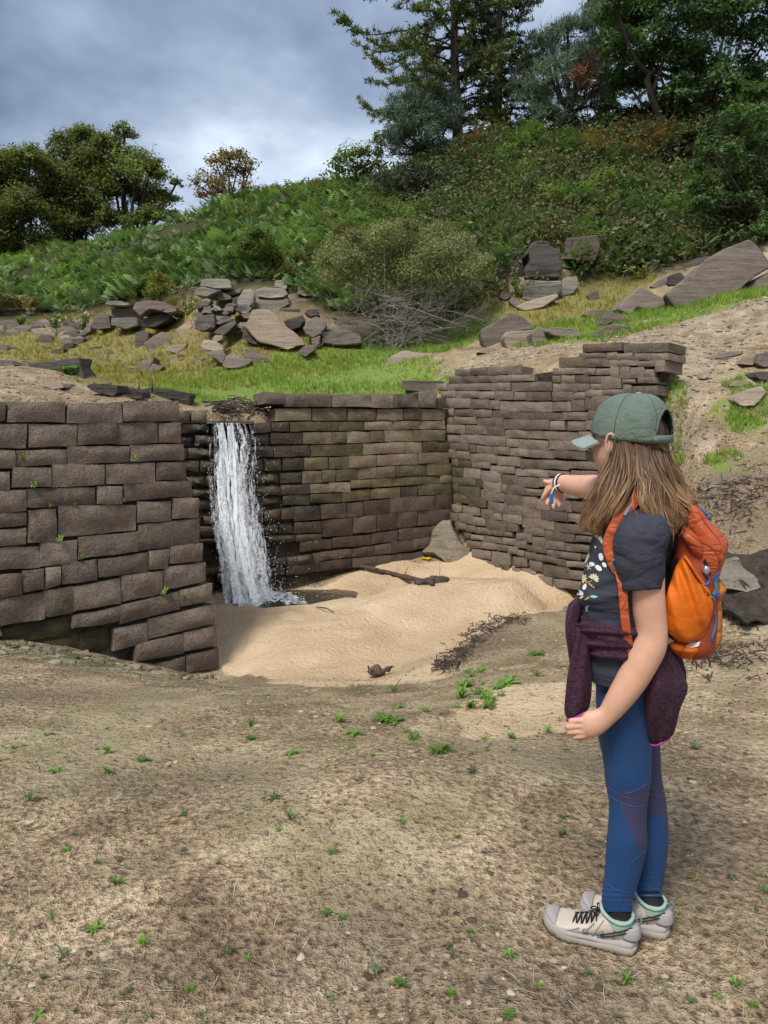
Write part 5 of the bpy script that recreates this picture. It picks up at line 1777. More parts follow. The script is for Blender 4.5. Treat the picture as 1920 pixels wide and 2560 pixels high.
def sample_mask(key, n, box, thr=.5, rgm=rg):
    x = rgm.uniform(box[0], box[1], n)
    y = rgm.uniform(box[2], box[3], n)
    wv = np.stack([fbm(np.stack([x, y, x * 0], -1) * .9, 3, 71), fbm(np.stack([x, y, x * 0], -1) * .9, 3, 72)], -1) * .25
    m = np.zeros(n)
    for pp, w in mask_fn(key):
        m = np.maximum(m, soft_poly(x + wv[:, 0], y + wv[:, 1], pp, w))
    m += fbm(np.stack([x, y, x * 0], -1) * 3.0, 3, 88) * .35
    k = m > thr
    return x[k], y[k]


gx_, gy_ = sample_mask('green', 60000, (-9, 9, 11.2, 21.5), .55)
k = pit_dist(gx_, gy_) > .55
gx_, gy_ = gx_[k][:12500], gy_[k][:12500]
rx, ry = sample_mask('green', 24000, (2.6, 6.5, 6.8, 10.8), .5)
rx, ry = rx[:5000], ry[:5000]
P = np.stack([np.r_[gx_, rx], np.r_[gy_, ry], hz(np.r_[gx_, rx], np.r_[gy_, ry]) - .01], -1)
n = len(P)
tall = np.where(P[:, 0] > 2.6, 1.3, 1.0) * (1 + .6 * fbm(P * .7, 2, 44)) * np.where((P[:, 1] > 15) & (P[:, 0] < 0), 1.15, 1)
stuff('grass', 'bright green grass on the meadow and banks', TF, P, rg.uniform(0, 6.28, n), np.clip(.085 * tall * rg.uniform(.6, 1.4, n), .03, .3), pal([(.20, .33, .05), (.26, .38, .065), (.16, .27, .04), (.33, .41, .08)], n, rg), M_LEAF, rg)
yx, yy_ = sample_mask('yellow', 40000, (-14, 10, 14, 28), .55)
yx, yy_ = yx[:9000], yy_[:9000]
P = np.stack([yx, yy_, hz(yx, yy_) - .01], -1)
n = len(P)
stuff('dry_grass', 'thin yellow-green grass between the rocks of the far bank', TF, P, rg.uniform(0, 6.28, n), .10 * rg.uniform(.5, 1.5, n), pal([(.30, .27, .04), (.25, .25, .04), (.36, .28, .06), (.17, .22, .035)], n, rg), M_LEAF, rg)
# ------------------------------------------------------------------ the walker
def loft(secs, rings=None, n=28, cap=True, closed=True):
    """secs: list of (centre, half-axis a, half-axis b, exponent); smooth tube through them"""
    C = np.array([s[0] for s in secs])
    A = np.array([s[1] for s in secs])
    B = np.array([s[2] for s in secs])
    E = np.array([s[3] if len(s) > 3 else 2.0 for s in secs], float)
    m = rings or len(secs) * 4
    C, A, B, E = spline(C, m), spline(A, m), spline(B, m), spline(E[:, None], m)[:, 0]
    th = np.linspace(0, 2 * math.pi, n, endpoint=False)
    V = []
    for c, a, b, e in zip(C, A, B, E):
        ct, st = np.cos(th), np.sin(th)
        x = np.sign(ct) * np.abs(ct) ** (2 / e)
        y = np.sign(st) * np.abs(st) ** (2 / e)
        V.append(c + x[:, None] * a + y[:, None] * b)
    V = np.concatenate(V)
    F = []
    for i in range(m - 1):
        for k in range(n):
            k2 = (k + 1) % n
            F.append((i * n + k, i * n + k2, (i + 1) * n + k2, (i + 1) * n + k))
    if cap:
        F.append(tuple(range(n))[::-1])
        F.append(tuple((m - 1) * n + k for k in range(n)))
    return V, F


CAMP = np.array((0, 0, CAMZ))


def sec_lr(uL, vL, uR, vR, Y, ratio=1.0, e=2.0):
    """round section between two picture edges at distance Y"""
    pL, pR = at(uL, vL, Y), at(uR, vR, Y)
    c = (pL + pR) / 2
    a = (pR - pL) / 2
    w = c - CAMP
    w = w / np.linalg.norm(w)
    ah = a / np.linalg.norm(a)
    b = w - ah * np.dot(w, ah)
    b = b / np.linalg.norm(b) * np.linalg.norm(a) * ratio
    return (c, a, b, e)


def sec_h(uL, uR, v, Y, ratio=1.0, e=2.0):
    """like sec_lr but with a level section plane"""
    pL, pR = at(uL, v, Y), at(uR, v, Y)
    c = (pL + pR) / 2
    a = (pR - pL) / 2
    return (c, a, np.array((0, np.linalg.norm(a) * ratio, 0)), e)


def sec_c(u, v, hw, du, dv, Y, ratio=1.0, e=2.0):
    l = math.hypot(du, dv)
    nx, ny = dv / l, -du / l
    return sec_lr(u - nx * hw, v - ny * hw, u + nx * hw, v + ny * hw, Y, ratio, e)


FB = np.array((-.83, .55, 0))      # way she stands
RB = np.array((.55, .83, 0))
FH = np.array((-.68, .735, 0))     # way she looks
RH = np.array((.735, .68, 0))


def sec_body(uL, uR, v, Y, e=2.3, flat=1.7):
    """torso section: wide across the shoulders, thin front to back, seen obliquely"""
    pL, pR = at(uL, v, Y), at(uR, v, Y)
    c = (pL + pR) / 2
    w = np.linalg.norm(pR - pL) / 2
    bf = w / math.hypot(flat * .55, .83)
    return (c, FB * bf, RB * bf * flat, e)


def cloth_material(name, col, rough=.85, scale=220, bump=.25, dist=.002, weave=None, sheen=.0, vary=.16, crease=0.0, cs=9.0):
    m, nt, bs = material(name)
    o = tc(nt)
    n1 = nt.noise(o, 14, 3, .6)
    c = nt.mix(n1, tuple(x * (1 - vary) for x in col), tuple(min(1, x * (1 + vary)) for x in col))
    nt.l.new(c, bs.inputs['Base Color'])
    bs.inputs['Roughness'].default_value = rough
    bs.inputs['Specular IOR Level'].default_value = .3
    if sheen:
        bs.inputs['Sheen Weight'].default_value = sheen
    h = nt.noise(o, scale, 2, .6)
    b0 = None
    if crease:
        rn = nt.noise(nt.mapping(o, scale=(1.0, 1.0, 1.7), rot=(.5, .35, .6)), cs, 2, .5, .6)
        rid = nt.math('ABSOLUTE', nt.math('SUBTRACT', rn, .5))
        b0 = nt.bump(nt.ramp(rid, [(0.0, 0), (0.12, 1)], 'EASE'), crease, .012)
    nt.l.new(nt.bump(h, bump, dist, b0), bs.inputs['Normal'])
    return m


M_TEE = cloth_material('charcoal_cotton', (.040, .042, .060), .9, 160, .35, .004, vary=.25, crease=.24, cs=10)
M_LEG, nt, bs = material('navy_stretch')
nt.l.new(nt.attr('col'), bs.inputs['Base Color'])
bs.inputs['Roughness'].default_value = .55
bs.inputs['Specular IOR Level'].default_value = .35
M_SEAM = cloth_material('seam_blue', (.024, .085, .22), .6)
M_FLEECE, nt, bs = material('aubergine_fleece')
o_ = tc(nt)
nz_ = nt.noise(o_, 130, 3, .65)
nt.l.new(nt.ramp(nz_, [(0.35, (.018, .006, .013)), (0.6, (.058, .019, .042)), (0.75, (.09, .032, .066))]), bs.inputs['Base Color'])
bs.inputs['Roughness'].default_value = 1
nt.l.new(nt.bump(nz_, .9, .006), bs.inputs['Normal'])
M_MAG = cloth_material('magenta_binding', (.33, .03, .25), .7)
M_SKIN, nt, bs = material('skin')
o_ = tc(nt)
nt.l.new(nt.mix(nt.noise(o_, 30, 3, .6), (.56, .30, .195), (.72, .43, .31)), bs.inputs['Base Color'])
bs.inputs['Roughness'].default_value = .5
bs.inputs['Specular IOR Level'].default_value = .35
bs.inputs['Subsurface Weight'].default_value = .12
bs.inputs['Subsurface Radius'].default_value = (.012, .005, .003)
nt.l.new(nt.bump(nt.noise(o_, 260, 2, .5), .12, .001), bs.inputs['Normal'])
M_CAP = cloth_material('sage_cotton', (.125, .165, .135), .9, 190, .5, .003, vary=.4, crease=.16, cs=15)
M_CAPD = cloth_material('sage_stitch', (.055, .075, .062), .9)
M_BRIM = cloth_material('sage_brim', (.24, .30, .27), .9, 190, .3, .003, vary=.15)
M_RUST = cloth_material('rust_nylon', (.46, .095, .035), .6, 300, .2, .0015, vary=.14, crease=.34, cs=13)
M_RUSTD = cloth_material('rust_nylon_panel', (.30, .058, .022), .65, 300, .2, .0015)
M_ORANGE = cloth_material('orange_stretch', (.62, .135, .006), .6, 260, .2, .0015, vary=.2, crease=.10, cs=9)
M_TAN = cloth_material('tan_orange_nylon', (.46, .155, .035), .65, 300, .2, .0015, crease=.4, cs=12)
M_BLUE = cloth_material('blue_webbing', (.02, .16, .5), .5)
M_GREYP = cloth_material('grey_plastic', (.16, .18, .19), .4)
M_BLACK = cloth_material('black_fabric', (.012, .012, .014), .8)
M_WHITE = cloth_material('white_print', (.72, .72, .70), .7)
M_SHOE = cloth_material('oatmeal_suede', (.52, .455, .38), .95, 90, .4, .003, vary=.2)
M_SHOEG = cloth_material('grey_rubber', (.33, .31, .30), .8, 120, .2, .002, vary=.15)
M_SOLE = cloth_material('sole_rubber', (.30, .265, .225), .9, 60, .5, .004, vary=.4)
M_MINT = cloth_material('mint_mesh', (.30, .42, .35), .85, 400, .5, .002)
M_CREAM = cloth_material('cream_print', (.62, .58, .38), .8)
M_SAGEP = cloth_material('teal_print', (.20, .50, .43), .8)
M_GOLD = cloth_material('ochre_print', (.52, .33, .12), .8)
M_NAIL = cloth_material('eye_white', (.75, .72, .7), .3)
M_IRIS = cloth_material('eye_brown', (.05, .03, .02), .3)

PFOOT = np.array((.68, 1.86, 0.0))
PFOOT[2] = ground_at(PFOOT[0], PFOOT[1])
GZ0 = PFOOT[2]
person = empty('person', PFOOT)
tag(person, 'person in sage cap, dark tee and navy leggings pointing towards the waterfall', 'person')


def remesh_smooth(V, F, voxel, it=4, name='tmp'):
    me = mesh_from(name, V, F, False)
    ob = bpy.data.objects.new(name, me)
    COL.objects.link(ob)
    md = ob.modifiers.new('r', 'REMESH')
    md.mode = 'VOXEL'
    md.voxel_size = voxel
    sm = ob.modifiers.new('s', 'SMOOTH')
    sm.iterations = it
    sm.factor = .5
    dg = bpy.context.evaluated_depsgraph_get()
    ev = ob.evaluated_get(dg)
    m2 = bpy.data.meshes.new_from_object(ev)
    bpy.data.objects.remove(ob)
    m2.polygons.foreach_set('use_smooth', [True] * len(m2.polygons))
    return m2


def finger(mb, pts, r0, r1, n=10):
    P = spline(pts, n)
    rr = np.linspace(r0, r1, n)
    rr[-1] *= .55
    rr[-2] *= .9
    # knuckle swelling
    rr = rr * (1 + .07 * np.sin(np.linspace(0, 3 * math.pi, n)) ** 2)
    mb.tube(P, rr, 10)


# ---- legs, torso, arms, head as one body
NEAR = [(1690, 1492, 1636), (1760, 1493, 1632), (1834, 1497, 1626), (1900, 1510, 1625), (1953, 1515, 1624), (2006, 1524, 1617), (2059, 1522, 1614), (2112, 1517, 1616), (2165, 1514, 1605), (2218, 1508, 1591), (2250, 1505, 1581), (2270, 1508, 1580), (2280, 1512, 1579)]
FARL = [(1690, 1530, 1652), (1760, 1535, 1650), (1834, 1540, 1647), (1900, 1546, 1649), (1953, 1556, 1653), (2006, 1572, 1663), (2059, 1576, 1668), (2112, 1577, 1668), (2165, 1577, 1662), (2205, 1581, 1656), (2230, 1585, 1653), (2242, 1588, 1653)]


def leg_secs(tab, Ya, Yb, shrink=0.0):
    out = []
    for i, (v, l, r) in enumerate(tab):
        Y = Ya + (Yb - Ya) * i / (len(tab) - 1)
        m = shrink
        out.append(sec_lr(l + m, v, r - m, v, Y, 1.02))
    return out


TORSO = [(1252, 1556, 1636), (1268, 1530, 1668), (1290, 1498, 1684), (1330, 1470, 1695), (1380, 1463, 1697), (1430, 1452, 1690), (1470, 1442, 1682), (1510, 1444, 1674), (1560, 1450, 1668), (1610, 1454, 1672), (1648, 1457, 1675), (1672, 1460, 1674)]
body = MB()
for tab, Ya, Yb in ((NEAR, 1.83, 1.805), (FARL, 1.95, 1.875)):
    s = leg_secs(tab, Ya, Yb, 5)
    body.add(*loft(s, n=20))
ts = [sec_body(l + 7, r - 7, v, 1.90) for v, l, r in TORSO]
body.add(*loft(ts, n=28))
# neck
body.add(*loft([(at(1590, 1275, 1.91), FB * .05, RB * .055), (at(1586, 1235, 1.91), FB * .046, RB * .047), (at(1578, 1180, 1.91), FB * .045, RB * .046), (at(1575, 1130, 1.91), FB * .05, RB * .05)], n=20))
# near (left) arm
YA = 1.735
ARM = [sec_lr(1572, 1300, 1660, 1300, YA + .02), sec_lr(1574, 1380, 1660, 1380, YA), sec_lr(1577, 1472, 1660, 1472, YA), sec_lr(1583, 1530, 1664, 1530, YA),
       sec_c(1629, 1580, 38.5, -10, 50, YA), sec_c(1624, 1612, 40, -40, 80, YA), sec_c(1606, 1650, 39, -50, 80, YA), sec_c(1582, 1695, 36.5, -55, 80, YA + .002), sec_c(1556, 1735, 32.5, -55, 72, YA + .005), sec_c(1533, 1768, 27.5, -55, 68, YA + .01),
       sec_c(1515, 1790, 25, -60, 45, YA + .014, .8), sec_c(1496, 1803, 30, -60, 25, YA + .018, .62), sec_c(1472, 1812, 33, -60, 15, YA + .022, .6), sec_c(1456, 1818, 24, -60, 10, YA + .026, .55)]
body.add(*loft(ARM, n=24, rings=60))
FY = YA + .024
for (v, u0, u1, r) in ((1799, 1456, 1430, .0082), (1813, 1452, 1423, .0084), (1827, 1452, 1426, .0080), (1839, 1458, 1438, .0072)):
    finger(body, [at(u0 + 14, v, FY), at(u0, v + 1, FY - .004), at(u1, v + 3, FY), at(u1 - 1, v + 6, FY + .014), at(u1 + 14, v + 7, FY + .026), at(u1 + 24, v + 6, FY + .024)], r, r * .85)
finger(body, [at(1490, 1798, FY + .008), at(1470, 1790, FY + .018), at(1448, 1791, FY + .022), at(1432, 1797, FY + .022)], .0115, .009)
# far (right) arm, pointing
RARM = [(1610, 1300, 46, 2.0), (1575, 1268, 44, 2.02), (1520, 1232, 36, 2.08), (1490, 1220, 33, 2.14), (1463, 1217, 30, 2.20), (1440, 1214, 27, 2.25), (1418, 1210, 23.5, 2.29), (1402, 1208, 21, 2.32), (1390, 1213, 19, 2.34)]
sec = []
for i, (u, v, h, Y) in enumerate(RARM):
    j, k = max(0, i - 1), min(len(RARM) - 1, i + 1)
    d = at(RARM[k][0], RARM[k][1], RARM[k][3]) - at(RARM[j][0], RARM[j][1], RARM[j][3])
    d /= np.linalg.norm(d)
    s1 = np.cross(d, (0, 0, 1.0))
    s1 /= np.linalg.norm(s1)
    s2 = np.cross(s1, d)
    r = h * Y / FPX
    c = at(u, v, Y)
    sec.append((c, s1 * r * (.85 if i >= 6 else 1), s2 * r))
body.add(*loft(sec, n=22, rings=40))
YH = 2.345
palm = [sec_c(1398, 1208, 19, -20, 14, 2.325, .6), sec_c(1387, 1219, 21, -14, 18, YH, .5), sec_c(1381, 1231, 22, -6, 18, YH + .005, .45), sec_c(1380, 1240, 18, -2, 16, YH + .008, .4)]
body.add(*loft(palm, n=20))
finger(body, [at(1394, 1207, YH - .008), at(1380, 1204, YH - .004), at(1370, 1206, YH), at(1358, 1201, YH + .006)], .0100, .0072)
finger(body, [at(1380, 1218, YH - .006), at(1368, 1229, YH), at(1360, 1240, YH + .004), at(1354, 1252, YH + .012)], .0092, .0066)
for (u0, v0, u1, v1, u2, v2, dy) in ((1376, 1234, 1370, 1250, 1367, 1264, .012), (1387, 1240, 1384, 1258, 1384, 1273, .006), (1396, 1238, 1398, 1254, 1398, 1268, .0), (1403, 1230, 1409, 1245, 1411, 1256, -.004)):
    finger(body, [at(u0, v0 - 6, YH + dy), at(u0, v0, YH + dy), at(u1, v1, YH + dy - .006), at(u2, v2, YH + dy - .016)], .0078, .0060)
# head: level sections about the head axis
HC = at(1577, 1090, 1.915)
HBASE = HC[2] - .105
HS = [(-.012, .050, .030, .030), (.0, .068, .040, .038), (.015, .088, .055, .050), (.035, .095, .070, .062), (.055, .098, .080, .069), (.08, .099, .088, .073), (.105, .097, .086, .0725), (.13, .085, .084, .069), (.155, .072, .074, .061), (.172, .055, .058, .048), (.184, .035, .038, .032), (.190, .012, .012, .012)]
hv = []
nh = 40
Hm = spline(np.array(HS), 44)
for (z, f, b, w) in Hm:
    for k in range(nh):
        t = 2 * math.pi * k / nh
        ct, st_ = math.cos(t), math.sin(t)
        fr = (f if ct > 0 else b) * np.sign(ct) * abs(ct) ** .9
        sd_ = w * np.sign(st_) * abs(st_) ** .92
        # face relief: nose, eye hollows, lips, chin
        if ct > .3:
            y_ = sd_
            fr += .024 * math.exp(-((y_ / .012) ** 2) - ((z - .082) / .022) ** 2) + .010 * math.exp(-((y_ / .010) ** 2) - ((z - .105) / .025) ** 2)
            fr -= .009 * (math.exp(-(((y_ - .031) / .015) ** 2) - ((z - .108) / .013) ** 2) + math.exp(-(((y_ + .031) / .015) ** 2) - ((z - .108) / .013) ** 2))
            fr += .006 * math.exp(-((y_ / .022) ** 2) - ((z - .048) / .007) ** 2) + .005 * math.exp(-((y_ / .02) ** 2) - ((z - .036) / .006) ** 2)
            fr += .006 * math.exp(-((y_ / .018) ** 2) - ((z - .012) / .012) ** 2)
        hv.append(np.array((HC[0], HC[1], HBASE + z)) + FH * fr + RH * sd_)
hf = []
mh = len(Hm)
for i in range(mh - 1):
    for k in range(nh):
        k2 = (k + 1) % nh
        hf.append((i * nh + k, i * nh + k2, (i + 1) * nh + k2, (i + 1) * nh + k))
hf.append(tuple(range(nh))[::-1])
hf.append(tuple((mh - 1) * nh + k for k in range(nh)))
body.add(hv, hf)
# ears
for s in (-1, 1):
    ec = np.array((HC[0], HC[1], HBASE + .088)) + RH * s * .0765 + FH * .012
    ax = (FH * -.35 + RH * s * 1.0)
    ax /= np.linalg.norm(ax)
    fw = FH - ax * np.dot(FH, ax)
    ev = []
    th = np.linspace(-.4, 4.3, 14)
    for t in th:
        ev.append(ec + fw * (-.013 * math.cos(t + .5)) * 1.0 + np.array((0, 0, 1)) * (.026 * math.sin(t + .5) * 1.0) + ax * (.010 + .004 * math.sin(t)))
    body.tube(ev, np.linspace(.0042, .0035, 14), 7)
    body.add(*loft([(ec + ax * (-.006), fw * .010, np.array((0, 0, .020))), (ec + ax * .003, fw * .0125, np.array((0, 0, .024))), (ec + ax * .008, fw * .009, np.array((0, 0, .018)))], n=14, rings=6))
bme = remesh_smooth(np.concatenate(body.v), body.f, .0032, 2, 'body')
bme.transform(Matrix.Translation(-Vector(PFOOT)))
link('body', bme, M_SKIN, person)
# eyes, brows, mouth colour
for s in (-1, 1):
    e = np.array((HC[0], HC[1], HBASE + .108)) + FH * .074 + RH * s * .031
    mb = MB()
    mb.add(*loft([(e + FH * t, RH * r, np.array((0, 0, r * .7))) for t, r in ((-.006, .004), (0, .010), (.005, .008), (.0075, .003))], n=14, rings=8))
    eye = mb.build('eye', M_NAIL, person)
    mb = MB()
    mb.add(*loft([(e + FH * t, RH * r, np.array((0, 0, r))) for t, r in ((.004, .0045), (.0075, .0042), (.0082, .001))], n=12, rings=4))
    mb.build('iris', M_IRIS, eye)

# ---- leggings
legs = MB()
LC = []
for tab, Ya, Yb in ((NEAR, 1.83, 1.805), (FARL, 1.95, 1.875)):
    s = leg_secs(tab, Ya, Yb)
    V, F = loft(s, n=40, rings=110)
    uvp = np.stack(pix(V[:, 0], V[:, 1], V[:, 2]), 1)
    # creases behind the knee
    v_ = uvp[:, 1]
    w_ = uvp[:, 0]
    cr = np.exp(-((v_ - 1985) / 28) ** 2) * np.sin((v_ + (w_ - 1560) * -.35) * .42) * .0016 + np.exp(-((v_ - 2235) / 22) ** 2) * np.sin(v_ * .5) * .0012
    c0 = np.repeat(spline(np.array([q[0] for q in s]), 110), 40, 0)
    d = V - c0
    V = V + d / np.maximum(np.linalg.norm(d, axis=1, keepdims=True), 1e-6) * cr[:, None]
    col = np.tile(np.array((.013, .052, .150)), (len(V), 1))
    if tab is NEAR:
        poly = [(1548, 1985), (1580, 1978), (1612, 1962), (1640, 1945), (1640, 2006), (1625, 2120), (1602, 2133), (1590, 2110), (1573, 2066), (1556, 2020), (1553, 2008), (1530, 1995)]
    else:
        poly = [(1620, 1860), (1660, 1850), (1656, 1945), (1625, 1960), (1630, 1960), (1660, 1955), (1672, 2050), (1650, 2040), (1608, 2030), (1606, 2000), (1618, 1960)]
    ins = in_poly(w_, v_, poly)
    col[ins] = (.042, .042, .10)
    legs.add(V, F, col)
# hips
hips = [sec_body(1492, 1650, 1640, 1.89, 2.2, 1.55), sec_body(1489, 1655, 1670, 1.885, 2.2, 1.5), sec_body(1488, 1655, 1700, 1.885, 2.2, 1.5), sec_body(1492, 1648, 1728, 1.885, 2.2, 1.45)]
V, F = loft(hips, n=40)
legs.add(V, F, np.tile(np.array((.013, .052, .150)), (len(V), 1)))
leggings = legs.build('leggings', M_LEG, person)


def world_bvh(o):
    dg = bpy.context.evaluated_depsgraph_get()
    me = o.data
    off = parent_world(o)
    return BVHTree.FromPolygons([Vector(v.co) + off for v in me.vertices], [tuple(p.vertices) for p in me.polygons])


def project(bvh, uvs, lift=.001):
    """points on a garment seen at these picture positions"""
    out, nrm = [], []
    for u, v in uvs:
        d = Vector(ray(u, v)).normalized()
        h, nn, i, _ = bvh.ray_cast(Vector(CAMP), d)
        if h is None:
            continue
        if nn.dot(d) > 0:
            nn = -nn
        out.append(np.array(h + nn * lift))
        nrm.append(np.array(nn))
    return np.array(out), np.array(nrm)


lb = world_bvh(leggings)
SEAMS = [[(1511, 1690), (1517, 1780), (1524, 1850), (1530, 1920), (1540, 1960), (1548, 1985)], [(1517, 1963), (1536, 1977), (1555, 1984), (1580, 1980), (1605, 1968), (1622, 1955)],
         [(1516, 1980), (1535, 1997), (1556, 2009), (1590, 2017), (1616, 2010)], [(1553, 2010), (1562, 2045), (1577, 2085), (1590, 2115), (1602, 2134), (1613, 2127)],
         [(1602, 2136), (1580, 2155), (1563, 2180), (1556, 2205), (1553, 2240), (1550, 2268)], [(1512, 2202), (1530, 2217), (1553, 2229), (1575, 2231), (1588, 2228)],
         [(1607, 2176), (1625, 2182), (1657, 2180)], [(1600, 2207), (1625, 2219), (1652, 2221)], [(1617, 2036), (1640, 2042), (1667, 2050)], [(1512, 1692), (1511, 1705), (1530, 1700)], [(1624, 1862), (1624, 1900), (1624, 1950)]]
for sline in SEAMS:
    P, _ = project(lb, spline(np.array(sline), 14), .0006)
    if len(P) > 3:
        mb = MB()
        mb.tube(P, .0009, 5)
        mb.build('seam', M_SEAM, leggings)

# ---- tee shirt
tee = MB()
secs = [sec_body(l, r, v, 1.90) for v, l, r in TORSO]
V, F = loft(secs, n=56, rings=80, cap=False)
uvp = np.stack(pix(V[:, 0], V[:, 1], V[:, 2]), 1)
ctr = np.repeat(spline(np.array([q[0] for q in secs]), 80), 56, 0)
d = V - ctr
d /= np.maximum(np.linalg.norm(d, axis=1, keepdims=True), 1e-6)
# blousing above the tied sleeves and diagonal pull folds
fold = .014 * np.exp(-((uvp[:, 1] - 1500 + (uvp[:, 0] - 1450) * .18) / 16) ** 2) + .008 * np.exp(-((uvp[:, 1] - 1465 + (uvp[:, 0] - 1480) * .42) / 10) ** 2)
fold += .006 * fbm(V * np.array((9, 9, 14)), 3, 12)
fold -= .003 * np.exp(-((uvp[:, 1] - 1545) / 16) ** 2)
V = V + d * fold[:, None]
tee.add(V, F)
SLV = [(1258, 1602, 1632, 1.81), (1272, 1580, 1650, 1.785), (1296, 1552, 1660, 1.757), (1338, 1534, 1668, 1.741), (1400, 1537, 1662, 1.735), (1440, 1545, 1659, 1.735), (1474, 1553, 1659, 1.735)]
ss = [sec_lr(l, v + (4 if i > 3 else 0), r, v - (3 if i > 3 else 0), Y, .95) for i, (v, l, r, Y) in enumerate(SLV)]
V, F = loft(ss, n=40, rings=46, cap=False)
sc0 = np.repeat(spline(np.array([q[0] for q in ss]), 46), 40, 0)
d = V - sc0
d /= np.maximum(np.linalg.norm(d, axis=1, keepdims=True), 1e-6)
V = V + d * (.0055 * fbm(V * np.array((16, 16, 10)), 3, 18))[:, None]
su = np.stack(pix(V[:, 0], V[:, 1], V[:, 2]), 1)
for (cu, cv, sl_, am_, w_) in ((1560, 1400, .55, .004, 7), (1620, 1430, -.4, .003, 8), (1600, 1340, .8, .003, 9), (1640, 1370, .3, .0035, 8), (1580, 1450, -.25, .003, 6)):
    V = V - d * (am_ * np.exp(-(((su[:, 1] - cv) - sl_ * (su[:, 0] - cu)) / w_) ** 2) * np.exp(-((su[:, 0] - cu) / 45) ** 2))[:, None]
# turned hem, inner side
ring = V[-40:]
inn = sc0[-1] + (ring - sc0[-1]) * .90
up_in = inn + np.array((0, 0, .05))
n0 = len(V)
V = np.concatenate([V, inn, up_in])
for k in range(40):
    k2 = (k + 1) % 40
    F.append((n0 - 40 + k, n0 - 40 + k2, n0 + k2, n0 + k))
    F.append((n0 + k, n0 + k2, n0 + 40 + k2, n0 + 40 + k))
tee.add(V, F)
# far sleeve
rs = []
for (u, v, h, Y) in ((1640, 1330, 60, 1.985), (1600, 1285, 62, 2.01), (1565, 1262, 54, 2.045), (1540, 1246, 48, 2.075)):
    c = at(u, v, Y)
    d_ = unitv((at(1540, 1246, 2.075) - at(1640, 1330, 1.985))[None])[0]
    s1 = np.cross(d_, (0, 0, 1.0))
    s1 /= np.linalg.norm(s1)
    rs.append((c, s1 * h * Y / FPX, np.cross(s1, d_) * h * Y / FPX))
tee.add(*loft(rs, n=28, cap=False))
tee_o = tee.build('tee_shirt', M_TEE, person)
md = tee_o.modifiers.new('thick', 'SOLIDIFY')
md.thickness = .0015
tb = world_bvh(tee_o)
for sl in ([(1590, 1262), (1572, 1275), (1545, 1310), (1536, 1350), (1534, 1390)], [(1590, 1240), (1591, 1265), (1592, 1290)], [(1555, 1468), (1590, 1467), (1630, 1464), (1660, 1460)]):
    P, _ = project(tb, spline(np.array(sl), 14), .0004)
    if len(P) > 3:
        mb = MB()
        mb.tube(P, .0009, 4)
        mb.build('seam', M_BLACK, tee_o)


def decal(name, bvh, outline, mat, parent, lift=.0016, sub=0):
    """flat print: a thin patch lying on the cloth"""
    P, N = project(bvh, outline, lift)
    if len(P) < 3:
        return
    c = P.mean(0)
    V = np.concatenate([P, [c + N.mean(0) * .0006]])
    n = len(P)
    me = mesh_from(name, V - np.array(parent_world(parent)), [(i, (i + 1) % n, n) for i in range(n)])
    return link(name, me, mat, parent)


def petal(cx, cy, ang, L, w, n=8):
    pts = []
    for k in range(n):
        t = 2 * math.pi * k / n
        x, y = L * .5 * (1 + math.cos(t)), w * math.sin(t) * .5
        pts.append((cx + x * math.cos(ang) - y * math.sin(ang), cy + x * math.sin(ang) + y * math.cos(ang)))
    return pts


K55b = crop(1400, 1280, 7.375)


def pr(name, pts, mat):
    decal(name, tb, [K55b(*p) for p in pts], mat, tee_o)


for (cx, cy, a, L, w) in ((775, 900, -1.75, 150, 85), (790, 930, .95, 110, 75), (650, 980, 3.5, 110, 75), (660, 985, .7, 150, 90), (440, 1440, -1.2, 120, 70), (400, 1450, 2.4, 110, 90), (390, 1460, 1.3, 90, 80)):
    pr('butterfly_print', petal(cx, cy, a, L, w), M_WHITE)
for j in range(7):
    pr('flower_print', petal(625, 1235, -2.6 + j * .52, 105, 42), M_CREAM)
for j in range(6):
    pr('flower_print', petal(430, 1225, -2.3 + j * .75, 95, 40), M_CREAM)
for j in range(6):
    pr('flower_print', petal(530, 1010, -2.8 + j * .9, 70, 12), M_WHITE)
pr('stem_print', [(470, 1310), (520, 1290), (600, 1262), (605, 1275), (530, 1305), (475, 1325)], M_GOLD)
pr('leaf_print', petal(530, 1310, .62, 150, 34), M_GOLD)
pr('leaf_print', [(500, 400), (620, 385), (610, 435), (500, 455)], M_SAGEP)
pr('leaf_print', petal(545, 850, -1.75, 190, 40), M_SAGEP)
pr('leaf_print', petal(470, 960, -1.2, 220, 45), M_CREAM)
pr('leaf_print', [(500, 540), (570, 495), (575, 515), (500, 570)], M_WHITE)
pr('leaf_print', petal(560, 1555, .1, 140, 45), M_SAGEP)
pr('leaf_print', [(475, 1740), (550, 1710), (520, 1760), (530, 1830), (480, 1840)], M_SAGEP)
pr('leaf_print', petal(460, 1620, -.5, 120, 30), M_GOLD)
pr('leaf_print', petal(370, 1600, -.6, 90, 30), M_CREAM)
pr('flower_print', [(635, 640), (670, 625), (680, 650), (660, 675)], M_CREAM)
pr('leaf_print', [(640, 440), (700, 420), (730, 440), (680, 480)], M_CREAM)
pr('leaf_print', [(700, 480), (760, 430), (790, 520), (785, 590)], M_CREAM)

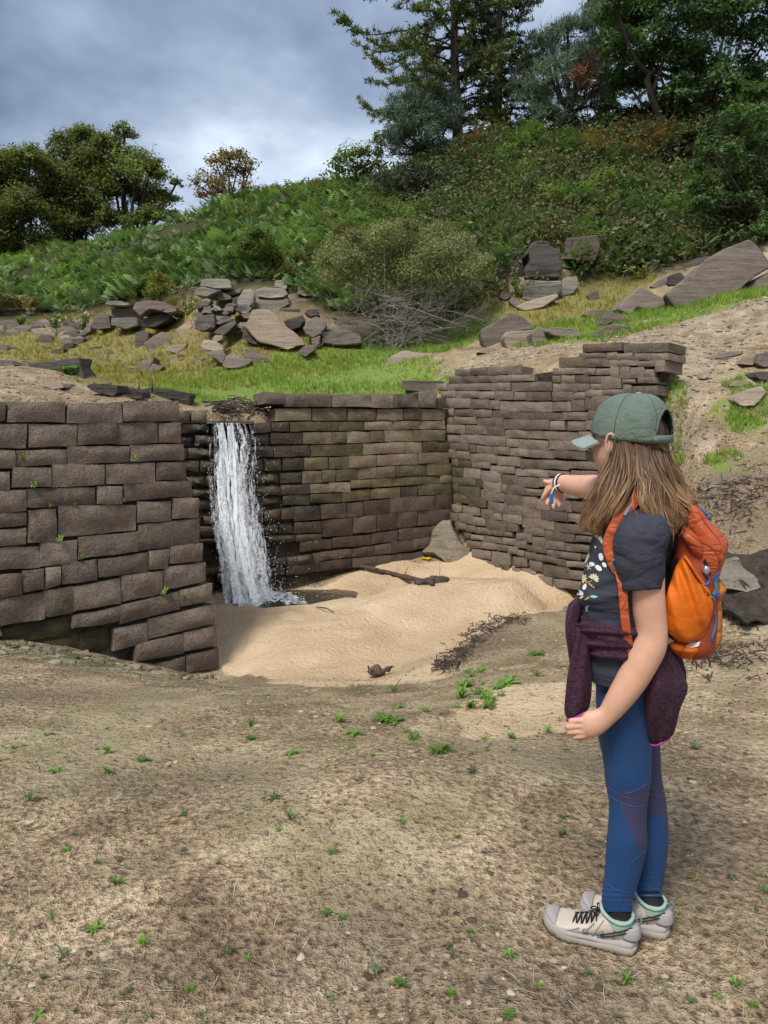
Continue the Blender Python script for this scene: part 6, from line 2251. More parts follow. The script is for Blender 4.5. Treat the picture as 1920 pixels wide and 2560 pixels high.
# ---- fleece tied round the waist
fl = MB()
belt = [(1518, 1441, 1673, -.004), (1528, 1440, 1672, .012), (1545, 1434, 1676, .014), (1560, 1440, 1676, .006), (1572, 1440, 1677, .011), (1590, 1446, 1677, .010), (1605, 1455, 1677, .004)]
bs_ = []
for v, l, r, ex in belt:
    c, a, b, e = sec_body(l, r, v, 1.90)
    bs_.append((c, a * (1 + ex * 6), b * (1 + ex * 6), e))
V, F = loft(bs_, n=56, rings=40)
uvp = np.stack(pix(V[:, 0], V[:, 1], V[:, 2]), 1)
cB = np.mean([q[0] for q in bs_], 0)
d = (V - cB) * np.array((1, 1, 0))
d /= np.maximum(np.linalg.norm(d, axis=1, keepdims=True), 1e-6)
V = V + d * (.008 * np.sin((uvp[:, 1] - 1530 - (uvp[:, 0] - 1440) * .07) * .19) + .004 * fbm(V * 22, 2, 5))[:, None]
fl.add(V, F)


def strip(pts, thick=.010, nseg=26, nw=7, ripple=.006, seed=0):
    """hanging cloth: rows of (left uv, right uv, Y, bulge)"""
    rows = np.array([[*at(l[0], l[1], Y), *at(r[0], r[1], Y), bg_] for l, r, Y, bg_ in pts])
    rows = spline(rows, nseg)
    front, back = [], []
    for i, rw in enumerate(rows):
        L_, R_, bg_ = rw[:3], rw[3:6], rw[6]
        for k in range(nw):
            t = k / (nw - 1)
            p = L_ * (1 - t) + R_ * t
            w = unitv((p - CAMP)[None])[0]
            bul = bg_ * (1 - (2 * t - 1) ** 2) + ripple * math.sin(t * 9 + i * .22 + seed)
            front.append(p - w * bul)
            edge_ = 1 - abs(2 * t - 1) ** 4
            back.append(p + w * (thick * edge_ + .002 - .4 * bul))
    n = len(front)
    V = np.array(front + back)
    F = []
    for i in range(nseg - 1):
        for k in range(nw - 1):
            a = i * nw + k
            F.append((a, a + 1, a + nw + 1, a + nw))
            F.append((n + a, n + a + nw, n + a + nw + 1, n + a + 1))
        F.append((i * nw, (i + 1) * nw, n + (i + 1) * nw, n + i * nw))
        F.append((i * nw + nw - 1, n + i * nw + nw - 1, n + (i + 1) * nw + nw - 1, (i + 1) * nw + nw - 1))
    for k in range(nw - 1):
        F.append((k, n + k, n + k + 1, k + 1))
        a = (nseg - 1) * nw + k
        F.append((a, a + 1, n + a + 1, n + a))
    return V, F


# back panel hanging behind and beside the hip (wraps round towards the far side)
fl.add(*strip([((1560, 1590), (1676, 1590), 1.80, .05), ((1566, 1640), (1694, 1640), 1.775, .045), ((1580, 1690), (1712, 1690), 1.77, .05), ((1596, 1737), (1719, 1725), 1.77, .055), ((1608, 1790), (1700, 1775), 1.775, .05), ((1616, 1835), (1686, 1830), 1.785, .035), ((1630, 1860), (1668, 1853), 1.79, .02)], .05, 34, 17, .008, 1))
fl.add(*strip([((1640, 1600), (1690, 1600), 1.90, .03), ((1650, 1690), (1716, 1690), 1.92, .03), ((1640, 1780), (1698, 1775), 1.93, .03), ((1630, 1850), (1680, 1838), 1.92, .02)], .03, 20, 9, .006, 2))
# diagonal fold across the front of the thigh
fl.add(*strip([((1438, 1558), (1560, 1572), 1.775, .02), ((1462, 1592), (1566, 1600), 1.775, .02), ((1500, 1630), (1572, 1640), 1.775, .016), ((1540, 1668), (1588, 1690), 1.772, .012)], .03, 20, 11, .004, 3))
fleece = fl.build('tied_fleece', M_FLEECE, person)
# hanging sleeves and knot
sv = MB()
sv.add(*strip([((1443, 1492), (1464, 1500), 1.86, .02), ((1420, 1515), (1452, 1525), 1.82, .024), ((1413, 1570), (1446, 1575), 1.80, .026), ((1420, 1630), (1452, 1600), 1.80, .022), ((1428, 1680), (1450, 1650), 1.81, .016)], .03, 24, 9, .004, 4))
sv.build('fleece_sleeve', M_FLEECE, fleece)
sv = MB()
sv.add(*strip([((1436, 1560), (1470, 1585), 1.79, .018), ((1432, 1620), (1474, 1610), 1.785, .022), ((1420, 1680), (1477, 1665), 1.785, .028), ((1413, 1740), (1480, 1715), 1.785, .028), ((1411, 1780), (1474, 1765), 1.785, .024), ((1418, 1798), (1462, 1784), 1.785, .018)], .04, 28, 11, .006, 5))
sl_o = sv.build('fleece_sleeve', M_FLEECE, fleece)
mb = MB()
mb.tube(spline([at(1417, 1799, 1.782), at(1428, 1800, 1.768), at(1446, 1792, 1.766), at(1462, 1783, 1.772)], 12), .0045, 8)
mb.build('cuff_binding', M_MAG, sl_o)
mb = MB()
mb.tube(spline([at(1626, 1861, 1.775), at(1640, 1864, 1.765), at(1655, 1858, 1.765), at(1672, 1848, 1.775)], 10), .0022, 6)
mb.build('hem_binding', M_MAG, fleece)


# ---- hiking boots
def boot(heel, toe, leg_end):
    """heel, toe: ground points; side +1 if the seen side is her left"""
    heel, toe = np.array(heel), np.array(toe)
    fx = (toe - heel)
    L = np.linalg.norm(fx)
    fx /= L
    fy = np.array((-fx[1], fx[0], 0))
    up_ = np.array((0, 0, 1.0))
    g0 = (ground_at(*heel[:2]) + ground_at(*toe[:2])) / 2 - .004

    def P(x, y, z):
        q = heel + fx * x * L + fy * y
        return np.array((q[0], q[1], g0 + z))
    root = empty('hiking_boot', tuple(heel * .5 + toe * .5))
    root.location.z = g0
    root.parent = person
    root.location = Vector((heel + toe) / 2) - Vector(PFOOT)
    root.location.z = g0 - PFOOT[2]
    # outline half widths along the foot (x 0 heel .. 1 toe)
    hw = lambda x: np.interp(x, [0, .04, .12, .3, .5, .7, .82, .92, .98, 1], [.012, .028, .034, .034, .036, .045, .044, .034, .02, .006])
    xs = np.linspace(0, 1, 46)
    def shell(zlo, zhi, grow0, grow1, name, mat, x0=0, x1=1, par=root, wav=0):
        V, F = [], []
        n = 0
        xx_ = [x for x in xs if x0 <= x <= x1]
        out = [(x, 1) for x in xx_] + [(x, -1) for x in xx_[::-1]]
        rows = []
        for lvl, (zf, gr) in enumerate(((zlo, grow0), ((lambda x: (zlo(x) + zhi(x)) / 2), (grow0 + grow1) / 2 + .002), (zhi, grow1))):
            for (x, s) in out:
                z = zf(x)
                if lvl == 0 and wav:
                    z += wav * (1 if int(round(x * 45)) % 3 == 0 else 0)
                xx2 = x + (gr / L) * (1 if x > .9 else (-1 if x < .1 else 0))
                V.append(P(xx2, s * (hw(x) + gr), z))
        m = len(out)
        for l in range(2):
            for k in range(m):
                k2 = (k + 1) % m
                F.append((l * m + k, l * m + k2, (l + 1) * m + k2, (l + 1) * m + k))
        F.append(tuple(range(m))[::-1])
        F.append(tuple(2 * m + k for k in range(m)))
        mb = MB()
        mb.add(V, F)
        o = mb.build(name, mat, par)
        return o
    toe_up = lambda x: .014 * max(0, (x - .72) / .28) ** 2 + .004 * max(0, (.1 - x) / .1)
    shell(lambda x: toe_up(x), lambda x: .026 + toe_up(x) + .004 * math.sin(x * 9), .004, .006, 'sole', M_SOLE, wav=.009)
    shell(lambda x: .024 + toe_up(x), lambda x: np.interp(x, [0, .15, .35, .6, .8, 1], [.044, .044, .034, .033, .037, .035]) + toe_up(x), .0045, .0015, 'rubber_rand', M_SHOEG)
    # upper
    U = [(0.02, .040, .010, .030), (.06, .075, .024, .045), (.14, .100, .030, .05), (.26, .104, .033, .052), (.40, .086, .034, .043), (.52, .066, .036, .033), (.66, .054, .042, .027), (.8, .046, .042, .023), (.9, .040, .033, .018), (.97, .032, .017, .010)]
    secs_ = []
    for (x, zt, w, hz_) in U:
        zl = .028 + toe_up(x)
        zt = max(zt + toe_up(x), zl + .008)
        secs_.append((P(x, 0, (zl + zt) / 2), fy * w, up_ * (zt - zl) / 2, 2.4))
    mb = MB()
    mb.add(*loft(secs_, n=26, rings=44))
    upper = mb.build('upper', M_SHOE, root)
    mb = MB()
    mb.add(*loft([(P(.87, 0, .036 + toe_up(.87)), fy * .0405, up_ * .0135, 2.3), (P(.92, 0, .037 + toe_up(.92)), fy * .036, up_ * .0140, 2.3), (P(.985, 0, .036 + toe_up(.98)), fy * .020, up_ * .012, 2.3), (P(1.01, 0, .035 + toe_up(1)), fy * .006, up_ * .006)], n=24, rings=18))
    mb.build('toe_cap', M_SHOEG, root)
    # padded collar
    col_ = [P(.03, 0, .102), P(.07, .024, .099), P(.16, .033, .094), (P(.27, .032, .100)), P(.36, .020, .110), P(.385, 0, .113), P(.36, -.020, .110), P(.27, -.032, .100), P(.16, -.033, .094), P(.07, -.024, .099), P(.03, 0, .102)]
    mb = MB()
    mb.tube(spline(col_, 40), .0052, 8)
    secs2 = []
    for z, k in ((.070, 1.0), (.085, 1.02), (.098, 1.0), (.104, .93)):
        secs2.append((P(.19, 0, z - .004), fx * L * .155 * k, fy * .0335 * k, 2.3))
    mb.add(*loft(secs2, n=26, rings=12))
    mb.build('padded_collar', M_MINT, root)
    mb = MB()
    mb.add(*loft([(P(.19, 0, .0985), fx * L * .135, fy * .029, 2.3), (P(.19, 0, .1025), fx * L * .135, fy * .029, 2.3)], n=24, rings=3))
    mb.build('boot_lining', M_BLACK, root)
    # sock
    mb = MB()
    mb.add(*loft([(P(.19, 0, .07), -fx * .034, -fy * .029), (P(.185, 0, .09), -fx * .034, -fy * .029), (leg_end[0], leg_end[1] * .93, leg_end[2] * .93), (leg_end[0] + np.array((0, 0, .02)), leg_end[1] * .9, leg_end[2] * .9)], n=20, rings=8))
    mb.build('sock', M_BLACK, root)
    # heel counter, straps
    mb = MB()
    mb.add(*loft([(P(.06, 0, .05), fx * .030, fy * .034, 2.2), (P(.055, 0, .068), fx * .027, fy * .0325, 2.2), (P(.05, 0, .082), fx * .02, fy * .028, 2.2)], n=22, rings=8))
    mb.build('heel_counter', M_SHOEG, root)
    for s in (-1, 1):
        for dz in (0, .010):
            mb = MB()
            mb.tube(spline([P(.36, s * .0395, .043 + dz * .6), P(.26, s * .0385, .052 + dz), P(.14, s * .0365, .066 + dz), P(.03, s * .02, .074 + dz)], 12), .0017, 5)
            mb.build('heel_strap', M_BLACK, root)
        mb = MB()
        mb.tube([P(.34, s * .0405, .062), P(.40, s * .040, .046)], .0032, 5)
        mb.build('side_tab', M_GREYP, root)
        # badge
        mb = MB()
        c = P(.53, s * .0415, .050)
        mb.add(*loft([(c + fy * s * t, fx * .0075 * k, up_ * .0042 * k) for t, k in ((-.003, 1), (.0012, 1), (.0018, .7))], n=14, rings=4))
        bd = mb.build('badge', M_GREYP, root)
        mb = MB()
        mb.add(*loft([(c + fy * s * (t + .0018), fx * .0042 * k, up_ * .0012 * k) for t, k in ((-.001, 1), (.0009, .9))], n=10, rings=3))
        mb.build('badge_mark', M_MINT, bd)
    for s in (-1, 1):
        for (xa, za, xb, zb) in ((.44, .082, .56, .036), (.34, .094, .46, .036), (.60, .060, .74, .036), (.24, .094, .22, .046)):
            mb = MB()
            xs_ = np.linspace(xa, xb, 7)
            mb.tube([P(x, s * (np.interp(x, [.2, .4, .52, .66, .8], [.034, .0345, .0365, .0425, .0425]) * math.sqrt(max(.05, 1 - ((z - .05) / .06) ** 2)) + .0006), z) for x, z in zip(xs_, np.linspace(za - .006, zb, 7))], .0016, 5)
            mb.build('stitched_overlay', M_SHOEG, root)
    # laces
    for j in range(5):
        x = .42 + j * .055
        zt = np.interp(x, [.40, .52, .66], [.088, .068, .056]) + .004
        for sgn in (-1, 1):
            mb = MB()
            mb.tube(spline([P(x, -sgn * .026, zt - .012), P(x + .012, -sgn * .008, zt + .001), P(x + .028, sgn * .008, zt), P(x + .045, sgn * .026, zt - .014)], 10), .0022, 5)
            mb.build('lace', M_BLACK, root)
    mb = MB()
    for k_ in range(3):
        a = k_ * 2.1
        mb.tube(spline([P(.40, 0, .095), P(.43 + .03 * math.cos(a), .02 * math.sin(a), .102), P(.46 + .04 * math.cos(a), .03 * math.sin(a), .093), P(.41, 0, .094)], 12), .002, 5)
    mb.build('lace_bow', M_BLACK, root)
    # pull loop
    mb = MB()
    mb.tube(spline([P(.015, 0, .094), P(-.03, 0, .108), P(-.055, 0, .098), P(-.035, 0, .084), P(.0, 0, .074)], 14), .0032, 6)
    mb.build('pull_loop', M_GREYP, root)
    return root


hN, tN = drop(1586, 2379), drop(1366, 2311)
boot((hN[0], hN[1], 0), (tN[0], tN[1], 0), leg_secs(NEAR, 1.83, 1.805)[-1])
hF = drop(1667, 2338)
dF = (np.array(tN) - np.array(hN))
boot((hF[0], hF[1], 0), (hF[0] + dF[0] * .97, hF[1] + dF[1] * .97, 0), leg_secs(FARL, 1.95, 1.875)[-1])

# ---- cap
cap = empty('cap', PFOOT)
cap.parent = person
cap.location = (0, 0, 0)
CC = np.array((HC[0], HC[1], at(1577, 1098, 1.915)[2]))
ZT = at(1600, 985, 1.915)[2] - CC[2]
tiltv = FH * .0
na, ne = 72, 22
V, F, Fm = [], [], []
for j in range(ne + 1):
    t = j / ne
    for k in range(na):
        a = 2 * math.pi * k / na
        ca, sa = math.cos(a), math.sin(a)
        # vertical side, then dome
        rr = math.cos(max(0, (t - .06) / .94) * math.pi / 2) ** .74
        z = ZT * (math.sin(t * math.pi / 2) ** .92)
        f = (.102 if ca > 0 else .106) * ca * rr
        sd_ = .086 * sa * rr
        crease = 1 + .018 * abs(math.sin(3 * a)) ** .5 * (1 - t) * rr
        wr = (.0045 * float(vnoise(np.array((ca * 3 + 5, sa * 3, t * 5)), 3)) + .0025 * float(vnoise(np.array((ca * 7 + 5, sa * 7, t * 4)), 8))) * (1 - .5 * t)
        p = CC + FH * (f * crease + wr * ca) + RH * (sd_ * crease + wr * sa) + np.array((0, 0, z + (.016 * ca if ca > 0 else .006 * ca) * (1 - t)))
        p = p - FH * .016 * t * t
        V.append(p)
for j in range(ne):
    for k in range(na):
        k2 = (k + 1) % na
        a = 2 * math.pi * (k + .5) / na
        da = abs(((a - math.pi + math.pi) % (2 * math.pi)) - math.pi)
        t = (j + .5) / ne
        # arched opening above the strap at the back
        if t > .10 and (da / .50) ** 2 + ((t - .10) / .36) ** 2 < 1:
            continue
        F.append((j * na + k, j * na + k2, (j + 1) * na + k2, (j + 1) * na + k))
mb = MB()
mb.add(V, F)
crown_o = mb.build('cap_crown', M_CAP, person)
sm = crown_o.modifiers.new('thick', 'SOLIDIFY')
sm.thickness = .0022
crown_o.parent = cap
# seams, button, eyelets, opening edge
cap_b = world_bvh(crown_o)
Vn = np.array(V)
for k in range(0, na, 12):
    kk = (k + 6) % na
    P = [Vn[j * na + kk] for j in range(2, ne)]
    if 2.0 < 2 * math.pi * kk / na < 4.2 and kk == na // 2:
        P = P[9:]
    P = np.array(P)
    P = P + unitv(P - CC) * .0012
    mb = MB()
    mb.tube(P, .0019, 4)
    so = mb.build('cap_seam', M_CAPD, person)
    so.parent = cap
arch = []
for t in np.linspace(0, math.pi, 22):
    da, tt = .52 * math.cos(t), .10 + .375 * math.sin(t)
    a = math.pi + da
    ca, sa = math.cos(a), math.sin(a)
    rr = math.cos(max(0, (tt - .06) / .94) * math.pi / 2) ** .74
    z = ZT * (math.sin(tt * math.pi / 2) ** .92)
    p = CC + FH * (.1075 * ca * rr) + RH * (.088 * sa * rr) + np.array((0, 0, z + .006 * ca * (1 - tt))) - FH * .016 * tt * tt
    arch.append(p)
mb = MB()
mb.tube(arch, .0024, 6)
o = mb.build('opening_edge', M_CAP, person)
o.parent = cap
strapP = []
for da in np.linspace(-.62, .62, 16):
    a = math.pi + da
    strapP.append(CC + FH * .1065 * math.cos(a) + RH * .0875 * math.sin(a) + np.array((0, 0, .003)))
V2, F2 = [], []
for i, p in enumerate(strapP):
    for dz in (-.0085, .0085):
        for q in (0, .003):
            V2.append(p + np.array((0, 0, dz)) + unitv((p - CC)[None])[0] * q)
for i in range(15):
    b = i * 4
    F2 += [(b + 1, b + 5, b + 7, b + 3), (b, b + 2, b + 6, b + 4), (b + 2, b + 3, b + 7, b + 6), (b, b + 4, b + 5, b + 1)]
mb = MB()
mb.add(V2, F2)
o = mb.build('cap_strap', M_CAP, person)
o.parent = cap
btop = CC + np.array((0, 0, ZT)) - FH * .016
mb = MB()
mb.add(*loft([(btop + np.array((0, 0, z)), FH * r, RH * r) for z, r in ((-.003, .008), (.001, .0085), (.004, .006), (.0052, .001))], n=14, rings=8))
o = mb.build('cap_button', M_BRIM, person)
o.parent = cap
for (u, v) in ((1548, 1014), (1612, 1029)):
    P, N = project(cap_b, [(u, v)], .0008)
    if len(P):
        a1 = unitv(np.cross(N[0], (0, 0, 1.0))[None])[0]
        a2 = np.cross(N[0], a1)
        mb = MB()
        mb.tube([P[0] + .0028 * (a1 * math.cos(t) + a2 * math.sin(t)) for t in np.linspace(0, 2 * math.pi, 12)], .0009, 5)
        o = mb.build('cap_eyelet', M_CAPD, person)
        o.parent = cap
# brim
V2, F2 = [], []
nb1, nb2 = 18, 8
for j in range(nb2 + 1):
    r = j / nb2
    for k in range(nb1 + 1):
        a = (k / nb1 - .5) * 2 * 1.12
        base_ = CC + FH * .099 * math.cos(a) + RH * .083 * math.sin(a)
        ext = .070 * math.cos(a * .80) ** .8
        p = base_ + (FH * 1.0 + RH * math.sin(a) * .10) * ext * r
        p = p + np.array((0, 0, .016 * math.cos(a) - .006 - .012 * (math.sin(a) ** 2) - .020 * r ** 1.3))
        V2.append(p + np.array((0, 0, .0018)))
nV = len(V2)
V2 += [p - np.array((0, 0, .0036)) for p in V2]
for j in range(nb2):
    for k in range(nb1):
        a = j * (nb1 + 1) + k
        F2.append((a, a + 1, a + nb1 + 2, a + nb1 + 1))
        F2.append((nV + a, nV + a + nb1 + 1, nV + a + nb1 + 2, nV + a + 1))
edge_loop = [j * (nb1 + 1) for j in range(nb2 + 1)] + [nb2 * (nb1 + 1) + k for k in range(1, nb1 + 1)] + [j * (nb1 + 1) + nb1 for j in range(nb2 - 1, -1, -1)]
for a, b in zip(edge_loop[:-1], edge_loop[1:]):
    F2.append((a, a + nV, b + nV, b))
mb = MB()
mb.add(V2, F2)
o = mb.build('cap_brim', M_BRIM, person)
o.parent = cap

# ---- wrist bands
wr = at(1405, 1208, 2.315)
dw = unitv((at(1395, 1210, 2.335) - at(1418, 1210, 2.29))[None])[0]
s1 = unitv(np.cross(dw, (0, 0, 1.0))[None])[0]
s2 = np.cross(s1, dw)
for off_, mt, rad, nm in ((-.004, M_BLACK, .0032, 'wrist_band'), (.006, M_WHITE, .0030, 'bead_bracelet'), (.014, M_BLACK, .0026, 'wrist_band')):
    mb = MB()
    mb.tube([wr + dw * off_ + s1 * .0245 * math.cos(t) + s2 * .0285 * math.sin(t) for t in np.linspace(0, 2 * math.pi, 26)], rad, 6)
    mb.build(nm, mt, person)
mb = MB()
mb.tube(spline([at(1400, 1212, 2.27), at(1386, 1219, 2.27), at(1380, 1230, 2.272), at(1378, 1240, 2.275)], 8), .0026, 5)
mb.build('bracelet_tail', M_WHITE, person)
mb = MB()
mb.add(*loft([(at(1379, v, 2.273), np.array((.0062, 0, 0)), np.array((0, .0018, 0)), 3) for v in (1233, 1240, 1250, 1259)], n=12, rings=8))
mb.build('bracelet_tab', M_BLUE, person)
mb = MB()
mb.tube(spline([at(1412, 1228, 2.28), at(1420, 1238, 2.282), at(1418, 1247, 2.283), at(1428, 1258, 2.284)], 9), .0013, 4)
mb.build('bracelet_charm', M_GREYP, person)
# ------------------------------------------------------------------ hair
M_HAIR, nt, bs = material('brown_hair')
nt.l.new(nt.attr('col'), bs.inputs['Base Color'])
bs.inputs['Roughness'].default_value = .5
bs.inputs['Specular IOR Level'].default_value = .3
GUIDES = [  # picture path, distances
    ([(1540, 1102), (1533, 1142), (1500, 1205), (1474, 1262), (1458, 1300), (1468, 1326)], (1.845, 1.83, 1.815, 1.805, 1.80, 1.80)),
    ([(1543, 1103), (1536, 1152), (1508, 1215), (1482, 1270), (1462, 1310), (1482, 1336)], (1.838, 1.82, 1.80, 1.79, 1.79, 1.80)),
    ([(1549, 1104), (1545, 1160), (1522, 1225), (1498, 1275), (1478, 1315), (1500, 1338)], (1.832, 1.81, 1.79, 1.778, 1.78, 1.785)),
    ([(1552, 1102), (1554, 1165), (1540, 1225), (1516, 1275), (1494, 1310), (1512, 1334)], (1.826, 1.80, 1.775, 1.765, 1.765, 1.77)),
    ([(1564, 1104), (1570, 1165), (1562, 1215), (1540, 1260), (1514, 1298), (1520, 1326)], (1.82, 1.79, 1.76, 1.75, 1.75, 1.76)),
    ([(1576, 1106), (1584, 1160), (1580, 1205), (1562, 1245), (1540, 1278), (1528, 1308)], (1.815, 1.78, 1.75, 1.735, 1.735, 1.745)),
    ([(1588, 1107), (1598, 1165), (1602, 1205), (1604, 1240), (1626, 1280), (1650, 1318)], (1.812, 1.775, 1.745, 1.725, 1.715, 1.715)),
    ([(1600, 1108), (1612, 1170), (1622, 1215), (1634, 1262), (1652, 1305), (1672, 1338)], (1.81, 1.775, 1.75, 1.73, 1.71, 1.71)),
    ([(1612, 1109), (1628, 1170), (1642, 1220), (1658, 1265), (1676, 1308), (1688, 1336)], (1.812, 1.78, 1.755, 1.735, 1.72, 1.72)),
    ([(1626, 1110), (1644, 1170), (1662, 1220), (1682, 1262), (1698, 1300), (1697, 1326)], (1.815, 1.785, 1.765, 1.745, 1.73, 1.73)),
    ([(1640, 1111), (1656, 1165), (1676, 1210), (1698, 1245), (1714, 1272), (1706, 1300)], (1.82, 1.80, 1.785, 1.77, 1.755, 1.75)),
    ([(1654, 1110), (1668, 1155), (1690, 1198), (1712, 1230), (1730, 1252), (1744, 1266)], (1.83, 1.815, 1.80, 1.79, 1.78, 1.78)),
    ([(1664, 1106), (1676, 1150), (1696, 1192), (1718, 1226), (1734, 1248), (1748, 1270)], (1.85, 1.84, 1.83, 1.82, 1.81, 1.81)),
]
GP = [spline(np.array([at(u, v, y + dy_) for (u, v), y, dy_ in zip(p, ys, (.016, .003, 0, 0, 0, 0))]), 16) for p, ys in GUIDES]
GP = np.array(GP)
rg = np.random.RandomState(5)
HV, HQ, HCc = [], [], []
NS, ng = 4000, len(GP)
nseg = 18
GP = np.array([spline(np.concatenate([[g_[0] + np.array((0, .022, .012))], g_]), nseg) for g_ in GP])
sprd = np.linspace(0, 1, nseg)
NCL = 120
CG = []
for c in range(NCL):
    g = rg.uniform(0, ng - 1.001)
    if 5.0 < g < 6.0:                       # parting over the shoulder
        g = 5.0 - rg.uniform(0, .3) if rg.uniform() < .5 else 6.0 + rg.uniform(0, .3)
    CG.append((g, rg.uniform(0, 6.28), rg.uniform(.006, .018), rg.uniform(7, 13), rg.uniform(), rg.uniform(), rg.uniform(.74, 1.02)))


def guide(g):
    g = min(max(g, 0), ng - 1.001)
    i = int(g)
    return GP[i] * (1 - (g - i)) + GP[i + 1] * (g - i)


for s in range(NS):
    gc, ph, am, fq, tone, dep, lng = CG[s % NCL]
    g = gc + rg.normal() * .45
    if gc <= 5.0:
        g = min(g, 5.0)
    else:
        g = max(g, 6.0) if gc >= 6 else g
    pull = (.72 * sprd ** .8)[:, None]
    path = guide(g) * (1 - pull) + guide(gc) * pull
    depth = np.clip(dep + rg.normal() * .12, 0, 1)
    wv = unitv(path - CAMP)
    jit = rg.normal(size=3) * (.0022 if s % 22 else .011)
    wave = am * np.sin(sprd * fq + ph) * sprd ** .8
    path = path + wv * (depth * .055 * (1 - sprd * .3) + .5 * wave * math.cos(ph))[:, None] + np.array((1.0, 0, 0)) * (wave + jit[0] * (.5 + sprd))[:, None]
    path[:, 2] += jit[2] * 2 * sprd + .35 * wave
    stop = lng * rg.uniform(.86, 1.03)
    tt = np.clip(np.linspace(0, (nseg - 1) * stop, nseg), 0, nseg - 1.001)
    ii = tt.astype(int)
    path = path[ii] * (1 - (tt - ii))[:, None] + path[ii + 1] * (tt - ii)[:, None]
    wd = rg.uniform(.0005, .0012) * (1 - .75 * sprd ** 3)
    tan = unitv(np.gradient(path, axis=0))
    sd_ = unitv(np.cross(tan, unitv(path - CAMP) + rg.normal(size=3) * .5))
    n0 = len(HV) * nseg * 2
    HV.append(np.stack([path - sd_ * wd[:, None], path + sd_ * wd[:, None]], 1).reshape(-1, 3))
    k = np.arange(nseg - 1) * 2
    HQ.append(np.stack([k, k + 1, k + 3, k + 2], 1) + n0)
    hl = tone * .65 + rg.uniform() * .35
    base = np.array((.050, .026, .014)) if hl < .5 else np.array((.085, .045, .022))
    tipc = np.array((.15, .082, .037)) if hl < .55 else np.array((.36, .215, .10))
    t = np.clip(sprd * 1.2 - .12, 0, 1)[:, None]
    c = (base * (1 - t) + tipc * t) * rg.uniform(.75, 1.25)
    HCc.append(np.repeat(c, 2, 0))
# flyaways and the strands over the crown of the back of the head (seen in the cap opening)
V = np.concatenate(HV) - np.array(PFOOT)
me = fast_mesh('hair', V, quads=np.concatenate(HQ))
vcol(me, 'col', np.concatenate(HCc))
hair = link('hair', me, M_HAIR, person)
# close-lying hair under the cap: a shell over the back of the head
mb = MB()
hs = []
for (z, f, b, w) in spline(np.array([(.015, -.01, .072, .062), (.05, -.012, .090, .068), (.09, -.012, .093, .065), (.12, -.005, .091, .063), (.145, .01, .082, .058), (.165, .01, .062, .052), (.18, .005, .03, .03)]), 26):
    c = np.array((HC[0], HC[1], HBASE + z)) - FH * (b - f) / 2
    hs.append((c, FH * (f + b) / 2, RH * w, 2.0))
V, F = loft(hs, n=48, rings=40)
q = V - np.array((HC[0], HC[1], 0))
ang = np.arctan2(q @ RH, -(q @ FH))
V = V + unitv(q * np.array((1, 1, 0))) * (.0022 * np.sin(ang * 60 + 2 * vnoise(V * 20, 4)))[:, None]
mb.add(V, F, np.clip(np.array((.075, .038, .018)) * (1 + .5 * np.sin(ang * 60)[:, None]), .01, 1))
mb.build('hair_cap', M_HAIR, hair, )

# ------------------------------------------------------------------ backpack
PK = at(1745, 1500, 1.80)
pack = empty('backpack', (PK[0], PK[1], at(1745, 1638, 1.80)[2]))
tag(pack, 'rust and orange hiking backpack with blue buckles on her back', 'backpack')


def sec_pack(uL, uR, v, Y, e=2.8, flat=1.45):
    return sec_body(uL, uR, v, Y, e, flat)


mbk = MB()
PS = [(1252, 1692, 1728), (1268, 1686, 1750), (1300, 1684, 1766), (1335, 1684, 1780), (1380, 1684, 1790), (1430, 1680, 1796), (1480, 1672, 1800), (1540, 1664, 1804), (1595, 1664, 1803), (1622, 1672, 1786), (1637, 1692, 1752)]
V, F = loft([sec_pack(l, r, v, 1.83) for v, l, r in PS], n=44, rings=70)
V = V + unitv((V - np.array((PK[0], PK[1], 0))) * np.array((1, 1, 0))) * (.004 * fbm(V * np.array((14, 14, 9)), 3, 61))[:, None]
mbk.add(V, F)
main = mbk.build('main_body', M_RUSTD, pack)
# bulging lid / upper front compartment
mbk = MB()
LS = [(1262, 1706, 1742), (1285, 1704, 1762), (1310, 1712, 1780), (1335, 1728, 1806), (1362, 1736, 1820), (1388, 1738, 1819), (1420, 1744, 1808), (1448, 1752, 1798), (1466, 1764, 1788)]
V, F = loft([sec_pack(l, r, v, 1.80, 2.6) for v, l, r in LS], n=40, rings=54)
V = V + unitv((V - np.array((PK[0], PK[1], 0))) * np.array((1, 1, 0))) * (.005 * fbm(V * np.array((18, 18, 12)), 3, 62))[:, None]
mbk.add(V, F)
lid = mbk.build('front_compartment', M_RUST, pack)
# side compression flap
mbk = MB()
mbk.add(*loft([sec_pack(l, r, v, 1.775, 2.5) for v, l, r in [(1318, 1700, 1716), (1340, 1704, 1745), (1362, 1716, 1760), (1380, 1728, 1762), (1396, 1748, 1760)]], n=30, rings=30))
mbk.build('side_flap', M_RUST, pack)
# stretch side pocket with gathered rim
top_rim = [(1712, 1392), (1726, 1412), (1742, 1438), (1758, 1460), (1775, 1484)]
mbk = MB()
rows = []
SP = [((1700, 1398), (1714, 1390), 1.772), ((1688, 1420), (1736, 1424), 1.762), ((1678, 1450), (1757, 1456), 1.750), ((1668, 1480), (1777, 1486), 1.742), ((1662, 1515), (1783, 1512), 1.738), ((1664, 1550), (1778, 1548), 1.738), ((1670, 1580), (1764, 1580), 1.742), ((1690, 1600), (1748, 1602), 1.75), ((1712, 1612), (1735, 1610), 1.765)]
V, F = strip([(l, r, Y, .030 * (1 if 0 < i < 8 else .3)) for i, (l, r, Y) in enumerate(SP)], .05, 46, 27, 0, 0)
uvp = np.stack(pix(V[:, 0], V[:, 1], V[:, 2]), 1)
gath = np.clip(1 - (uvp[:, 1] - 1400 - (uvp[:, 0] - 1712) * 1.3) / 130, 0, 1)
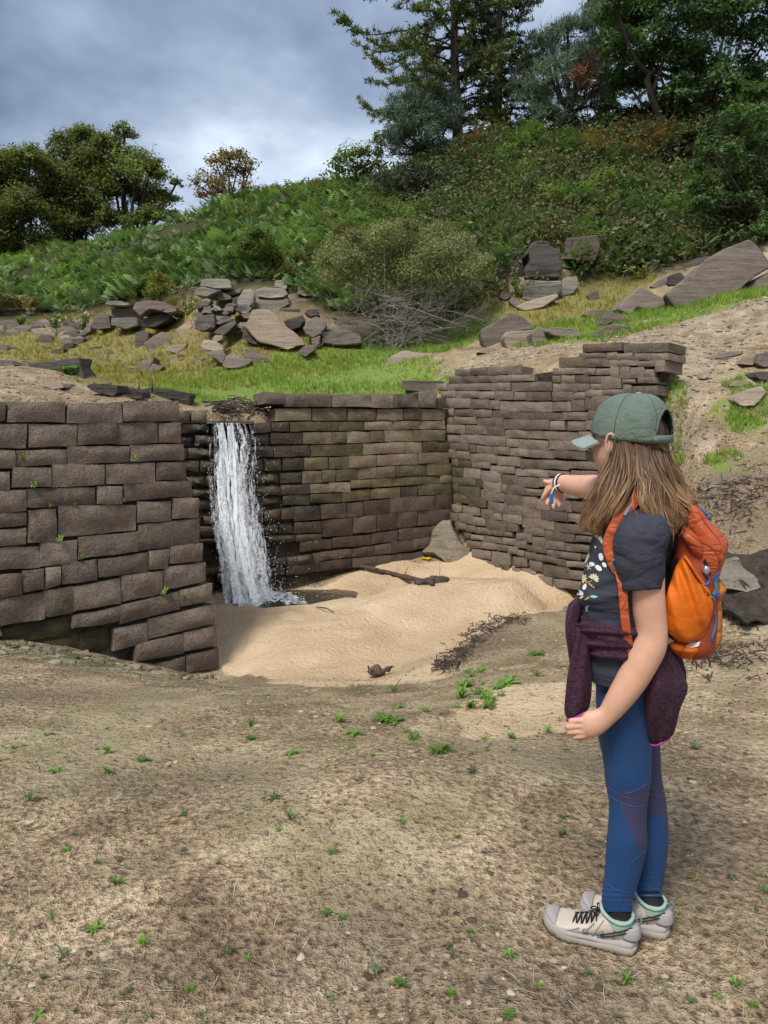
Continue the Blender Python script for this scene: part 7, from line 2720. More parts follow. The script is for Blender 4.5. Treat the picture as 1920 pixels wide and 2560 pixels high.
ridg = np.sin((uvp[:, 0] * .55 - uvp[:, 1] * .18) * .34) * .0075 * (0.35 + gath) + np.sin((uvp[:, 0] * .4 - uvp[:, 1] * .1) * .17 + 1) * .006
V = V - unitv(V - CAMP) * (ridg * np.clip((uvp[:, 1] - 1385) / 40, 0, 1) * np.clip((1612 - uvp[:, 1]) / 40, 0, 1))[:, None]
mbk.add(V, F)
pocket = mbk.build('side_pocket', M_ORANGE, pack)
pb = world_bvh(pocket)
P, N = project(pb, spline(np.array(top_rim) + np.array((-3, 5)), 70), .001)
if len(P) > 10:
    zig = P + np.cross(N, np.gradient(P, axis=0) / np.maximum(np.linalg.norm(np.gradient(P, axis=0), axis=1, keepdims=True), 1e-6)) * (np.where(np.arange(len(P)) % 2, 1, -1) * .0045)[:, None]
    mbk = MB()
    mbk.tube(zig, .0009, 4)
    mbk.build('elastic_stitching', M_RUSTD, pocket)
    mbk = MB()
    mbk.tube(spline([at(u - 1, v - 2, 1.738 if i else 1.76) for i, (u, v) in enumerate(top_rim)], 24), .0032, 6)
    mbk.build('pocket_rim', M_ORANGE, pocket)
# bottom panel and front pocket
mbk = MB()
mbk.add(*loft([sec_pack(l, r, v, 1.80, 2.8) for v, l, r in [(1452, 1788, 1806), (1474, 1782, 1816), (1498, 1778, 1804), (1540, 1772, 1806), (1590, 1752, 1806), (1614, 1735, 1795), (1632, 1716, 1768), (1640, 1705, 1750)]], n=36, rings=46))
mbk.build('front_pocket', M_TAN, pack)
mbk = MB()
mbk.add(*loft([sec_pack(l, r, v, 1.79, 2.6) for v, l, r in [(1598, 1668, 1756), (1612, 1670, 1760), (1628, 1684, 1748), (1641, 1702, 1742)]], n=36, rings=20))
mbk.build('base_panel', M_ORANGE, pack)
allv, allf = [], []
off = 0
for o in pack.children:
    w0 = parent_world(o)
    allv += [v.co + w0 for v in o.data.vertices]
    allf += [tuple(i + off for i in p.vertices) for p in o.data.polygons]
    off += len(o.data.vertices)
ab = BVHTree.FromPolygons(allv, allf)


def trim(name, uv, rad, mat, par, lift=.001, n=16, sides=5):
    P, _ = project(ab, spline(np.array(uv, float), n), lift)
    if len(P) < 3:
        return None
    m = MB()
    m.tube(P, rad, sides)
    return m.build(name, mat, par)


KP = crop(1640, 1220, 4.81)
trim('zip_line', [KP(*p) for p in ((350, 350), (370, 310), (440, 285), (520, 310), (555, 370), (650, 500), (770, 650), (780, 740), (760, 790))], .0011, M_RUSTD, pack)
trim('zip_line', [KP(*p) for p in ((740, 810), (765, 900), (750, 990), (700, 1060))], .0011, M_RUSTD, pack)
trim('zip_line', [KP(*p) for p in ((320, 490), (420, 560), (520, 640), (640, 690), (740, 800))], .0011, M_RUSTD, pack)
trim('panel_seam', [KP(*p) for p in ((150, 1730), (270, 1790), (400, 1830), (520, 1820), (650, 1640), (690, 1400))], .0010, M_RUSTD, pack)
trim('panel_seam', [KP(*p) for p in ((290, 2000), (330, 1930), (370, 1870))], .0010, M_RUSTD, pack)
trim('zip_cord', [KP(*p) for p in ((690, 1480), (715, 1580), (700, 1700), (670, 1800), (690, 1860))], .0022, M_BLUE, pack)
trim('cord_loop', [KP(*p) for p in ((575, 1030), (615, 1065), (625, 1120), (600, 1160), (580, 1165))], .0026, M_BLUE, pack, .003)


def plate(name, uv, mat, par, th=.004):
    P, N = project(ab, uv, .001)
    if len(P) < 3:
        return None
    n = len(P)
    nn = unitv(N.mean(0)[None])[0]
    V = np.concatenate([P, P + nn * th])
    F = [tuple(range(n))[::-1], tuple(range(n, 2 * n))] + [(i, (i + 1) % n, (i + 1) % n + n, i + n) for i in range(n)]
    m = MB()
    m.add(V, F)
    return m.build(name, mat, par, smooth=False)


plate('strap_webbing', [KP(*p) for p in ((690, 1100), (700, 1060), (745, 1000), (735, 1070), (740, 1140), (700, 1150))], M_BLUE, pack, .003)
bk = plate('side_buckle', [KP(*p) for p in ((678, 1130), (700, 1125), (712, 1150), (740, 1150), (752, 1165), (740, 1210), (742, 1250), (735, 1290), (690, 1300), (672, 1280), (690, 1210))], M_GREYP, pack, .008)
plate('strap_webbing', [KP(*p) for p in ((690, 1258), (700, 1240), (742, 1252), (742, 1280), (700, 1290))], M_BLUE, pack, .010)
plate('strap_webbing', [KP(*p) for p in ((662, 1320), (672, 1295), (700, 1300), (695, 1340), (684, 1360))], M_BLUE, pack, .003)
plate('reflective_patch', [KP(*p) for p in ((360, 1905), (380, 1870), (530, 1845), (510, 1895), (420, 1915))], M_WHITE, pack, .0015)
plate('gap_shade', [KP(*p) for p in ((565, 900), (590, 840), (650, 1000), (660, 1060), (600, 980))], M_BLACK, pack, .001)  # thin black plate, painted shade of the hollow beside the bottle
mbk = MB()
c = at(*KP(602, 985), 1.75)
mbk.add(*loft([(c + np.array((0, t, 0)), np.array((.0085, 0, 0)) * k, np.array((0, 0, .011)) * k) for t, k in ((.03, 1), (.0, 1), (-.006, .8), (-.008, .2))], n=16, rings=10))
M_STEEL = cloth_material('steel', (.6, .6, .6), .25)
M_STEEL.node_tree.nodes['Principled BSDF'].inputs['Metallic'].default_value = .9
mbk.build('bottle_top', M_STEEL, pack)
# zip puller with blue cord at the top
mbk = MB()
mbk.tube(spline([at(*KP(505, 195), 1.80), at(*KP(545, 205), 1.80), at(*KP(552, 232), 1.80), at(*KP(520, 232), 1.80), at(*KP(505, 200), 1.80)], 14), .0014, 5)
mbk.build('zip_ring', M_STEEL, pack)
mbk = MB()
mbk.tube([at(*KP(545, 232), 1.80), at(*KP(590, 300), 1.80), at(*KP(625, 345), 1.80)], .0024, 6)
mbk.tube([at(*KP(620, 335), 1.80), at(*KP(640, 365), 1.80)], [.005, .0045], 8)
mbk.build('zip_cord', M_BLUE, pack)
# white care label by the elbow
mbk = MB()
mbk.add([at(1655, 1600, 1.775), at(1672, 1592, 1.765), at(1686, 1603, 1.762), at(1662, 1614, 1.77)], [(0, 1, 2, 3)])
lb_o = mbk.build('care_label', M_WHITE, pack)
lb_o.modifiers.new('t', 'SOLIDIFY').thickness = .001


# shoulder straps
def band(name, pts, width, mat, par, th=.006):
    """pts: place points; width vectors along x of picture"""
    P = spline(np.array([at(*p) for p in pts]), 26)
    tan = unitv(np.gradient(P, axis=0))
    wv = unitv(np.cross(tan, unitv(P - CAMP)))
    nv = unitv(np.cross(wv, tan))
    V = []
    for p, w, q in zip(P, wv, nv):
        for a, b in ((-1, 0), (-.8, th), (.8, th), (1, 0), (.8, -th * .5), (-.8, -th * .5)):
            V.append(p + w * width * a * .5 + q * b * (1 if np.dot(q, p - CAMP) < 0 else -1))
    F = []
    for i in range(25):
        for k in range(6):
            k2 = (k + 1) % 6
            F.append((i * 6 + k, i * 6 + k2, (i + 1) * 6 + k2, (i + 1) * 6 + k))
    m = MB()
    m.add(V, F)
    return m.build(name, mat, par)


band('shoulder_strap', [(1650, 1262, 1.80), (1622, 1238, 1.79), (1592, 1246, 1.765), (1562, 1282, 1.752), (1538, 1318, 1.752), (1524, 1360, 1.758), (1532, 1398, 1.752), (1548, 1428, 1.742)], .034, M_RUST, pack)
band('strap_edge', [(1632, 1236, 1.782), (1608, 1238, 1.772), (1580, 1262, 1.757), (1560, 1290, 1.745)], .010, M_GREYP, pack)
band('strap_webbing', [(1546, 1424, 1.735), (1556, 1470, 1.722), (1561, 1530, 1.722), (1568, 1590, 1.728), (1576, 1640, 1.74)], .022, M_RUST, pack, .002)
mbk = MB()
mbk.tube(spline([at(1533, 1398, 1.735), at(1542, 1404, 1.73), at(1546, 1418, 1.73), at(1538, 1424, 1.735), at(1531, 1410, 1.737), at(1533, 1398, 1.735)], 16), .0024, 6)
mbk.build('strap_slider', M_GREYP, pack)
band('shoulder_strap', [(1700, 1275, 1.95), (1660, 1240, 2.0), (1610, 1240, 2.06), (1560, 1290, 2.05), (1520, 1360, 2.0), (1530, 1440, 1.98)], .034, M_RUST, pack)
# back mesh pad seen between her back and the pack
mbk = MB()
mbk.add(*loft([sec_pack(l, r, v, 1.80, 2.5) for v, l, r in [(1395, 1690, 1712), (1430, 1678, 1706), (1470, 1668, 1694), (1500, 1662, 1684)]], n=20, rings=20))
mbk.build('back_padding', M_BLACK, pack)
# ------------------------------------------------------------------ falling water
m_wat, nt, bs = material('falling_water')
o_ = tc(nt)
bs.inputs['Base Color'].default_value = (.90, .94, .97, 1)
bs.inputs['Roughness'].default_value = .35
av = nt.attr('col', 'Fac')
n1 = nt.noise(nt.mapping(o_, scale=(34, 34, 6.0)), 1.0, 3, .7)
n2 = nt.noise(nt.mapping(o_, scale=(95, 95, 30.0)), 1.0, 2, .6)
n1 = nt.math('ADD', nt.math('MULTIPLY', n1, .6), nt.math('MULTIPLY', n2, .4))
al = nt.ramp(nt.math('ADD', n1, nt.math('SUBTRACT', av, .55)), [(0.46, 0), (0.64, 1)])
nt.l.new(al, bs.inputs['Alpha'])
m_drop, nt, bs = material('water_drops')
bs.inputs['Base Color'].default_value = (.86, .91, .95, 1)
bs.inputs['Roughness'].default_value = .2
m_pool, nt, bs = material('pool_water')
bs.inputs['Base Color'].default_value = (.05, .042, .028, 1)
bs.inputs['Roughness'].default_value = .08
nt.l.new(nt.bump(nt.noise(tc(nt), 14, 3, .6), .6, .02), bs.inputs['Normal'])
m_foam, nt, bs = material('foam')
bs.inputs['Base Color'].default_value = (.78, .84, .88, 1)
nt.l.new(nt.ramp(nt.noise(tc(nt), 16, 4, .75), [(0.40, 0), (0.66, .9)]), bs.inputs['Alpha'])

rg = np.random.RandomState(12)
fall = empty('waterfall', B0)
tag(fall, 'white waterfall dropping down the dark wet spillway', kind='structure')
mb = MB()
vs = np.linspace(1057, 1492, 26)


def fall_pt(f, v, out):
    """f 0..1 across the fall, v picture height, out metres in front of the wall"""
    t = (v - 1057) / 435
    ul = np.interp(t, [0, .25, .55, 1], [514, 514, 526, 548])
    ur = np.interp(t, [0, .12, .3, .55, 1], [632, 650, 640, 640, 668])
    u = ul + (ur - ul) * f
    return WB.hit(u, v) + np.array((WB.n3[0], WB.n3[1], 0)) * out


for k in range(90):
    f0 = rg.uniform(0, 1)
    core_ = math.exp(-((f0 - .45) / .33) ** 2)
    a, b = rg.uniform(0, .35) ** 1.4 if rg.uniform() < .6 else 0, rg.uniform(.75, 1.0)
    if rg.uniform() < .25:
        a, b = rg.uniform(.3, .6), 1.0
    vv_ = 1057 + 435 * np.linspace(a, b, 22)
    w = rg.uniform(.014, .05) * (1.1 if core_ > .5 else .7)
    ph = rg.uniform(0, 6)
    out = .07 + .02 * rg.uniform() + (.10 + .34 * rg.uniform()) * ((vv_ - 1057) / 435) ** 1.3
    P = np.array([fall_pt(np.clip(f0 + .035 * math.sin(v * .02 + ph) + rg.normal() * .012, 0, 1), v, o) for v, o in zip(vv_, out)])
    V = []
    for i, p in enumerate(P):
        ww = w * (.5 + 1.2 * (i / 21)) * rg.uniform(.6, 1.4)
        V += [p - WB.d3 * ww + WB.n3 * rg.normal() * .01, p + WB.n3 * .012, p + WB.d3 * ww + WB.n3 * rg.normal() * .01]
    F = []
    for i in range(21):
        F += [(3 * i, 3 * i + 1, 3 * i + 4, 3 * i + 3), (3 * i + 1, 3 * i + 2, 3 * i + 5, 3 * i + 4)]
    dens = .37 + .24 * core_ + rg.uniform(-.1, .1)
    prof = dens + .10 * np.linspace(0, 1, 22)
    c = np.repeat(prof, 3)
    mb.add(V, F, np.stack([c, c, c], 1))
mb.build('water_strands', m_wat, fall)
# thin film spreading over the lip
mb = MB()
V, F = [], []
for i, t in enumerate(np.linspace(0, 1, 9)):
    for j, f in enumerate(np.linspace(-.02, 1.02, 14)):
        p = fall_pt(f, 1057, 0)
        back = .9 * (1 - t)
        V.append(p + np.array((-WB.n3[0], -WB.n3[1], 0)) * (back - .08) + np.array((0, 0, .02 + .015 * back - .03 * (t == 1))))
for i in range(8):
    for j in range(13):
        a = i * 14 + j
        F.append((a, a + 1, a + 15, a + 14))
mb.add(V, F)
mb.build('water_lip', m_pool, fall)
# spray drops
OCT = np.array([(1, 0, 0), (-1, 0, 0), (0, 1, 0), (0, -1, 0), (0, 0, 1.4), (0, 0, -1.4)], float)
OCF = np.array([(0, 2, 4), (2, 1, 4), (1, 3, 4), (3, 0, 4), (2, 0, 5), (1, 2, 5), (3, 1, 5), (0, 3, 5)])
n = 3000
P = []
for k in range(n):
    t = rg.uniform(0, 1) ** .55
    side = rg.uniform()
    f = rg.normal(.5, .25) if side < .96 else 1.0 + abs(rg.normal()) * .30 * t
    f = max(f, -.08)
    v = 1065 + 425 * t
    P.append(fall_pt(f, v, .1 + rg.uniform(0, .15) + .42 * t * rg.uniform()))
for k in range(800):
    a_, r_ = rg.uniform(0, 6.28), abs(rg.normal()) * .28
    q_ = fall_pt(.5, 1488, .42)
    P.append(q_ + WB.d3 * math.cos(a_) * r_ * 1.5 + np.array((WB.n3[0], WB.n3[1], 0)) * math.sin(a_) * r_ * .7 + np.array((0, 0, abs(rg.normal()) * .13)))
n = len(P)
P = np.array(P)
stuffw = scatter([(OCT, OCF)], P, np.zeros(n), rg.uniform(.002, .0065, n), np.zeros((n, 2)), rg)
me = fast_mesh('spray', stuffw[0] - np.array(B0), tris=stuffw[1])
o = link('spray', me, m_drop, fall)
o['kind'] = 'stuff'
# plunge pool and foam at the foot of the fall
pp = [np.array((*(POOLC + dB * 1.7 * math.cos(t) + np.array((dB[1], -dB[0])) * .6 * math.sin(t)), 0)) for t in np.linspace(0, 6.0, 12)]
zp = float(hmap(POOLC[0], POOLC[1])) + .10
c = np.mean(pp, 0)
n = 40
ring = spline(np.array([*pp, pp[0]]), n)
V = [(c[0], c[1], zp)] + [(p[0], p[1], zp) for p in ring]
pool = link('pool_water', mesh_from('pool_water', V, [(0, i, i + 1) for i in range(1, n)]), m_pool)
tag(pool, 'shallow dark pool at the foot of the fall', kind='structure')
V = []
NX, NY = 26, 9
for j in range(NY):
    for i in range(NX):
        u = 560 + (800 - 560) * i / (NX - 1)
        q_ = POOLC + dB * ((u - 560) / 240 * 1.7 - .75) + np.array((dB[1], -dB[0])) * (.42 - .75 * j / (NY - 1))
        p = np.array((q_[0], q_[1], 0.0))
        h = .20 * math.exp(-((u - 625) / 50) ** 2) * (1 - abs(j / (NY - 1) - .5)) * rg.uniform(.6, 1.3)
        V.append((p[0] + rg.normal() * .01, p[1] + rg.normal() * .02, zp - .01 - .06 * max(0, (u - 690) / 110) + h + rg.uniform(0, .02)))
F = [(j * NX + i, j * NX + i + 1, (j + 1) * NX + i + 1, (j + 1) * NX + i) for j in range(NY - 1) for i in range(NX - 1)]
me = mesh_from('foam', np.array(V) - np.array(B0), F)
o = link('foam', me, m_foam, fall)


# ------------------------------------------------------------------ driftwood, branches, debris
def wood(name, label, pts, rad, mat=M_LOG, cat='driftwood', extra=(), knots=.25, sides=9):
    P = spline(np.array(pts), max(8, len(pts) * 5))
    r = np.interp(np.linspace(0, 1, len(P)), np.linspace(0, 1, len(rad)), rad)
    r = r * (1 + knots * np.array([float(vnoise(p * 25, 7)) for p in P]))
    mb = MB()
    V, F = tube(P, r, sides)
    V = np.array(V)
    V += fbm(V * 40, 2, 9)[:, None] * r.mean() * .25 * unitv(V - np.repeat(np.concatenate([P]), sides, 0)[:len(V)])
    mb.add(V, F)
    org = P[0]
    o = mb.build(name, mat, None, origin=org)
    tag(o, label, cat)
    for e, rr in extra:
        m2 = MB()
        m2.tube(spline(np.array(e), 8), np.linspace(rr, rr * .4, 8), 6)
        m2.build('side_branch', mat, o)
    return o


def onground(u, v, lift=.0):
    p = drop(u, v)
    return p + np.array((0, 0, lift))


g1 = onground(945, 1692)
s_ = g1[1] / FPX
kn = [g1 + np.array(q) * s_ for q in ((-22, 0, 8), (-16, 0, 14), (-4, 0, 15), (8, -4, 14), (22, -6, 22), (34, -8, 29), (42, -8, 31))]
wood('driftwood_stump', 'gnarled driftwood stump with one upturned branch lying on the sand', kn, [6 * s_, 15 * s_, 17 * s_, 13 * s_, 7 * s_, 5 * s_, 2.5 * s_], knots=.35,
     extra=[([kn[2], kn[2] + np.array((-6, -10, 6)) * s_, kn[2] + np.array((-16, -14, 10)) * s_], 4 * s_), ([kn[1], kn[1] + np.array((-8, 2, 8)) * s_, kn[1] + np.array((-10, 3, 14)) * s_], 4 * s_)])
b0, b1, b2, b3 = onground(868, 1428, .06), onground(930, 1436, .07), onground(1010, 1452, .06), onground(1082, 1466, .04)
b0[2] += .05
wood('fallen_branch', 'long dark fallen branch lying across the sand below the back wall', [b0, b1, b2, b3], [.022, .03, .04, .03],
     extra=[([b1, b1 + np.array((.06, -.03, .05)), b1 + np.array((.1, -.05, .11))], .009), ([b2, b2 + np.array((.02, -.05, .07)), b2 + np.array((.06, -.08, .16))], .01), ([b0, b0 + np.array((-.05, 0, .04)), b0 + np.array((-.1, .02, .03))], .012)])
c0 = onground(1010, 1470, .02)
wood('sunken_log', 'end of a sunken log half buried right of the fallen branch', [onground(1040, 1462, .02), onground(1080, 1458, .03), onground(1120, 1455, .02)], [.05, .06, .05])
t0 = onground(1098, 1445, .0)
wood('dry_stalk', 'thin dry stalk standing in the sand by the fallen branch', [t0, t0 + np.array((.01, 0, .12)), t0 + np.array((.0, 0, .26))], [.006, .005, .003], cat='stalk', knots=0, sides=5, mat=M_TWIG)
# pale stick on the right bank and twigs on the sand
for (u0, v0, u1, v1, lb_) in ((1760, 1232, 1800, 1226, 'short pale stick lying on the right bank'), (790, 1522, 835, 1535, 'thin curved twig lying in the middle of the sand'), (620, 1485, 690, 1480, 'small twig at the edge of the plunge pool')):
    a, b = onground(u0, v0, .02), onground(u1, v1, .02)
    wood('stick', lb_, [a, (a + b) / 2 + np.array((0, 0, .02)), b], [.008, .009, .005], cat='stick', sides=5, mat=M_TWIG if u0 == 1760 else M_LOG)
# iron pins on the wall tops
M_IRON = cloth_material('rusted_iron', (.13, .055, .03), .9)
for (u, v0, v1, Y, lb_) in ((822, 962, 990, 11.9, 'rusty iron pin on the back wall top, left one of the pair'), (934, 964, 985, 12.3, 'rusty iron pin on the back wall top, right one of the pair'), (1033, 962, 985, 12.4, 'short rusty pin by the sawn stone block'), (380, 948, 972, 10.2, 'thin rusty rod among the blocks behind the left wall'), (347, 955, 972, 10.2, 'stubby rusty hook among the blocks behind the left wall')):
    mb = MB()
    a, b = at(u, v1 + 8, Y), at(u, v0, Y)
    mb.tube([a, (a + b) / 2 + np.array((.004, 0, 0)), b], [.012, .011, .009], 6)
    o = mb.build('iron_pin', M_IRON, None, origin=a)
    tag(o, lb_, 'iron pin')


# tangles of twigs
def tangle(name, label, spots, count, L, rad, mat, col=None, seed=1, lift=.06):
    rg_ = np.random.RandomState(seed)
    m = MB()
    for k in range(count):
        (u, v, du, dv) = spots[rg_.randint(len(spots))]
        p = drop(u + rg_.normal() * du, v + rg_.normal() * dv)
        if p is None:
            continue
        d = unitv(rg_.normal(size=(1, 3)) * np.array((1, .8, .35)))[0] * L * rg_.uniform(.4, 1.3)
        a = p + np.array((0, 0, rg_.uniform(0, lift)))
        m.tube([a - d / 2, a + rg_.normal(size=3) * L * .08, a + d / 2], rad * rg_.uniform(.5, 1.4), 4, cap=False)
    o = m.build(name, mat)
    tag(o, label, kind='stuff')
    return o


tangle('twig_debris', 'dark flood debris of twigs heaped along the edge of the sand', [(1150, 1640, 14, 14), (1180, 1600, 16, 12), (1220, 1572, 20, 9), (1270, 1552, 24, 7), (1110, 1668, 14, 8)], 420, .10, .0042, M_LOG, seed=3, lift=.035)
tangle('twig_debris', 'mat of twigs caught on the spillway lip', [(585, 1028, 26, 8), (640, 1035, 30, 5), (560, 1036, 14, 4)], 160, .3, .009, M_LOG, seed=4, lift=.16)
tangle('exposed_roots', 'dark roots hanging from the undercut bank at the right', [(1850, 1500, 40, 22), (1880, 1540, 35, 14), (1830, 1470, 25, 14)], 150, .16, .005, M_LOG, seed=5, lift=.05)
tangle('bank_litter', 'dark twigs and dead stems strewn over the right bank', [(1840, 1280, 60, 30), (1780, 1240, 40, 25), (1880, 1230, 40, 35), (1860, 1640, 45, 25), (1760, 1640, 30, 20)], 500, .10, .004, M_LOG, seed=6, lift=.02)
w0 = at(575, 1022, 11.15)
wood('driftwood_branch', 'bleached branch caught on the spillway lip', [onground(570, 1020, .05), onground(590, 1022, .12), onground(612, 1032, .08)], [.02, .028, .015], cat='branch', mat=M_TWIG)

# yellow leaf
p = onground(1064, 1407, .02)
mb = MB()
mb.add([p + np.array(q) for q in ((-.09, 0, 0), (-.03, -.03, .02), (.04, -.04, .01), (.10, .0, .03), (.05, .05, .03), (-.03, .05, .02))], [(0, 1, 5), (1, 2, 4, 5), (2, 3, 4)], np.array((.75, .52, .02)))
o = mb.build('fallen_leaf', M_LEAF, None, origin=p)
tag(o, 'bright yellow fallen leaf lying on the sand in front of the clay lump', 'leaf')


# ------------------------------------------------------------------ weeds on the bare soil
def rosette(seed, nl, length, width, upr):
    rg_ = np.random.RandomState(seed)
    V, F = [], []
    for k in range(nl):
        a = 2 * math.pi * k / nl + rg_.uniform(-.5, .5)
        L = length * rg_.uniform(.55, 1.15)
        d = np.array((math.cos(a), math.sin(a), 0))
        s = np.array((-d[1], d[0], 0))
        el = upr * rg_.uniform(.5, 1.4)
        prev = None
        for i, t in enumerate((0, .3, .6, .85, 1)):
            w = width * L * (0.25, .9, 1.0, .55, .03)[i]
            h = L * (el * t - el * .75 * t * t)
            c = d * L * t + np.array((0, 0, h + .004))
            row = [c - s * w, c + np.array((0, 0, -.15 * w)), c + s * w]
            n = len(V)
            V += row
            if prev is not None:
                F += [(prev, prev + 1, n + 1, n), (prev + 1, prev + 2, n + 2, n + 1)]
            prev = n
    return np.array(V), F


def weed_mesh(seed, bright):
    rg_ = np.random.RandomState(seed)
    V, F = rosette(seed, rg_.randint(5, 20), 1.0, rg_.uniform(.05, .17), rg_.uniform(.6, 3.0))
    if bright:
        V2, F2 = rosette(seed + 50, 5, .55, .16, 1.8)
        F = F + [tuple(i + len(V) for i in f) for f in F2]
        V = np.concatenate([V, V2])
    me = mesh_from('leaves', V, F)
    base = np.array((.14, .25, .045)) if bright else np.array((.11, .165, .085))
    c = base * rg_.uniform(.75, 1.25) * (1 + .3 * rg_.normal(size=(len(V), 1)))
    vcol(me, 'col', np.clip(c, .01, 1))
    me.materials.append(M_LEAF)
    return me


WB_ = [weed_mesh(k, True) for k in range(10)]
WG_ = [weed_mesh(k + 20, False) for k in range(6)]
k1, k2, k3 = crop(0, 1700, 1.728), crop(960, 1700, 1.728), crop(400, 1380, 1.659)
W1 = [(200, 235), (790, 235), (615, 345), (865, 425), (1085, 190), (1095, 250), (1270, 310), (1470, 180), (1540, 230), (1520, 285), (240, 390), (1200, 650), (410, 1075), (620, 1145), (1070, 1200), (165, 1450), (500, 880), (650, 660), (290, 730), (225, 1020), (185, 1290), (870, 1445), (820, 1335), (1480, 1025), (550, 560), (460, 400), (1430, 740), (1610, 320), (470, 310), (60, 290), (1410, 1010)]
W1g = [(1300, 590), (415, 785), (520, 775), (800, 735), (940, 790), (700, 175), (270, 1180), (980, 1180), (560, 1340), (1450, 1250), (1430, 1370), (1620, 1270), (130, 520), (1185, 510), (790, 580), (1250, 600)]
W2 = [(370, 110), (450, 80), (340, 30), (130, 250), (440, 250), (550, 245), (240, 310), (710, 220), (760, 170), (60, 115), (180, 130), (500, 30), (320, 675), (80, 610), (370, 1085), (480, 1075), (670, 1310), (1050, 1300), (290, 1360), (540, 1440), (1590, 1400), (1450, 1370), (545, 1190), (75, 1320), (1650, 915), (40, 190), (430, 10), (1520, 1320)]
W2g = [(790, 295), (770, 665), (770, 590), (1500, 850), (280, 1150), (880, 1270), (1320, 1390), (800, 1395), (1360, 985), (1360, 220), (1340, 295), (900, 430), (380, 400), (560, 300)]
W3 = [(1290, 640), (1400, 560), (1290, 510), (1380, 610), (1270, 550), (1320, 580), (1230, 640), (1340, 600), (1360, 640), (1000, 640), (745, 700), (810, 750), (790, 800), (1050, 770), (1020, 740), (1340, 770), (1455, 765), (1200, 820), (1140, 830), (1170, 825), (380, 710), (380, 770), (550, 830), (970, 575), (1105, 655), (930, 690), (960, 700), (1560, 420), (1560, 505), (1420, 590), (1330, 490), (1440, 540), (1250, 600)]
rgw2 = np.random.RandomState(3)
for lst, K, br in ((W1, k1, 1), (W1g, k1, 0), (W2, k2, 1), (W2g, k2, 0), (W3, k3, 1)):
    for (x, y) in lst:
        p = drop(*K(x, y + 8))
        if p is None:
            continue
        me = (WB_ if br else WG_)[rgw2.randint(10 if br else 6)]
        root = empty('weed', p)
        lv = link('leaves', me, None, root)
        sc_ = np.clip(p[1] / FPX * (25 if K is k3 else 19) * rgw2.uniform(.6, 1.4), .016, .13)
        lv.scale = (sc_ * rgw2.uniform(.7, 1.3), sc_, sc_ * rgw2.uniform(.6, 1.2))
        lv.rotation_euler = (rgw2.uniform(-.15, .15), rgw2.uniform(-.15, .15), rgw2.uniform(0, 6.28))
        if br:
            tag(root, 'small fresh green weed growing from the bare soil', 'weed', 'green weeds on the bare soil')
        else:
            tag(root, 'small dull grey-green weed rosette on the bare soil', 'weed', 'grey-green weeds on the bare soil')
# weeds rooted in the joints of the left wall
KW = crop(0, 940, 2.592)
for (x, y) in ((125, 535), (230, 715), (190, 845), (320, 850), (485, 835), (640, 828), (680, 830), (190, 1050), (390, 1055), (505, 1190), (870, 545), (1070, 1395), (1180, 1455), (800, 815), (915, 1105), (980, 1235)):
    q = WL.hit(*KW(x, y)) + WL.n3 * .01
    root = empty('wall_weed', q)
    lv = link('leaves', WB_[rgw2.randint(5)], None, root)
    sc_ = rgw2.uniform(.035, .06)
    lv.scale = (sc_, sc_, sc_)
    lv.rotation_euler = (R(55), 0, rgw2.uniform(0, 6.28))
    tag(root, 'tiny green weed rooted in a joint of the near left wall', 'weed', 'weeds in the wall joints')


# ------------------------------------------------------------------ flowering plants on the far bank
def herb(label, u, v, h_px, cols, flower, seed, Y=None, spread=.35, nst=9):
    rg_ = np.random.RandomState(seed)
    p = drop(u, v)
    if p is None:
        return
    H = h_px * p[1] / FPX
    root = empty('flowering_plant', p)
    tag(root, label, 'plant')
    st_, lp, fp = MB(), [], []
    for k in range(nst):
        d = rg_.normal(size=3) * spread * H * np.array((1, .7, 0))
        top = p + d + np.array((0, 0, H * rg_.uniform(.7, 1.05)))
        st_.tube(spline([p + d * .15, p + d * .6 + np.array((0, 0, H * .5)), top], 5), .006, 4, cap=False)
        for j in range(26):
            t = rg_.uniform(.1, .95)
            lp.append(p + d * t + np.array((0, 0, (top[2] - p[2]) * t)) + rg_.normal(size=3) * .06 * H)
        for j in range(7):
            fp.append(top + rg_.normal(size=3) * .05 * H)
    st_.build('stem', M_BARK, root)
    lp, fp = np.array(lp), np.array(fp)
    V, Q = leaf_quads(lp, rg_.normal(size=lp.shape) + np.array((0, -.3, .8)), rg_.uniform(.03, .06, len(lp)), .4, rg_)
    leaf_object('leaves', V, Q, pal(cols, len(lp), rg_), M_LEAF, root)
    V, Q = leaf_quads(fp, rg_.normal(size=fp.shape) + np.array((0, -1, .4)), rg_.uniform(.02, .035, len(fp)), .8, rg_)
    leaf_object('flowers', V, Q, pal([flower], len(fp), rg_), M_LEAF, root)


GH = [(.10, .19, .03), (.14, .23, .045), (.08, .15, .03)]
herb('tall plant with pink flowers in the gap of the outcrop', 468, 790, 62, GH, (.55, .22, .42), 1)
herb('plant with pale pink flowers beside the bedrock step', 340, 812, 30, GH, (.5, .3, .4), 2)
herb('cream-flowered plant in front of the square bedrock block', 205, 828, 42, GH, (.6, .52, .35), 3)
herb('leafy green plant between the far left stones', 137, 822, 32, GH, (.25, .35, .1), 4)
herb('small leafy plant at the far left of the stony bank', 55, 822, 30, GH, (.35, .38, .1), 5)
herb('green shoots growing beside the dark slab block on the bank', 175, 938, 22, GH, (.2, .34, .06), 6, spread=.6)
herb('dark green fern hanging in the shade left of the cliff block', 1290, 745, 55, [(.07, .12, .03), (.10, .16, .04)], (.1, .16, .04), 7, spread=.5)
herb('yellowing plant on the slope under the dead branches', 1600, 700, 28, [(.32, .27, .05), (.2, .22, .05)], (.5, .36, .04), 8, spread=.7)

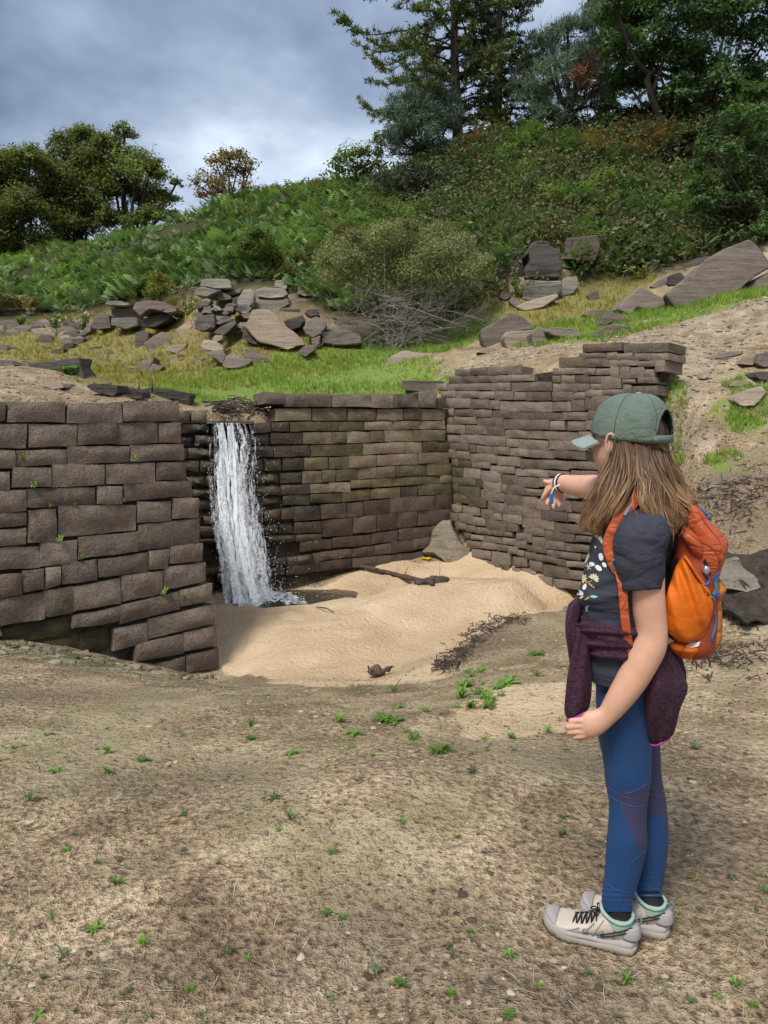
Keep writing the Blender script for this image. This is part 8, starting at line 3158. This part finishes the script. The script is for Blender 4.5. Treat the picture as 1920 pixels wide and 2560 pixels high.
# ------------------------------------------------------------------ litter and crumbs of the soil
rg = np.random.RandomState(77)
CL = []
for k in range(6):
    bmi = bmesh.new()
    bmesh.ops.create_icosphere(bmi, subdivisions=1, radius=1)
    V = np.array([v.co[:] for v in bmi.verts]) * np.array((1, rg.uniform(.6, 1), rg.uniform(.3, .55))) * (1 + rg.normal(size=(12, 1)) * .2)
    CL.append((V, np.array([[v.index for v in f.verts] for f in bmi.faces])))
    bmi.free()
n = 15000
y = 1.15 + 6.0 * rg.uniform(size=n) ** 2.0
x = rg.uniform(-.60, .60, n) * (y + .25)
k = (pit_dist(x, y) < -.1)
x, y = x[k], y[k]
clus = fbm(np.stack([x, y, x * 0], -1) * 2.2, 3, 14)
k = clus + rg.normal(size=len(x)) * .35 > -.05
x, y = x[k], y[k]
P = np.stack([x, y, hz(x, y)], -1)
n = len(P)
sz = np.clip(rg.lognormal(-5.75, .6, n), .0014, .013) * (1 + .12 * y)
stuff('soil_crumbs', 'crumbs of dry soil and small stones on the bare ground', CL, P, rg.uniform(0, 6.28, n), sz, pal([(.28, .21, .14), (.17, .12, .08), (.42, .34, .24), (.52, .44, .33), (.11, .08, .055), (.36, .28, .19)], n, rg), M_LEAF, rg)
# straws and dead stems
ST_ = []
for k in range(5):
    b = rg.uniform(-.25, .25)
    ST_.append((np.array([(-.5, -.012, 0), (-.5, .012, 0), (0, b * .3 + .012, .05), (0, b * .3 - .012, .05), (.5, .004, .01), (.5, -.004, .01)]), np.array([(0, 1, 2), (0, 2, 3), (3, 2, 4), (3, 4, 5)])))
n = 3000
y = 1.15 + 6.0 * rg.uniform(size=n) ** 1.9
x = rg.uniform(-.60, .60, n) * (y + .25)
P = np.stack([x, y, hz(x, y) + .004], -1)
stuff('dead_stems', 'dry straws and root fibres strewn over the soil', ST_, P, rg.uniform(0, 6.28, n), rg.uniform(.015, .075, n) * (.8 + .1 * y), pal([(.55, .46, .33), (.38, .29, .19), (.14, .10, .065), (.66, .58, .44)], n, rg), M_LEAF, rg)
# seedlings
SD = [tuft(rg, 4, .55, .9, .09) for _ in range(5)]
n = 15000
y = 1.15 + 6.2 * rg.uniform(size=n) ** 1.6
x = rg.uniform(-.60, .60, n) * (y + .25)
k = (fbm(np.stack([x, y, x * 0], -1) * 1.6, 3, 24) + rg.normal(size=n) * .3 > .05) & (pit_dist(x, y) < -.15)
P = np.stack([x[k], y[k], hz(x[k], y[k])], -1)
n = len(P)
stuff('seedlings', 'thin scatter of green seedlings on the bare soil', SD, P, rg.uniform(0, 6.28, n), rg.uniform(.005, .019, n) * (.8 + .14 * P[:, 1]), pal([(.19, .25, .07), (.14, .20, .06), (.22, .27, .10), (.16, .19, .10)], n, rg), M_LEAF, rg)
# gravel of the path and the sandy top of the walls
px_, py_ = sample_mask('path', 9000, (0, 9, 8, 17), .5)
px_, py_ = px_[:3500], py_[:3500]
P = np.stack([px_, py_, hz(px_, py_)], -1)
k = pit_dist(px_, py_) > .5
P = P[k | (P[:, 0] > 3.3)]
n = len(P)
stuff('path_gravel', 'pale gravel on the sandy path', CL, P, rg.uniform(0, 6.28, n), np.clip(rg.lognormal(-3.9, .5, n), .008, .06), pal([(.42, .34, .24), (.52, .44, .33), (.28, .22, .15)], n, rg), M_LEAF, rg)
# stone chips on the banks above the walls
n = 1500
x = np.r_[rg.uniform(-6, -1.6, n), rg.uniform(2.8, 6.5, n)]
y = np.r_[rg.uniform(6.5, 11, n), rg.uniform(6.5, 11.5, n)]
k = np.r_[pit_dist(x[:n], y[:n]) > .55, pit_dist(x[n:], y[n:]) > -5] & (np.abs(x) < y * .62)
P = np.stack([x[k], y[k], hz(x[k], y[k])], -1)
n = len(P)
stuff('stone_chips', 'small stone chips in the soil of the banks', CL, P, rg.uniform(0, 6.28, n), np.clip(rg.lognormal(-4.1, .5, n), .006, .04), pal([(.34, .26, .17), (.25, .19, .13), (.45, .36, .25)], n, rg), M_LEAF, rg)
# cracked mud clods at the foot of the left wall
n = 420
s0 = rg.uniform(-2.7, -.05, n)
o0 = np.abs(rg.normal(size=n)) * .32 + .03
q = L1[None, :2] + dL[None] * s0[:, None] + np.array((dL[1], -dL[0]))[None] * o0[:, None]
P = np.stack([q[:, 0], q[:, 1], hz(q[:, 0], q[:, 1])], -1)
stuff('mud_clods', 'cracked grey mud clods at the foot of the near left wall', CL, P, rg.uniform(0, 6.28, n), np.clip(rg.lognormal(-3.6, .55, n), .008, .08), pal([(.30, .25, .165), (.22, .18, .115), (.38, .33, .23), (.17, .15, .09)], n, rg), M_LEAF, rg)
# dark soot of bits on the sand
sx2, sy2 = sample_mask('sand', 6000, (-3, 4, 6.5, 12), .5)
P = np.stack([sx2[:900], sy2[:900], hz(sx2[:900], sy2[:900]) + .003], -1)
n = len(P)
stuff('sand_litter', 'dark specks of bark on the sand', ST_, P, rg.uniform(0, 6.28, n), rg.uniform(.02, .07, n), pal([(.09, .06, .04), (.15, .1, .06)], n, rg), M_LEAF, rg)
